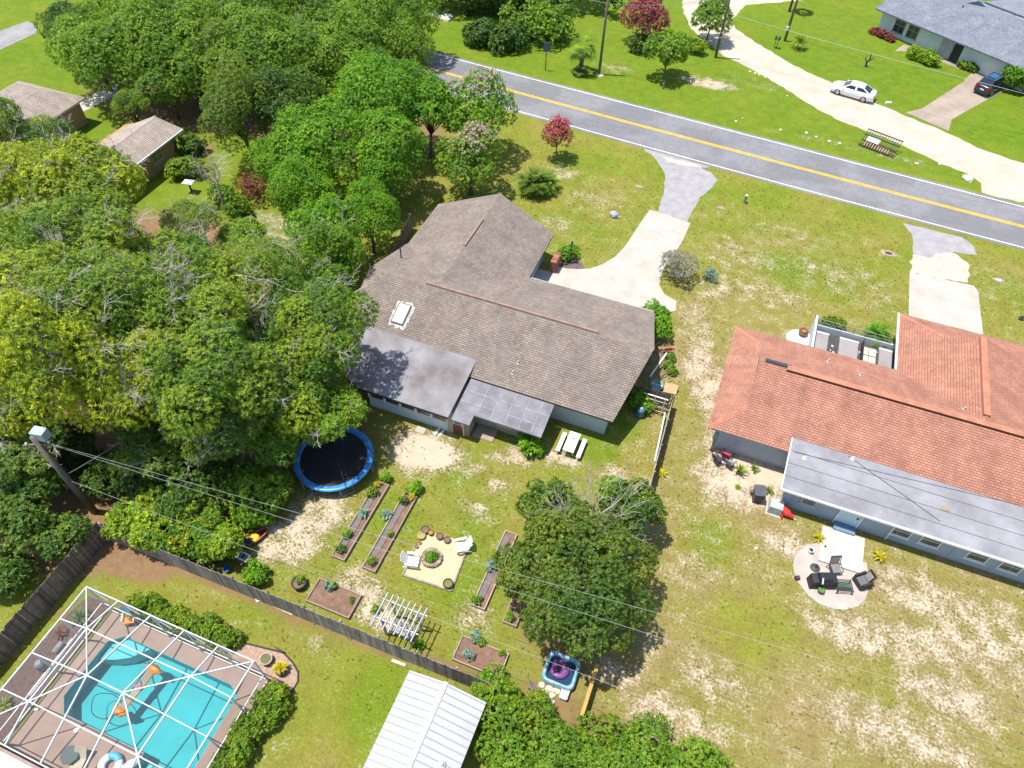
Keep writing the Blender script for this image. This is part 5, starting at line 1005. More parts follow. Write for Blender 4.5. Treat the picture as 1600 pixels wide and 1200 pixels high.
utility_lid('rusty oval meter lid right of the front driveway', 13.56, 58.47, .75, MATS['dark_box']); utility_lid('grey meter lid beyond the neighbour driveway', 22.52, 58.42, .5, MATS['grey_plastic']); utility_lid('grey meter lid left of the driveway apron', -9.39, 59.50, .42, MATS['stone_grey']); utility_lid('brown meter lid right of the driveway apron', -1.43, 59.25, .4, MATS['stone_grey'])
o = T('cable_pedestal', 'green cable pedestal standing on the front lawn', 'pedestal', 0.49, 60.94); x, y = o.location.x, o.location.y; obj('box', MB().prism(rrect(x, y, .22, .22, .04, 2), 0, .75), mat('pale_green_box', (.22, .32, .26), .5), o); obj('cap', MB().prism(rrect(x, y, .25, .25, .04, 2), .751, .85), mat('pale_cap', (.50, .58, .52), .5), o)
o = T('garden_figure', 'small dark garden figure at the right edge lawn', 'ornament', 23.95, 53.83); x, y = o.location.x, o.location.y; obj('body', MB().tube([(x-.2, y, .2), (x, y, .3), (x+.2, y+.1, .3)], [.06, .13, .08], 8), DARK, o); obj('head', MB().tube([(x+.2, y+.1, .3), (x+.3, y+.15, .55)], [.06, .05], 8), DARK, o)
for s in (-.12, .12): obj('leg', MB().bar((x+s, y, 0), (x+s, y, .25), .04), DARK, o)
o = T('bird_feeder', 'pale square bird feeder on a post beside the tan house', 'bird feeder', -47.67, 42.16); x, y = o.location.x, o.location.y; obj('post', MB().bar((x, y, 0), (x, y, 1.0), .12), DARK, o); obj('tray', MB().cbox((x, y, 1.05), (1.0, .75, .08), .2), mat('pale_tray', (.55, .57, .56), .6), o); obj('tray_inset', MB().cbox((x, y, 1.10), (.75, .5, .02), .2), MATS['grey_plastic'], o)


# ================================================================== vehicles
CARW = mat('white_car_paint', (.80, .81, .82), .25, .02, 1., coat=.6, bstr=0, spec=.5); CARD = mat('dark_blue_car_paint', (.012, .022, .040), .22, .05, 1., coat=.8, bstr=0, spec=.5)
AG = glass('car_glass', (.015, .022, .03)); RED = mat('tail_red', (.35, .008, .015), .3, bstr=0); TYRE = mat('tyre', (.025, .025, .027), .85); ALLOY = mat('alloy', (.50, .50, .52), .35, .1, metal=.7, bstr=0)
def loft(name, secs, m_, parent, smooth=True, cap=True):
    mb = MB(); n_ = len(secs[0])
    for s in secs: mb.v += s
    mb.f = [(k*n_+i, k*n_+(i+1) % n_, (k+1)*n_+(i+1) % n_, (k+1)*n_+i) for k in range(len(secs)-1) for i in range(n_)]
    if cap: mb.f += [tuple(range(n_))[::-1], tuple((len(secs)-1)*n_+i for i in range(n_))]
    return obj(name, mb, m_, parent, smooth=smooth, local=True)
def body_sec(x, hw, z0, z1, zs, tuck=.9):    # closed ring of the lower body at station x
    return [(x, -hw*tuck, z0), (x, -hw, z0+.15), (x, -hw, zs), (x, -hw*.93, z1), (x, -hw*.5, z1+.03), (x, 0, z1+.04), (x, hw*.5, z1+.03), (x, hw*.93, z1), (x, hw, zs), (x, hw, z0+.15), (x, hw*tuck, z0), (x, 0, z0-.02)]
def car(name, label, x, y, rz, paint, dims, rear_light):
    Lh, hw, stations, cab, wheels = dims
    o = T(name, label, 'car', x, y, .02, rz)
    loft('body', [body_sec(*s) for s in stations], paint, o)
    (xa, xb, xc, xd, zb, zr, wb, wr) = cab     # base front, roof front, roof rear, base rear
    gl = MB(); gl.v = [(xa, -wb, zb), (xa, wb, zb), (xb, -wr, zr), (xb, wr, zr), (xc, -wr, zr), (xc, wr, zr), (xd, -wb, zb), (xd, wb, zb)]
    gl.f = [(0, 1, 3, 2), (2, 3, 5, 4), (4, 5, 7, 6), (0, 2, 4, 6), (1, 7, 5, 3)]
    cb = obj('cabin', gl, paint, o, local=True)
    rf = MB(); N_ = 6
    for i in range(N_+1):
        xx = lerp(xb+.02, xc-.02, i/N_); cr = .05*math.sin(math.pi*i/N_)
        for j in range(5): yy = lerp(-wr, wr, j/4); rf.v.append((xx, yy, zr+.012+cr+.03*(1-(yy/wr)**2)))
    rf.f = [(i*5+j, (i+1)*5+j, (i+1)*5+j+1, i*5+j+1) for i in range(N_) for j in range(4)]
    rf.f += [(i*5, (i+1)*5, (i+1)*5, i*5) for i in range(0)]
    obj('roof', rf, paint, o, smooth=True, local=True)
    def pane(nm, pts, off): 
        c = [Vector(p) for p in pts]; n_ = (c[1]-c[0]).cross(c[2]-c[0]).normalized(); ctr = sum(c, Vector())/len(c)
        if n_.dot(Vector(off)) < 0: n_ = -n_
        mb = MB(); mb.v = [tuple(ctr+(p-ctr)*.86+n_*.012) for p in c]; mb.f = [tuple(range(len(c)))]; obj(nm, mb, AG, o, local=True)
    pane('windscreen', [gl.v[0], gl.v[1], gl.v[3], gl.v[2]], (1, 0, 0) if xa > xd else (-1, 0, 0)); pane('rear_window', [gl.v[4], gl.v[5], gl.v[7], gl.v[6]], (-1, 0, .2))
    for s in (-1, 1):
        def sp(fx, k): return (lerp(lerp(xa, xb, k), lerp(xd, xc, k), fx), s*lerp(wb, wr, k), lerp(zb, zr, k))
        pane('side_window', [sp(.04, .1), sp(.48, .1), sp(.48, .95), sp(.04, .95)], (0, s, 0)); pane('side_window', [sp(.50, .1), sp(.97, .1), sp(.97, .95), sp(.50, .95)], (0, s, 0))
        obj('mirror', MB().cbox((xa-.25, s*(hw+.09), zb+.06), (.16, .16, .12)), paint, o, local=True)
        for wx in wheels:
            w = obj('wheel', MB().tube([(wx, s*(hw-.2), .33), (wx, s*(hw+.012), .33)], .33, 18), TYRE, o, local=True)
            obj('rim', MB().lathe([(.22, 0), (.21, .012), (.05, .02)], (0, 0, 0), 12), ALLOY, w, local=True).matrix_local = Matrix.Translation((wx, s*(hw+.013), .33)) @ Matrix.Rotation(-s*math.pi/2, 4, 'X')
        f0, r0 = stations[-1], stations[0]
        obj('headlight', MB().cbox((f0[0]-.03, s*f0[1]*.72, f0[4]-.02), (.14, .38, .12), -s*.35), mat('lamp_lens', (.55, .58, .62), .15, bstr=0), o, local=True); rear_light(o, s)
    obj('number_plate', MB().cbox((stations[0][0]-.005, 0, .72), (.03, .45, .14)), WHITE, o, local=True)
    obj('bumper', MB().cbox((stations[0][0]+.03, 0, .38), (.14, hw*1.7, .2)), DARK if paint is CARD else paint, o, local=True); obj('grille', MB().cbox((stations[-1][0]+.004, 0, .48), (.03, hw*1.1, .2)), DARK, o, local=True)
    return o
sd = [(-2.42, .72, .38, .82, .74), (-2.30, .84, .28, .98, .82), (-1.7, .90, .2, 1.00, .84), (-1.0, .91, .18, .98, .82), (.9, .91, .18, .96, .80), (1.6, .90, .2, .90, .76), (2.1, .86, .24, .80, .68), (2.38, .74, .34, .66, .58)]
a = Vector((10.66, 85.21, 0)); b_ = Vector((6.46, 86.32, 0))
sc0 = Vector((8.51, 86.28, 0)); az_ = math.atan2((b_-a).y, (b_-a).x)
car('white_sedan', 'white sedan parked on the pale shell road', sc0.x-.2, sc0.y, az_+.05, CARW, (2.4, .91, sd, (1.25, .45, -1.0, -2.0, .95, 1.40, .80, .60), (1.45, -1.42)), lambda o, s: obj('tail_light', MB().cbox((-2.36, s*.55, .84), (.12, .46, .10), s*.25), RED, o, local=True))
sv = [(-2.3, .78, .42, .95, .80), (-2.22, .88, .3, 1.08, .85), (-1.5, .92, .24, 1.08, .86), (.9, .92, .24, 1.06, .86), (1.6, .91, .26, 1.02, .84), (2.05, .86, .3, .94, .78), (2.28, .74, .4, .78, .68)]
p = Vector((23.04, 94.28, 0)); q = Vector((21.48, 92.15, 0)); a = Vector((24.49, 96.07, 0)); c = Vector((22.36, 92.22, 0)); az_ = math.atan2((a-c).y, (a-c).x)
car('dark_suv', 'dark blue sport utility car parked at the navy garage door', p.x, p.y, az_-.02, CARD, (2.3, .92, sv, (1.15, .55, -1.75, -2.2, 1.06, 1.66, .84, .66), (1.42, -1.4)), lambda o, s: obj('tail_light', MB().cbox((-2.30, s*.70, .98), (.10, .28, .34)), RED, o, local=True))
for o in [x for x in bpy.data.objects if x.name.startswith('dark_suv')]:
    for s in (-1, 1): obj('roof_rail', MB().bar((.4, s*.6, 1.74), (-1.6, s*.6, 1.74), .04), ALLOY, o, local=True)
    obj('sunroof', MB().cbox((-.45, 0, 1.765), (1.3, .8, .012)), glass('blue_glass', (.02, .09, .20)), o, local=True)

# ================================================================== poles and wires
POLE = mat('pole_wood', (.20, .165, .135), .9, .25, 3., 30)
def pole(label, x, y, h, r_=.14, name='utility_pole'):
    o = T(name, label, 'utility pole', x, y); obj('shaft', MB().lathe([(r_*1.15, 0), (r_, h*.5), (r_*.8, h)], (x, y, 0), 10), POLE, o, smooth=True); return o
p1 = pole('thick brown utility pole at the fence corner carrying a pale transformer box', -31.9, 12.0, 8.0, .19)
obj('transformer', MB().cbox((-31.75, 12.35, 7.9), (.75, .55, .6), .2), mat('transformer_grey', (.42, .50, .55), .5, .2), p1); obj('cross_arm', MB().bar((-32.6, 11.6, 7.3), (-31.2, 12.4, 7.3), .1), POLE, p1)
for k in range(3): obj('insulator', MB().lathe([(.05, 0), (.07, .08), (.04, .16)], (-32.4+k*.5, 11.72+k*.28, 7.36), 8), WHITE, p1)
p2 = pole('tall brown utility pole beside the palm across the road', -19.44, 79.43, 10.5); obj('base_stone', MB().lathe([(.5, 0), (.45, .06)], (-19.33, 79.31, 0), 9), WSAND, p2); obj('cross_arm', MB().bar((-19.44, 79.43, 9.6), (p2.location.x+.9, p2.location.y+.3, 9.6), .1), POLE, p2)
p3 = pole('utility pole at the edge of the shell road beside the round green tree', -7.73, 89.15, 10.0); obj('strap', MB().lathe([(.17, 3), (.17, 3.1)], (p3.location.x, p3.location.y, 0), 10), ALLOY, p3)
p4 = pole('utility pole beside the spiky yucca on the far lawn', -0.58, 97.20, 10.0); obj('meter_box', MB().cbox((p4.location.x-.12, p4.location.y-.2, 1.6), (.3, .2, .45)), WHITE, p4)
WIRE = mat('bright_wire', (.42, .43, .42), .35, .05, metal=.3, bstr=0); WIRED = mat('dark_wire', (.10, .10, .11), .6, bstr=0)
def wire(label, a, b_, sag=.3, r_=.008, m_=None, n_=14, name='power_line'):
    pts = [(lerp(a[0], b_[0], i/n_), lerp(a[1], b_[1], i/n_), lerp(a[2], b_[2], i/n_)-sag*4*(i/n_)*(1-i/n_)) for i in range(n_+1)]
    return tag(obj(name, MB().tube(pts, r_, 5), m_ or WIRE), label, 'wire', 'overhead wires')
def ext(p, q, k): return tuple(lerp(a, b_, k) for a, b_ in zip(p, q))
wa = [((-30.66, 12.48, 7.4), (-1.74, 12.89, 7.1)), ((-31.11, 11.70, 7.4), (-4.21, 12.65, 7.1)), ((-29.98, 11.37, 5.6), (2.03, 11.88, 5.4))]
ends = [(18.18, 17.05, 7.2), (18.06, 15.21, 7.2), (11.07, 12.31, 5.4)]
for k, (lab, h) in enumerate((('uppermost bright power line crossing the back yards', .10), ('middle bright power line crossing the back yards', .10), ('lowest bright power line crossing the back yards', .10))):
    s_ = wa[k][0]; e_ = ends[k]; wire(lab, (-31.6+.3*k if k < 2 else s_[0], 12.2 if k < 2 else s_[1], 7.4 if k < 2 else 5.6), ext(s_, e_, 1.35), .0 if k == 2 else .05)
wire('pale guy wire from the left pole down to the left edge', (-32.2, 11.9, 7.2), (-36.5, 12.3, 1.2), .05); wire('short thin wire behind the left pole', (-31.8, 12.1, 4.2), (-30.6, 16.8, 3.6), .1, .012)
pz1 = (p2.location.x, p2.location.y, 8.4); pz2 = (p3.location.x, p3.location.y, 8.2)
wire('upper road power line from the palm pole to the left', (p2.location.x, p2.location.y, 7.8), (-60, p2.location.y+6, 8.2), .4, .02); wire('road power line between the palm pole and the shell road pole', (p2.location.x, p2.location.y, 7.8), (p3.location.x, p3.location.y, 7.0), .5, .02)
wire('road power line from the shell road pole over the white sedan', (p3.location.x, p3.location.y, 5.2), (p3.location.x+75, p3.location.y-13, 6.2), .9, .022); wire('higher thin line from the yucca pole over the slate house lawn', (p4.location.x, p4.location.y, 8.0), (p4.location.x+60, p4.location.y-14, 8.4), .8, .016); wire('thin service line from the yucca pole to the slate roof', (p4.location.x, p4.location.y, 7.4), (p4.location.x+44, p4.location.y-4, 5.2), .5, .016)
wire('dark line lying over the flat grey roof of the salmon house', (11.09, 32.00, 3.006), (16.81, 29.53, 2.566), 0, .018, WIRED, name='roof_cable'); wire('long dark cable running along the flat grey roof', (7.87, 31.11, 2.848), (21.23, 32.21, 3.043), 0, .014, WIRED, name='roof_cable')

# ================================================================== street furniture
o = T('road_sign', 'narrow dark road sign on a thin post beside the road', 'sign', -25.47, 77.76); x, y = o.location.x, o.location.y; obj('post', MB().bar((x, y, 0), (x, y, 3.2), .08), DARK, o); obj('panel', MB().cbox((x+.05, y-.05, 2.75), (.75, .05, 1.05), .5), mat('sign_back', (.10, .13, .18), .5), o)
def mailbox(x, y):
    o = T('mailbox', 'black mailbox pair on a post beside the yucca', 'mailbox', x, y)
    for s in (-.14, .14): obj('post', MB().bar((x+s, y, 0), (x+s, y, 1.05), .07), DARK, o)
    for s in (-.2, .2): obj('box', MB().tube([(x+s, y-.28, 1.2), (x+s, y+.28, 1.2)], .15, 10), DARK, o)
mailbox(-1.42, 94.73)
o = T('iron_rack', 'black iron and wood pallet rack leaning on the grass verge', 'rack', 11.76, 75.95, 0, -.33)
for i in range(14): obj('bar', MB().bar((-1.75+i*.27, -.85, .12), (-1.75+i*.27, .75, 1.15), .06), DARK, o, local=True)
for y, z in ((-.85, .12), (-.35, .45), (.2, .8), (.75, 1.15)): obj('rail', MB().bar((-1.85, y, z+.04), (1.85, y, z+.04), .08), DARK, o, local=True)
for i in range(10): obj('wood_slat', MB().bar((-1.3+i*.27, -.8, .22), (-1.3+i*.27, -.4, .48), .10, .03), mat('faded_slat', (.42, .26, .17), .9), o, local=True)
obj('panel', MB().add([(-1.4, -.3, .52), (-.1, -.3, .52), (-.1, .2, .84), (-1.4, .2, .84)], [(0, 1, 2, 3)]), MATS['grey_plastic'], o, local=True)
o = T('yard_sculpture', 'small dark twisted metal figure on the far lawn', 'sculpture', 9.39, 94.30); x, y = o.location.x, o.location.y
obj('stem', MB().tube([(x, y, 0), (x-.1, y, .5), (x+.15, y, .9), (x, y, 1.6)], [.1, .12, .1, .03], 7), DARK, o); obj('arm', MB().tube([(x-.1, y, .5), (x-.4, y, .9), (x-.3, y, 1.2)], [.07, .06, .02], 6), DARK, o); obj('arm', MB().tube([(x+.15, y, .8), (x+.45, y, 1.0), (x+.4, y, 1.4)], [.07, .06, .02], 6), DARK, o); obj('foot', MB().lathe([(.3, 0), (.2, .1)], (x, y, 0), 8), DARK, o)
tag(obj('paper_box', MB().cbox((12.28, 85.99, 0.12), (.6, .3, .22), .4), WHITE), 'small white box lying at the lawn edge behind the white sedan', 'box')
def rocks(label, spots, s0, s1, seed, m_=None):
    o = T('stone_row', label, 'stones', spots[0][0], spots[0][1]); r = random.Random(seed)
    for x, y in spots:
        s = r.uniform(s0, s1); mb = MB().lathe([(s, 0), (s*1.1, s*.35), (s*.6, s*.7)], (x, y, 0), 7); mb.v = [(vx+r.uniform(-.2, .2)*s, vy+r.uniform(-.2, .2)*s, vz) for vx, vy, vz in mb.v]; obj('stone', mb, m_ or mat('pale_rock', (.62, .58, .48), .9, .2, 3.), o)
rocks('row of pale stones along the shell road verge', [(-2.64, 87.06), (-2.17, 86.93), (-1.38, 86.60), (-3.27, 87.28), (1.56, 83.21), (1.89, 75.56), (4.50, 76.01), (5.53, 75.64), (6.93, 75.31), (7.96, 75.36), (15.56, 74.53), (17.75, 75.36), (19.08, 75.19), (-2.30, 76.27), (-2.83, 75.33)], .08, .18, 5)
rocks('big pale stone near the verge tip', [(20.25, 73.76), (20.43, 73.60)], .35, .45, 6); rocks('heap of pale rubble at the wood edge across the road', [(-43.98, 85.44), (-43.31, 85.54), (-42.47, 85.30), (-41.94, 85.33), (-41.73, 86.05), (-43.50, 86.72), (-42.73, 86.64), (-41.56, 85.30)], .4, .65, 7)
tag(obj('white_block', MB().cbox((7.21, 25.11, 0.08), (.18, .14, .16), .7), WHITE), 'small white block lying on the right lawn', 'block')


# ================================================================== vegetation
def leaf_mat(name, trans=.28, rough=.5):
    if name in MATS: return MATS[name]
    m, t, b = nodes(name); a = N(t, 'ShaderNodeAttribute', attribute_name='col'); out = t.nodes['Material Output']
    L(t, a.outputs['Color'], b.inputs['Base Color']); b.inputs['Roughness'].default_value = rough; b.inputs['Specular IOR Level'].default_value = .35
    tr = N(t, 'ShaderNodeBsdfTranslucent'); c = mixc(t, 1., a.outputs['Color'], (1.25, 1.35, .6), 'MULTIPLY'); L(t, c, tr.inputs[0])
    mx = N(t, 'ShaderNodeMixShader'); mx.inputs[0].default_value = trans; L(t, b.outputs[0], mx.inputs[1]); L(t, tr.outputs[0], mx.inputs[2]); L(t, mx.outputs[0], out.inputs[0])
    MATS[name] = m; return m
LEAF = leaf_mat('leaf', .40); PETAL = leaf_mat('petal', .35, .7)
BARK = mat('bark', (.17, .135, .105), .95, .35, 5., 30, c2=(.10, .08, .065)); BARE = mat('bare_grey_wood', (.44, .40, .36), .9, .2, 4., 30, c2=(.32, .285, .25))
PAL = {   # base leaf, alternative (young) leaf, share of the alternative
    'oak':    ((.088, .195, .022), (.300, .385, .026), .44), 'oaky':  ((.150, .240, .022), (.420, .455, .022), .55), 'mid': ((.092, .205, .020), (.230, .355, .020), .5),
    'bright': ((.080, .225, .012), (.205, .385, .012), .55), 'dark':  ((.048, .120, .017), (.125, .205, .020), .4), 'deep': ((.062, .145, .022), (.185, .265, .025), .42),
    'gloss':  ((.062, .135, .018), (.180, .240, .022), .42), 'cedar': ((.092, .165, .020), (.195, .265, .020), .45), 'hedge': ((.095, .205, .014), (.235, .325, .016), .5), 'vine': ((.085, .215, .014), (.310, .350, .014), .42),
    'grey':   ((.235, .240, .190), (.34, .335, .275), .5), 'red': ((.160, .085, .040), (.34, .075, .075), .5), 'yellow': ((.45, .37, .015), (.58, .50, .03), .5), 'blue': ((.18, .30, .25), (.27, .39, .33), .5), 'lime': ((.17, .30, .012), (.30, .40, .02), .5), 'crimson': ((.20, .10, .06), (.36, .095, .095), .5)}
def unit(a): return a/np.maximum(np.linalg.norm(a, axis=-1, keepdims=True), 1e-9)
def quads_obj(name, V, C, parent, m_):
    """V (n,3 or 4,3) leaf blades in lot coordinates, C (n,3) leaf colours"""
    n = len(V); q = V.shape[1]; M_ = np.array(PINV[parent.name]) if parent is not None else np.eye(4)
    v = V.reshape(-1, 3) @ M_[:3, :3].T + M_[:3, 3]
    me = bpy.data.meshes.new(name); me.vertices.add(n*q); me.vertices.foreach_set('co', v.ravel().astype(np.float32))
    me.loops.add(n*q); me.loops.foreach_set('vertex_index', np.arange(n*q, dtype=np.int32)); me.polygons.add(n); me.polygons.foreach_set('loop_start', np.arange(n, dtype=np.int32)*q)
    me.update(calc_edges=True)
    ca = me.color_attributes.new('col', 'FLOAT_COLOR', 'POINT'); cc = np.repeat(np.concatenate([C, np.ones((n, 1))], 1), q, 0); ca.data.foreach_set('color', cc.ravel().astype(np.float32))
    me.materials.append(m_); o = bpy.data.objects.new(name, me); COL.objects.link(o)
    if parent is not None: o.parent = parent
    return o
def leaves_at(rg, pos_, axis, m_, ln, wd, spread=(.9, 1.45), droop=.12):
    n = len(pos_); a = unit(axis); ref = np.where(np.abs(a[:, 2:3]) > .9, np.array([[1., 0, 0]]), np.array([[0, 0, 1.]])); e1 = unit(np.cross(a, ref)); e2 = np.cross(a, e1)
    th = (np.arange(m_)[None, :]/m_*2*np.pi+rg.uniform(0, 6.28, (n, 1))+rg.normal(0, .35, (n, m_)))[..., None]; ph = rg.uniform(spread[0], spread[1], (n, m_, 1))
    d = a[:, None]*np.cos(ph)+(e1[:, None]*np.cos(th)+e2[:, None]*np.sin(th))*np.sin(ph)
    l = ln*rg.uniform(.65, 1.2, (n, m_, 1)); s = unit(np.cross(d, a[:, None]+rg.normal(0, .35, (n, m_, 3))))*wd*l/ln
    b0 = pos_[:, None]+a[:, None]*rg.uniform(-.5, .4, (n, m_, 1))*ln; mid = b0+d*l*.5; tip = b0+d*l; tip[..., 2] -= droop*l[..., 0]
    return np.stack([b0+d*l*.12-s, b0+d*l*.12+s, tip], 2).reshape(-1, 3, 3)
def crown_twigs(rg, c, R, Rz, nt, K=None, flat=-.25, lob=(.26, .44), fill=.12):
    K = K or int(10+R*7); d = unit(rg.normal(size=(K*3, 3))); d = d[d[:, 2] > flat][:K]; K = len(d)
    lc = d*np.array([R, R, Rz])*rg.uniform(.45, .80, (K, 1)); lr = R*rg.uniform(lob[0], lob[1], K); lr = np.minimum(lr, 2.2)
    w = lr**2/np.sum(lr**2); k = rg.choice(K, nt*3, p=w); dd = rg.normal(size=(nt*3, 3)); dd[:, 2] += .35; dd = unit(dd)
    p = lc[k]+dd*lr[k][:, None]*rg.uniform(.78, 1.06, (nt*3, 1))*np.array([1, 1, min(1., Rz/R+.25)])
    dist = np.linalg.norm(p[:, None]-lc[None], axis=2)/lr[None]; dist[np.arange(len(p)), k] = 9
    ok = dist.min(1) > .80; ok |= rg.random(len(p)) < fill; p, dd, k = p[ok][:nt], dd[ok][:nt], k[ok][:nt]
    return p+np.array(c), unit(dd+.40*unit(p)+np.array([0, 0, .75])+rg.normal(0, .3, p.shape)), k, lc+np.array(c), lr
def tint(rg, pal, k, K, per):
    base, alt, share = PAL[pal]; base, alt = np.array(base), np.array(alt); n = len(k)
    f = np.clip(rg.normal(share, .28, K)[k]+rg.normal(0, .22, n), 0, 1)[:, None]; c = base*(1-f)+alt*f
    c = np.repeat(c, per, 0); c = c*rg.uniform(.65, 1.35, (len(c), 1))*(1+rg.normal(0, .07, c.shape)); return np.clip(c, .004, .9)
def limbs(rg, base, lc, lr, r0, nmax=16, fork=.45, bend=.5, bark=None, parent=None, lean=(0, 0)):
    base = Vector(base); mb = MB(); ctr = Vector(lc.mean(0)); top = Vector((base.x+(ctr.x-base.x)*.75, base.y+(ctr.y-base.y)*.75, base.z+max(.4, (ctr.z-base.z)*fork)))
    mb.tube([base-Vector((0, 0, .2)), base.lerp(top, .35)+Vector(rg.normal(0, .06, 3)), top], [r0*1.25, r0, r0*.8], 9)
    for i in rg.permutation(len(lc))[:nmax]:
        e = Vector(lc[i]); m1 = top.lerp(e, .4)+Vector((0, 0, (e-top).length*.14))+Vector(rg.normal(0, bend*.3, 3)); m2 = top.lerp(e, .75)+Vector(rg.normal(0, bend*.25, 3))
        rr = r0*.42; mb.tube([top.lerp(base, .08), m1, m2, e], [rr, rr*.7, rr*.42, rr*.15], 6)
    return obj('trunk', mb, bark or BARK, parent, smooth=True)
def bare_spray(mb, rg, p, d, ln, r0, depth=0):
    p = Vector(p); d = Vector(d).normalized(); pts = [p]; rad = [r0]; q = p.copy(); dd = d.copy()
    for i in range(4):
        dd = (dd+Vector(rg.normal(0, .20, 3))).normalized(); q = q+dd*ln/4; pts.append(q.copy()); rad.append(max(.008, r0*(1-.2*(i+1))))
        if depth < 2:
            for _ in range(1 if depth else 2): bare_spray(mb, rg, q, (dd+Vector(rg.normal(0, .5, 3))).normalized(), ln*rg.uniform(.3, .55), max(.009, r0*.5), depth+1)
    mb.tube(pts, rad, 3)
def tree(label, x, y, zc, R, Rz=None, pal='oak', ln=.26, wd=.075, dens=1., seed=1, group=None, name='oak_tree', cat='tree', bare=0, per=7, base=None, r0=None, K=None, flat=-.3, lob=(.26, .44), fork=.45, spread=(.9, 1.45), bark=None, limbn=16, extra=None):
    rg = np.random.default_rng(seed*77+5); Rz = Rz or R*.75; bx, by = base or (x, y)
    o = T(name, label, cat, bx, by, 0, 0, group)
    nt = int(dens*215*R**1.75*(.26/ln)**1.3*(7/per)**.7)+30
    p, ax, k, lc, lr = crown_twigs(rg, (x, y, zc), R, Rz, nt, K, flat, lob)
    low = p[:, 2] > .12; p, ax, k = p[low], ax[low], k[low]
    V = leaves_at(rg, p, ax, per, ln, wd, spread); quads_obj('crown', V, tint(rg, pal, k, len(lc), per), o, LEAF)
    limbs(rg, (bx, by, 0), lc, lr, r0 or max(.05, R*.05), limbn, fork, bark=bark, parent=o)
    if bare:
        mb = MB(); r = rg
        for _ in range(bare):
            i = r.integers(len(lc)); d = unit(r.normal(size=3)*np.array([1, 1, .5])+np.array([0, 0, .9])); s_ = lc[i]+d*lr[i]*r.uniform(.75, 1.0); tng = unit(r.normal(size=3)*np.array([1, 1, .25])+d*.25)
            bare_spray(mb, r, s_, tng, R*r.uniform(.28, .5), r.uniform(.018, .034))
        obj('bare_branches', mb, BARE, o)['kind'] = 'stuff'
    if extra: extra(o, rg, p, ax, lc, lr)
    return o
PROT = {}
def proto(grp, lab, x, y, zc, R, pal='oak', cap=None, seed=1, base=None, **kw):
    """build up to cap[pal] trees of a kind in a group, then copy those, turned and scaled, for the rest"""
    lst = PROT.setdefault((grp, pal, kw.get('name')), [])
    if len(lst) < cap.get(pal, 3):
        o = tree(lab, x, y, zc, R, pal=pal, seed=seed, base=base, **kw); (lst.append((o, R, zc)) if base is None else None); return o
    c_ = [p for p in lst if not (p[0].location.x == x)]; o, R0, z0 = min(c_, key=lambda p: abs(p[1]-R)+.6*((seed*7+lst.index(p)*5) % 4)); s_ = R/R0
    bx, by = base or (x, y)
    return dup(o, x, y, seed*2.399 % 6.28, lab, kw.get('group'), sc=(s_, s_, zc/z0))
def blossoms(col, col2, n, ln=.16, per=8, up=True):
    def f(o, rg, p, ax, lc, lr):
        out = unit(p-lc.mean(0)); sc = out[:, 2]+rg.random(len(p))*1.0; i = np.argsort(-sc)[:int(n*2.2)]; i = rg.permutation(i)[:n]
        q = p[i]+ax[i]*.15; cl = np.repeat(q, 5, 0)+rg.normal(0, .11, (len(q)*5, 3)); V = leaves_at(rg, cl, np.repeat(ax[i], 5, 0), per, ln, ln*.42, (.3, 1.5)); t_ = rg.random((len(V), 1))
        quads_obj('blossoms', V, np.clip((np.array(col)*(1-t_)+np.array(col2)*t_)*rg.uniform(.7, 1.2, (len(V), 1)), 0, .9), o, PETAL)
    return f
# ---- the oaks beyond the left house, along the road
W1 = 'road-side oaks at the upper left'; OAKS = []
for i, (lab, px, zc, R, pal, kw) in enumerate((
    ('small dark oak at the top left above the side street', (-72.26, 56.47), 5, 3.2, 'dark', {}), ('green oak hanging over the lawn at the upper left', (-63.01, 52.04), 5.5, 4.4, 'mid', {}), ('broad green oak at the top edge, second from the left', (-57.95, 57.26), 6.4, 5.6, 'mid', {}),
    ('oak with its crown right above the tan house', (-57.11, 52.30), 4.6, 3.3, 'mid', {}), ('tall feathery cedar between the tan house and the bright tree', (-44.75, 48.29), 5.5, 3.9, 'cedar', dict(ln=.2, wd=.04, name='cedar_tree', Rz=5)), ('dark cedar crown left of the bright tree', (-52.10, 55.07), 5.2, 4.0, 'cedar', dict(ln=.2, wd=.04, name='cedar_tree', Rz=4.2)),
    ('oak at the top edge in front of the road, third from the left', (-52.34, 61.41), 6.4, 5.2, 'mid', {}), ('loose oak through which the road shows', (-44.84, 61.45), 5.8, 4.6, 'mid', dict(dens=.72, bare=10)), ('wide oak overhanging the road at the top', (-41.29, 65.90), 6.4, 5.0, 'mid', dict(bare=6)), ('oak limb end hanging over the road edge', (-37.75, 67.02), 5, 3.2, 'mid', dict(dens=.7, bare=4)), ('dark lower oak behind the bright tree', (-42.17, 51.68), 5, 4.0, 'dark', {}), ('oak at the top edge just left of the lawn opening', (-40.39, 73.60), 5.8, 3.6, 'mid', {}), ('oak filling the top edge between the broad oaks', (-52.21, 68.42), 6.4, 5.0, 'mid', {}), ('oak at the far top left corner of the wood', (-68.46, 61.73), 5.8, 4.5, 'mid', {}))):
    OAKS.append(proto(W1, lab, *px, zc, R, pal=pal, seed=10+i, group=W1, cap=dict(mid=5, cedar=1, dark=2), **{**dict(ln=.235, wd=.054, dens=.98, flat=-.6, K=int(10+R*5.5), lob=(.23, .38)), **kw}))
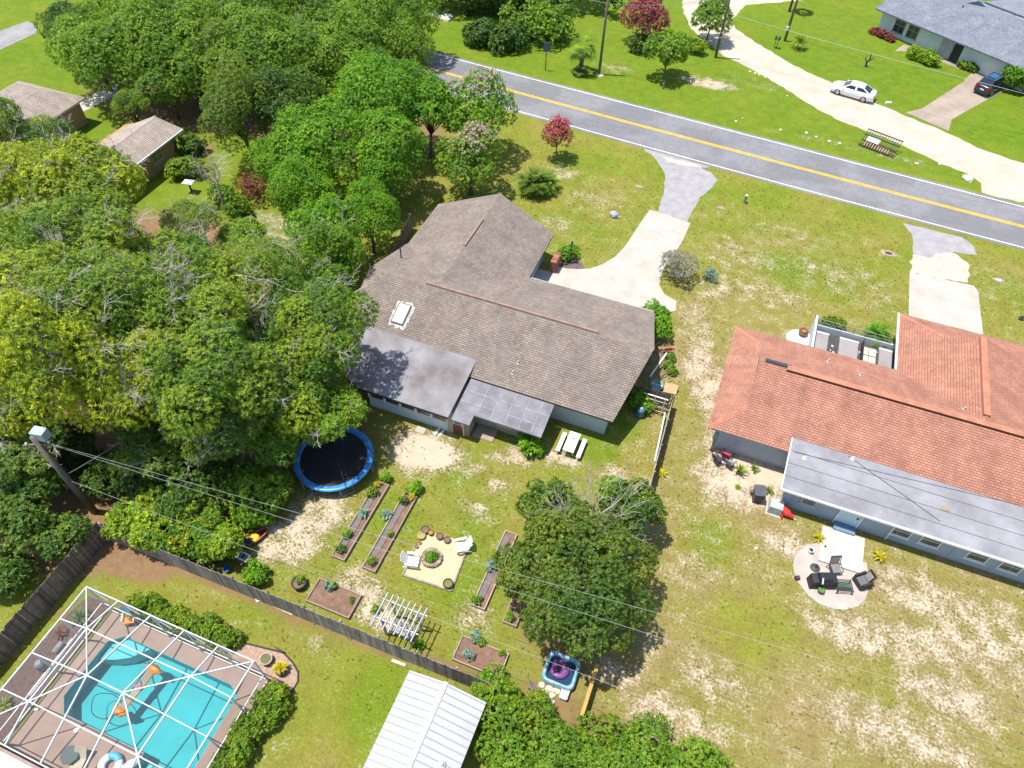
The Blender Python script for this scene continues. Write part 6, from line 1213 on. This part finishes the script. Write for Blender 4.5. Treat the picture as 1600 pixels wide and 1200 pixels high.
for (k, x, y, rz, sc_, lab) in ((1, -67.43, 54.09, 1.2, .95, 'oak behind the one hanging over the upper left lawn'), (2, -60.72, 55.26, 2.3, .9, 'oak filling the gap above the tan house roof'), (6, -58.18, 62.67, 3.9, 1., 'oak at the top edge behind the dark cedar'), (8, -47.55, 57.90, .8, .95, 'oak right behind the tall feathery cedar'),
    (12, -47.22, 68.70, 1.7, 1., 'oak at the top edge before the yellow road line'), (2, -40.76, 60.57, 4.4, .85, 'oak between the loose oak and the bright tree'), (13, -54.74, 53.91, 2.9, .9, 'lower oak left of the dark cedar'), (6, -48.42, 55.32, 5.2, .9, 'oak in the gap between the two cedars'), (8, -64.20, 61.34, 3.3, 1., 'oak at the top edge left of the broad oak'), (1, -44.35, 58.39, .4, .85, 'oak low between the dark oak and the bright clump')):
    dup(OAKS[k], x, y, rz, lab, sc=sc_)
# ---- bright crowns beside the brown house
W2 = 'bright green trees beside the brown house'
for i, (lab, px, zc, R, pal, kw) in enumerate((
    ('bright green tree with the highest crown beside the brown house', (-33.80, 55.26), 6, 4.6, 'bright', {}), ('bright green tree at the left of the bright clump', (-35.46, 46.49), 5.5, 4.3, 'bright', {}), ('bright green tree in the middle of the bright clump', (-30.48, 48.77), 5, 3.9, 'bright', {}), ('bright green tree touching the flowering myrtle', (-29.83, 56.20), 5, 3.4, 'bright', {}), ('round yellow-green crown below the bright clump', (-33.74, 41.10), 4.5, 2.9, 'bright', {}), ('small bright tree nearest the dark fence', (-27.94, 41.00), 4, 2.6, 'bright', {}), ('small bright tree above the brown roof corner', (-29.31, 46.33), 4, 2.6, 'bright', {}), ('dark green tree below the round yellow-green crown', (-29.56, 36.89), 4.5, 3.0, 'bright', {}), ('low green tree between the bright clump and the cedar', (-38.46, 44.52), 4, 3.0, 'bright', {}))):
    proto(W2, lab, *px, zc, R, pal=pal, seed=40+i, group=W2, cap=dict(bright=4), name='bright_tree', ln=.205, wd=.052, dens=1.2, lob=(.24, .38), **kw)
pink = blossoms((.60, .38, .44), (.66, .50, .50), 95, .13, 6)
tree('tall green crape myrtle with pale pink flowers nearest the road', -25.68, 58.28, 5, 3.3, 3.2, 'bright', .24, .07, .85, 60, 'pale pink crape myrtles', 'crape_myrtle', extra=pink)
tree('green crape myrtle with pale pink flowers above the brown roof', -23.63, 52.04, 4, 3.1, 2.8, 'mid', .24, .07, .85, 61, 'pale pink crape myrtles', 'crape_myrtle', extra=pink)
# ---- the wood left of the brown house
W3 = 'oaks of the wood left of the brown house'
for i, (lab, px, zc, R, pal, bare) in enumerate((
    ('yellowish oak with bare grey twigs at the left edge below the garage roof', (-49.35, 29.35), 8, 4.8, 'oaky', 26), ('yellowish oak with bare grey twigs just below the tan house', (-44.33, 29.53), 8, 4.5, 'oaky', 28), ('green oak at the left edge, above the middle', (-42.42, 21.93), 9, 4.8, 'oak', 15), ('green oak in the heart of the wood, upper row', (-37.70, 23.58), 9, 4.8, 'oak', 18),
    ('oak right of the wood centre beside the clearing', (-34.23, 25.62), 8, 4.4, 'oak', 18), ('yellow-topped oak at the left edge, middle height', (-36.71, 18.05), 9.5, 5.0, 'oaky', 13), ('oak with sprawling grey limbs in the middle of the wood', (-32.58, 19.77), 9.5, 4.6, 'oak', 31), ('oak with dark gaps right of the sprawling grey limbs', (-29.07, 22.39), 9, 4.8, 'oak', 20),
    ('oak beside the sandy gap left of the brown roof', (-28.04, 26.36), 7, 4.0, 'oak', 15), ('oak touching the left corner of the brown roof', (-26.93, 30.71), 5.5, 3.4, 'mid', 10), ('oak leaning over the porch roof', (-22.27, 25.27), 7, 4.0, 'oak', 13), ('yellow-green oak above the utility pole', (-32.60, 16.40), 9, 4.5, 'oaky', 18),
    ('yellow-green oak right of the utility pole top', (-28.91, 17.61), 8.5, 4.3, 'oaky', 15), ('oak in the middle of the wood, lower row', (-25.34, 18.76), 8, 4.4, 'oak', 15), ('oak above the trampoline', (-22.85, 21.81), 7, 4.0, 'oak', 13), ('oak branch end drooping over the trampoline', (-19.76, 21.06), 4.2, 2.6, 'mid', 6),
    ('dark leafed oak below the wood centre', (-24.26, 17.63), 5.5, 3.2, 'deep', 10), ('low oak left of the trampoline', (-22.46, 19.17), 4.5, 2.3, 'mid', 6), ('dark oak in the hollow right of the utility pole', (-28.39, 16.57), 3.5, 3.2, 'deep', 5), ('oak at the left edge above the guy wire', (-37.77, 15.07), 7, 3.6, 'oaky', 7), ('dark oak closing the left edge above the guy wire', (-36.33, 12.93), 4, 3.2, 'deep', 4), ('low leafy oak covering the near end of the tan house', (-46.98, 34.63), 5, 2.3, 'oak', 8), ('leafy oak covering the near end of the garage roof', (-59.47, 38.88), 5, 2.9, 'oak', 6), ('sparse grey-twigged oak just below the bird feeder', (-39.12, 33.26), 4.5, 2.5, 'oak', 16), ('sparse oak between the bare pale tree and the bright clump', (-36.46, 35.54), 4, 2.2, 'mid', 14), ('oak crowding the far side of the tan house', (-57.62, 47.70), 3.6, 1.9, 'oak', 5), ('oak at the left edge over the garage roof', (-61.64, 37.14), 5, 2.6, 'oak', 6), ('pale sparse oak beside the bare grey tree', (-32.78, 33.41), 4.5, 2.6, 'oak', 13), ('oak between the clearing and the dark fence', (-26.92, 33.87), 4.5, 2.8, 'mid', 5))):
    proto(W3, lab, *px, zc+(0, .9, -.8, .5, -1.1)[i % 5], R, pal=pal, bare=bare, seed=80+i, group=W3, cap=dict(oak=5, oaky=3, mid=2, deep=1), ln=(.205, .235, .19, .215)[i % 4], wd=(.043, .05, .038, .043)[i % 4], dens=(1.18, 1.18, 1.0, 1.12)[i % 4], flat=0., per=8, K=int(9+R*4.2), lob=(.20, .36), base=(-21.6, 24.6) if 'drooping' in lab else None)
W4 = 'dark undergrowth left of the fence corner'
for i, (lab, px, zc, R, pal) in enumerate((('dark undergrowth shrub left of the utility pole', (-35.13, 10.97), 2.2, 2.3, 'dark'), ('green undergrowth shrub at the left edge above the dark fence', (-33.24, 9.05), 2, 2.1, 'deep'), ('dark undergrowth shrub behind the utility pole foot', (-29.49, 15.05), 1.8, 2.2, 'dark'), ('low dark growth right behind the pole top', (-35.83, 14.70), .9, 2.2, 'dark'), ('low dark growth behind the middle of the pole', (-32.19, 13.80), .9, 1.7, 'dark'), ('low dark growth at the left edge behind the guy wire', (-38.57, 12.96), 1, 2.0, 'dark'), ('dark undergrowth shrub at the fence corner', (-31.14, 9.52), 1.5, 1.5, 'deep'), ('dark undergrowth shrub below the shadowed hollow', (-25.98, 14.84), 2, 2.6, 'dark'), ('green undergrowth shrub beside the black tub', (-22.51, 16.39), 1.8, 2.0, 'mid'), ('low dark shrub at the left edge by the lawn strip', (-32.60, 6.59), 1, 1.3, 'dark'))):
    tree(lab, *px, zc, R, pal=pal, seed=130+i, group=W4, name='undergrowth_shrub', cat='shrub', ln=.21, wd=.065, dens=.95)
W5 = 'vine shrubs along the long fence'
for i, (px, R, zc) in enumerate((((-28.66, 11.87), 1.2, 1.4), ((-27.48, 12.09), 1.6, 1.6), ((-25.42, 12.24), 1.6, 1.6), ((-23.57, 12.51), 1.5, 1.5), ((-22.30, 12.81), 1.2, 1.4), ((-27.19, 13.23), 1.5, 1.8), ((-24.70, 13.63), 1.5, 1.7))):
    tree(('vine shrub at the fence corner by the pole', 'second vine shrub along the fence from the pole', 'third vine shrub along the fence from the pole', 'fourth vine shrub along the fence from the pole', 'vine shrub nearest the toy boat', 'vine shrub behind the second one from the pole', 'vine shrub behind the fourth one from the pole')[i], *px, zc, R, R*.85, 'lime' if i % 3 == 1 else 'vine', .22, .075, 1., 150+i, W5, 'vine_shrub', 'shrub', limbn=6)
tree('round green shrub behind the long fence beside the toy cooker', -19.94, 12.13, .6, .75, .6, 'bright', .16, .06, 1., 158, name='round_shrub', cat='shrub', limbn=5)
tree('leafy green shrub at the sand edge above the toy boat', -22.23, 15.31, 1., 1.2, 1., 'bright', .2, .07, 1., 159, name='leafy_shrub', cat='shrub', limbn=5)
# ---- the big round tree in the back yard
tree('big dense round dark green tree in the back yard', -2.06, 17.22, 4, 4.6, 3.4, 'gloss', .175, .055, 1.25, 170, None, 'round_tree', per=8, K=60, lob=(.15, .26), base=(-1.6, 17.6), r0=.3)
tree('smaller dark crown behind the bare dead tree', -0.62, 22.86, 3, 2.1, 2., 'deep', .20, .07, 1., 171, None, 'back_tree', per=8, K=26, lob=(.18, .30))
tree('small dark crown left of the bare dead tree', -5.38, 21.65, 2.6, 1.9, 1.7, 'deep', .20, .07, 1., 172, None, 'back_tree', per=8, K=24, lob=(.18, .30))
tree('light green vine on the far side of the bare dead tree', -2.20, 24.95, 1.4, 1.1, .9, 'lime', .18, .07, .9, 173, None, 'vine_shrub', 'shrub', limbn=5)
rg = np.random.default_rng(9); dx_, dy_ = -2.60, 21.01; o = T('dead_tree', 'bare grey dead tree spreading over the big round tree', 'tree', dx_, dy_)
mb = MB().tube([(dx_, dy_, 0), (dx_+.1, dy_, 2.), (dx_, dy_+.1, 3.6)], [.16, .13, .10], 8); obj('trunk', mb, BARE, o, smooth=True)
mb = MB()
for a in np.linspace(-.5, 5.4, 15): bare_spray(mb, rg, (dx_, dy_+.1, 3.3+.3*rg.random()), (math.cos(a), math.sin(a), .25+.5*rg.random()), 3.1*rg.uniform(.7, 1.05), rg.uniform(.018, .042))
obj('bare_branches', mb, BARE, o)['kind'] = 'stuff'
bx_, by_ = -42.65, 40.59; o = T('bare_tree', 'bare pale tree standing by the clearing below the bird feeder', 'tree', bx_, by_); mb = MB().tube([(bx_, by_, 0), (bx_, by_, 2.), (bx_+.1, by_, 3.8)], [.14, .11, .07], 8); obj('trunk', mb, BARE, o, smooth=True); mb = MB()
for a in np.linspace(0, 5.6, 8): bare_spray(mb, rg, (bx_, by_, 2.0+1.6*rg.random()), (math.cos(a)*.6, math.sin(a)*.6, 1.0), 2.4, .06)
obj('bare_branches', mb, BARE, o)['kind'] = 'stuff'
# ---- hedges
def row(name, label, spots, zc, R, pal, seed, grp=None, ln=.15, wd=.05, cat='hedge', dens=1.1, wild=.15):
    rg = np.random.default_rng(seed); o = T(name, label, cat, spots[0][0], spots[0][1]); VV = []; CC = []; mb = MB()
    for i, (x, y) in enumerate(spots):
        rr = R*rg.uniform(1-wild, 1+wild); x += rg.normal(0, wild*R*.5); y += rg.normal(0, wild*R*.8); nt = int(dens*150*rr**1.75*(.26/ln)**1.45)+30; p, ax, k, lc, lr = crown_twigs(rg, (x, y, zc), rr, rr*.85, nt, 12, -.5, (.35, .55)); ok = p[:, 2] > .05; p, ax, k = p[ok], ax[ok], k[ok]
        VV.append(leaves_at(rg, p, ax, 6, ln, wd)); CC.append(tint(rg, pal, k, len(lc), 6)); mb.tube([(x, y, 0), (x+.05, y, zc*.6), (x, y+.05, zc)], [.04, .03, .015], 5)
    quads_obj('foliage', np.concatenate(VV), np.concatenate(CC), o, LEAF); obj('stems', mb, BARK, o)['kind'] = 'stuff'; return o
def spots(a, b_, n): return [(lerp(a[0], b_[0], i/(n-1))+RNG.uniform(-.12, .12), lerp(a[1], b_[1], i/(n-1))+RNG.uniform(-.1, .1)) for i in range(n)]
row('pool_hedge', 'low green hedge along the far side of the pool cage', spots((-24.94, 8.06), (-18.93, 8.31), 11), .5, .62, 'hedge', 201)
row('side_hedge', 'green hedge along the right side of the pool cage', spots((-15.01, 6.76), (-15.44, 2.85), 9), .6, .78, 'hedge', 202)
row('wood_edge_hedge', 'thick mixed hedge at the bottom edge below the spa', spots((-4.06, 10.10), (4.15, 10.69), 9), 1.0, 1.15, 'hedge', 203, ln=.15, wd=.05, dens=1.0, wild=.35)
row('lower_hedge', 'thick hedge cut by the bottom edge right of the metal shed', spots((-3.45, 8.44), (6.35, 10.98), 9), 1.1, 1.45, 'mid', 204, ln=.15, wd=.05, dens=1.0, wild=.35)
row('boundary_shrub', 'green shrub at the end of the long fence beside the metal shed', spots((-4.69, 11.01), (-3.35, 10.82), 3), .8, .9, 'bright', 205)
row('box_hedge', 'clipped dark green hedge at the gable corner of the brown house', spots((-3.70, 42.13), (-2.51, 40.20), 4), 1.1, .85, 'bright', 206, ln=.15)
row('entry_bush', 'small clipped bush behind the brick wall stub', spots((-12.7, 46.6), (-12.0, 47.1), 3), .6, .62, 'bright', 207)
row('yellow_hedge', 'yellow-green hedge before the front door of the slate house', spots((14.62, 99.19), (16.83, 97.84), 6), .6, .8, 'lime', 208, ln=.2, wd=.09)
row('red_bed', 'row of reddish brown plants under the slate house windows', spots((9.60, 104.20), (12.01, 102.51), 8), .35, .5, 'red', 209, ln=.2, wd=.07, dens=.55)
row('wall_plants', 'low green plants at the wall beside the dark car', spots((20.14, 98.76), (21.56, 98.34), 4), .35, .5, 'hedge', 210, ln=.2, wd=.09)
row('wood_shrubs', 'dark shrubs round the trunks at the wood edge across the road', spots((-35.42, 81.36), (-31.35, 82.06), 5), 1.1, 1.6, 'dark', 211, wild=.5, ln=.3, wd=.12)
row('wood_understory', 'yellow-green understory behind the palm across the road', spots((-31.41, 83.25), (-25.36, 85.98), 6), 1.6, 1.9, 'mid', 212, dens=.5, wild=.5, ln=.32, wd=.12)
row('deep_wood', 'shaded thicket at the top edge left of the red myrtle', spots((-42.72, 88.36), (-22.44, 95.46), 9), 1.8, 2.4, 'dark', 213, dens=.5, wild=.5, ln=.34, wd=.13)
row('flower_shrub', 'white flowered shrub beside the tan house wall', spots((-50.49, 43.59), (-49.16, 44.51), 3), .8, 1.1, 'hedge', 214, ln=.2, wd=.08)
row('wall_shrub', 'dark shrub at the far corner of the tan house', spots((-52.13, 47.69), (-51.34, 47.65), 2), .8, 1.1, 'dark', 215, ln=.2, wd=.08)
row('red_shrub', 'loose shrub with reddish tips below the cedar', spots((-42.80, 44.09), (-41.15, 43.71), 3), .9, 1.2, 'red', 216, ln=.18, wd=.05, dens=.35)
row('clearing_shrub', 'dull green shrubs between the bird feeder and the bare tree', spots((-44.11, 42.12), (-41.11, 40.79), 3), .8, 1.0, 'mid', 217, ln=.22, wd=.08)
row('yard_shrub', 'leafy shrub growing at the shaded corner of the back room', spots((-8.51, 27.06), (-8.06, 26.85), 2), .6, .65, 'bright', 218, ln=.26, wd=.11, dens=.9)
row('fence_vine', 'bright vine beside the short dark fence', spots((-2.31, 33.45), (-1.91, 33.18), 2), .6, .7, 'bright', 219, ln=.2, wd=.09)
row('side_vine', 'green weeds at the foot of the dry branch pile', spots((-1.48, 38.42), (-0.96, 37.25), 3), .25, .35, 'hedge', 220)
row('courtyard_shrub', 'orange flowered shrub behind the courtyard rail', spots((9.2, 46.9), (10.2, 47.0), 3), .4, .5, 'hedge', 221)
# ---- single trees and shrubs
redb = blossoms((.48, .07, .10), (.62, .20, .22), 105, .13, 6); magb = blossoms((.36, .07, .10), (.48, .15, .19), 110, .18, 6)
tree('small red crape myrtle on the front lawn below the road', -18.13, 60.95, 2.4, 1.55, 1.5, 'crimson', .15, .045, .7, 301, None, 'red_myrtle', base=(-18.40, 61.47), r0=.06, extra=redb)
tree('large crimson crape myrtle at the top edge beside the shell road', -16.99, 89.20, 3, 3.0, 2.2, 'crimson', .24, .07, .8, 302, None, 'red_myrtle', r0=.12, extra=magb)
tree('round green tree with a slim trunk between road and shell road', -12.57, 81.83, 3.1, 2.5, 1.9, 'mid', .24, .085, .95, 303, None, 'round_lawn_tree', base=(-11.72, 78.93), r0=.10, fork=.5, bare=4)
tree('round green tree in front of the shell road at the top', -9.69, 93.10, 3, 2.4, 2.2, 'mid', .26, .09, 1., 304, None, 'lawn_tree', r0=.1)
tree('yellow-green bush behind the round green tree', -10.14, 89.23, .9, 1.1, .8, 'lime', .22, .08, .8, 305, None, 'yellow_bush', 'shrub', limbn=5)
tree('dark low bush below the crimson myrtle', -16.66, 86.80, 1., 1.3, 1., 'deep', .24, .09, .8, 306, None, 'dark_bush', 'shrub', limbn=5)
tree('clipped round shrub at the right edge beside the dark car', 25.58, 95.34, 1.4, 1.7, 1.6, 'bright', .2, .08, 1.2, 307, None, 'ball_shrub', 'shrub', limbn=5)
tree('pale grey half dead shrub beside the driveway', -3.04, 48.04, 1.3, 1.55, 1.5, 'grey', .15, .028, .75, 308, None, 'grey_shrub', 'shrub', bare=26, limbn=14, bark=BARE)
tree('thin silvery bush on the lawn right of the grey shrub', -0.54, 48.79, .5, .7, .5, 'blue', .14, .03, .6, 309, None, 'silver_bush', 'shrub', limbn=6)
for i, px in enumerate(((-39.57, 87.66), (-35.58, 89.05), (-30.37, 95.96), (-44.47, 87.99))):
    tree(('slim oak trunk at the wood edge, left of the two by the dark shrubs', 'slim oak trunk at the wood edge, right of the two by the dark shrubs', 'oak trunk at the top edge behind the palm', 'oak trunk at the top edge behind the rubble heap')[i], *px, 11.5, 3.2, 2.6, 'mid', .34, .11, .6, 320+i, 'wood across the road', 'wood_oak', fork=.72, r0=.26)
# ---- rosettes: palm, cycads, yuccas, agaves
def blade(V, C, rg, p, d, ln, w, droop, c, seg=4):
    p = np.array(p, float); d = unit(np.array(d, float)); s = np.cross(d, [0, 0, 1]); s = unit(s)*w; q = p; ww = 1.
    for i in range(seg):
        d2 = unit(d+np.array([0, 0, -droop*(i+.5)/seg])); q2 = q+d2*ln/seg; w2 = ww*(1-(i+1)/seg)**.7 if i == seg-1 else 1-.15*i; V.append([q-s*ww, q+s*ww, q2+s*w2, q2-s*w2]); C.append(c); q = q2; ww = w2; d = d2
def rosette(label, name, x, y, z, n, ln, w, pal, droop=.7, up=(.1, 1.0), seed=1, cat='plant', group=None, frond=False, trunk=None):
    rg = np.random.default_rng(seed); o = T(name, label, cat, x, y, 0, 0, group); V = []; C = []; base, alt, sh = PAL[pal]
    for i in range(n):
        a = 2*math.pi*i*.382+rg.normal(0, .15); e = rg.uniform(*up); d = np.array([math.cos(a)*math.cos(e), math.sin(a)*math.cos(e), math.sin(e)]); t_ = rg.random(); c = (np.array(base)*(1-t_)+np.array(alt)*t_)*rg.uniform(.75, 1.2); L_ = ln*rg.uniform(.75, 1.1)
        if not frond: blade(V, C, rg, (x, y, z), d, L_, w, droop, c)
        elif frond == 'fan':
            st = np.array([x, y, z])+d*L_*.5
            for k in range(11):
                b_ = (k-5)*.22; ca, sa = math.cos(b_), math.sin(b_); dd = np.array([d[0]*ca-d[1]*sa, d[0]*sa+d[1]*ca, d[2]-.05*abs(k-5)]); blade(V, C, rg, st, dd, L_*.62, w, droop*1.2, c, 3)
            blade(V, C, rg, (x, y, z), d, L_*.5, w*.5, .1, c, 2)
        else:
            pts = [np.array([x, y, z])]; dd = d.copy()
            for k in range(9):
                dd = unit(dd+np.array([0, 0, -droop/9])); pts.append(pts[-1]+dd*L_/9); s = unit(np.cross(dd, [0, 0, 1])); ll = L_*.26*math.sin(math.pi*(k+1.5)/11)
                for sg in (-1, 1): blade(V, C, rg, pts[-1], s*sg+dd*.6+np.array([0, 0, .15]), ll, w, .35, c, 2)
            blade(V, C, rg, (x, y, z), d, L_, w*.5, droop, c, 4)
    quads_obj('leaves', np.array(V), np.array(C), o, LEAF)
    mb = MB()
    if trunk: mb.tube([(x, y, -.1), (x+.03, y, z*.5), (x, y, z+.05)], [trunk*1.2, trunk, trunk*.9], 10)
    else: mb.lathe([(.10, 0), (.12, max(.05, z*.8)), (.04, z+.02)], (x, y, 0), 8)
    obj('trunk', mb, mat('palm_bark', (.21, .15, .115), .95, .4, 8.), o, smooth=True); return o
rosette('cabbage palm with a stout trunk across the road', 'cabbage_palm', -21.61, 79.14, 2.7, 26, 1.9, .045, 'mid', .9, (-.5, 1.2), 1, 'palm', frond='fan', trunk=.24)
x, y = -21.52, 78.84; rosette('ring of low palmetto leaves at the foot of the cabbage palm', 'palmetto', x, y-.4, .25, 12, 1.1, .05, 'dark', .6, (.1, .8), 2, frond='fan')
rosette('large dark cycad beside the front gable of the brown house', 'sago_palm', -18.26, 54.78, .8, 110, 1.8, .05, 'deep', 1.0, (.05, 1.4), 3, 'cycad', 'cycads', True); rosette('second cycad crown right behind the front gable', 'sago_palm', -17.62, 55.51, .6, 60, 1.6, .05, 'mid', 1.0, (.05, 1.3), 4, 'cycad', 'cycads', True)
rosette('spiky yucca beside the mailbox', 'yucca', 1.18, 95.71, .8, 110, 1.35, .045, 'oaky', .4, (-.1, 1.4), 5, 'yucca'); rosette('bright green cycad against the garage wing wall', 'sago_palm', 13.1, 47.2, .4, 44, 1.2, .03, 'bright', .9, (.05, 1.3), 6, 'cycad', 'cycads', True)
x, y = -1.21, 106.37; rosette('small dark fan palm at the top edge beside a pole', 'fan_palm', x, y, 6.5, 22, 1.6, .05, 'dark', .8, (-.4, 1.2), 7, 'palm', frond='fan', trunk=.14)
rosette('blue-green agave midway along the bed nearest the trampoline', 'agave', -16.20, 18.09, .30, 34, .46, .055, 'blue', .25, (.15, 1.3), 8, 'agave', 'agaves in the beds'); rosette('blue-green agave midway along the second long bed', 'agave', -14.82, 18.56, .30, 32, .46, .055, 'blue', .25, (.15, 1.3), 9, 'agave', 'agaves in the beds')
rosette('yellow striped plant left of the pale deck', 'yellow_plant', 10.74, 27.30, .12, 22, .5, .05, 'yellow', .5, (.2, 1.3), 10, 'plant', 'yellow striped plants'); rosette('yellow striped plant right of the pale deck', 'yellow_plant', 14.38, 27.37, .12, 26, .55, .05, 'yellow', .5, (.2, 1.3), 11, 'plant', 'yellow striped plants'); rosette('yellow striped plant at the thin fence foot', 'yellow_plant', 0.48, 28.22, .12, 16, .5, .05, 'yellow', .5, (.3, 1.3), 12, 'plant', 'yellow striped plants')
rosette('yellow shrub in a black pot on the gravel bed', 'yellow_plant', -15.64, 8.03, .4, 46, .5, .05, 'yellow', .5, (0, 1.4), 13, 'plant', 'yellow striped plants'); pot('black pot holding the yellow shrub at the cage corner', *(-15.61, 7.97), .30, .36, MATS['black_iron'], 'gravel bed pots'); pot('round grey pot with dry twigs at the cage corner', *(-16.67, 8.17), .33, .4, PG, 'gravel bed pots', mat('moss', (.15, .15, .06), .9))
rosette('spiky dark plant on the sand between bin and wall', 'spiky_plant', 6.18, 30.93, .1, 18, .5, .04, 'deep', .4, (.2, 1.2), 14); rosette('spiky dark plant beside the air conditioner', 'spiky_plant', 7.35, 29.63, .1, 16, .45, .04, 'deep', .4, (.2, 1.2), 15); rosette('tall yellow-green plant beside the patterned chair', 'tall_plant', 5.19, 30.25, .25, 20, .8, .045, 'lime', .3, (.7, 1.5), 16); rosette('small green tuft on the sand left of the bin', 'grass_tuft', 5.38, 29.14, .05, 18, .32, .03, 'lime', .4, (.4, 1.4), 17)
# ---- plants in the garden beds
def herb(label, x, y, z, R, pal, seed, cat='plant', ln=.13, wd=.045, grp='plants in the garden beds', name='bed_plant', dens=1.):
    rg = np.random.default_rng(seed); o = T(name, label, cat, x, y, z, 0, grp); nt = int(60*dens*(R/.3)**1.6)+8; p, ax, k, lc, lr = crown_twigs(rg, (x, y, z+R*.6), R, R*.9, nt, 8, -.3, (.4, .6)); V = leaves_at(rg, p, ax, 5, ln, wd); quads_obj('leaves', V, tint(rg, pal, k, len(lc), 5), o, LEAF)
    mb = MB(); [mb.tube([(x, y, z-.05), tuple(c)], [.012, .006], 4) for c in lc]; obj('stems', mb, BARK, o); return o
for i, (lab, px, R, pal) in enumerate((
    ('orange flowers at the far end of the bed nearest the trampoline', (-16.39, 20.27), .22, 'yellow'), ('green herb near the far end of the bed nearest the trampoline', (-16.40, 19.60), .34, 'hedge'), ('pale herb in the near half of the bed nearest the trampoline', (-16.41, 16.44), .3, 'mid'), ('dark herb at the near end of the bed nearest the trampoline', (-16.25, 15.39), .26, 'deep'), ('tall leafy plant at the far end of the second long bed', (-14.13, 20.94), .48, 'bright'), ('orange flowers at the far end of the second long bed', (-13.98, 20.33), .22, 'yellow'), ('dull herb beside the orange flowers in the second long bed', (-14.34, 19.87), .3, 'deep'), ('small dry plant midway along the second long bed', (-14.00, 17.47), .18, 'oak'), ('small herb at the near end of the second long bed', (-14.17, 15.42), .26, 'oak'), ('leafy shrub at the far end of the trampoline bed', (-16.15, 20.95), .36, 'bright'),
    ('green sprout in the soil right of the cauldron planter', (-15.66, 13.07), .26, 'blue'), ('second green sprout in the soil right of the cauldron planter', (-15.41, 13.22), .2, 'mid'), ('small weed at the right of the bare soil bed by the cauldron', (-14.07, 12.88), .12, 'mid'), ('pale kale plant at the far side of the bed right of the swing', (-6.59, 13.52), .3, 'blue'), ('second kale plant in the bed right of the swing', (-6.29, 13.45), .24, 'mid'), ('bushy pale plant at the left of the bed right of the swing', (-6.55, 12.46), .3, 'blue'), ('yellow weed at the right of the bed right of the swing', (-4.86, 13.25), .16, 'lime'), ('green herb at the near end of the bed beside the big tree', (-7.36, 15.50), .26, 'mid'), ('blue-green herb in the bed beside the big tree', (-7.41, 17.85), .34, 'blue'), ('yellow-leaved herb in the bed beside the big tree', (-7.43, 18.29), .28, 'lime'), ('green herb in the bed half hidden under the big tree', (-5.23, 15.33), .26, 'mid'))):
    herb(lab, *px, .22, R, pal, 400+i)
herb('green plant growing in the black cauldron planter', -17.35, 12.75, .4, .22, 'mid', 430, grp='planter plants'); herb('green planting inside the stone fire pit', fx, fy, .18, .36, 'bright', 431, grp='planter plants', dens=1.6); herb('weed beside the left foot of the swing pergola', -12.52, 12.89, .05, .25, 'mid', 432, grp='yard weeds'); herb('dark leaf plant by the right foot of the pergola', -9.38, 12.05, .05, .3, 'bright', 433, grp='yard weeds')

# ---- tufts of weeds and longer grass over the lawns, too many to count
rg = np.random.default_rng(77); n_ = 16000
tx_ = rg.uniform(-34, 34, n_); ty_ = rg.uniform(8, 66, n_)
ix = np.clip(np.searchsorted(XS, tx_), 0, len(XS)-1); iy = np.clip(np.searchsorted(YS, ty_), 0, len(YS)-1); sv_, lv_, tv_ = sand[iy, ix], lush[iy, ix], litter[iy, ix]
ok = (rg.random(n_) < np.where(sv_ > .75, .25, 1)) & (tv_ < .5) & (ty_ < np.array([ry(x, 0) for x in tx_])-.7)
def inside(px, py, P_):
    c = np.zeros(len(px), bool); P_ = list(P_)
    for (x1, y1), (x2, y2) in zip(P_, P_[1:]+P_[:1]):
        if y1 != y2: c ^= ((y1 > py) != (y2 > py)) & (px < (x2-x1)*(py-y1)/(y2-y1)+x1)
    return c
boxes = [(-30.5, -9, -15.7, 8.6), (-9, -9, -4.2, 10.2), (-24.5, 25.5, -3.6, 46.5), (2.3, 28.2, 32, 47.6), (-12.7, 15.2, -8.6, 19), (-16.7, 14.7, -15.6, 20.7), (-14.7, 14.7, -13.5, 20.6), (-16.6, 11.7, -13.6, 13.5), (-7.5, 11.8, -4.4, 13.5), (-7.7, 15, -6.6, 20.5), (-2.6, 12.6, -.5, 14.6), (10.8, 25.6, 13.6, 29), (-22.6, 18, -17, 23.5)]
for P_ in SLABS: ok &= ~inside(tx_, ty_, P_)
for x0, y0, x1, y1 in boxes: ok &= ~((tx_ > x0) & (tx_ < x1) & (ty_ > y0) & (ty_ < y1))
tx_, ty_, sv_, lv_ = tx_[ok], ty_[ok], sv_[ok], lv_[ok]; n_ = len(tx_)
ln_ = rg.uniform(.09, .20, n_); P0 = np.stack([tx_, ty_, np.full(n_, .01)], 1); V = leaves_at(rg, P0, np.tile([[0, 0, 1.]], (n_, 1))+rg.normal(0, .15, (n_, 3)), 5, .16, .032, (.25, 1.15), .25)
f = np.clip(lv_+rg.normal(0, .25, n_), 0, 1)[:, None]; c = np.array([.33, .285, .08])*(1-f)+np.array([.135, .285, .016])*f; c = np.repeat(c*rg.uniform(.75, 1.25, (n_, 1)), 5, 0)
setting(tag(quads_obj('grass_tufts', V, c, None, LEAF), 'scattered tufts of weeds and dry grass over the yards', 'grass'), 'stuff')

rosette('dark spiky plant in the mulch strip left of the pool cage', 'mulch_plant', -27.7, 6.3, .2, 40, .7, .05, 'deep', .5, (.1, 1.3), 51, 'plant', 'mulch strip plants'); rosette('reddish spiky plant farther down the mulch strip', 'mulch_plant', -28.1, 5.2, .15, 30, .5, .05, 'crimson', .5, (.1, 1.3), 52, 'plant', 'mulch strip plants'); rosette('yellow-green spiky plant at the left edge mulch strip', 'mulch_plant', -27.9, 1.2, .15, 30, .5, .05, 'lime', .5, (.1, 1.3), 53, 'plant', 'mulch strip plants')
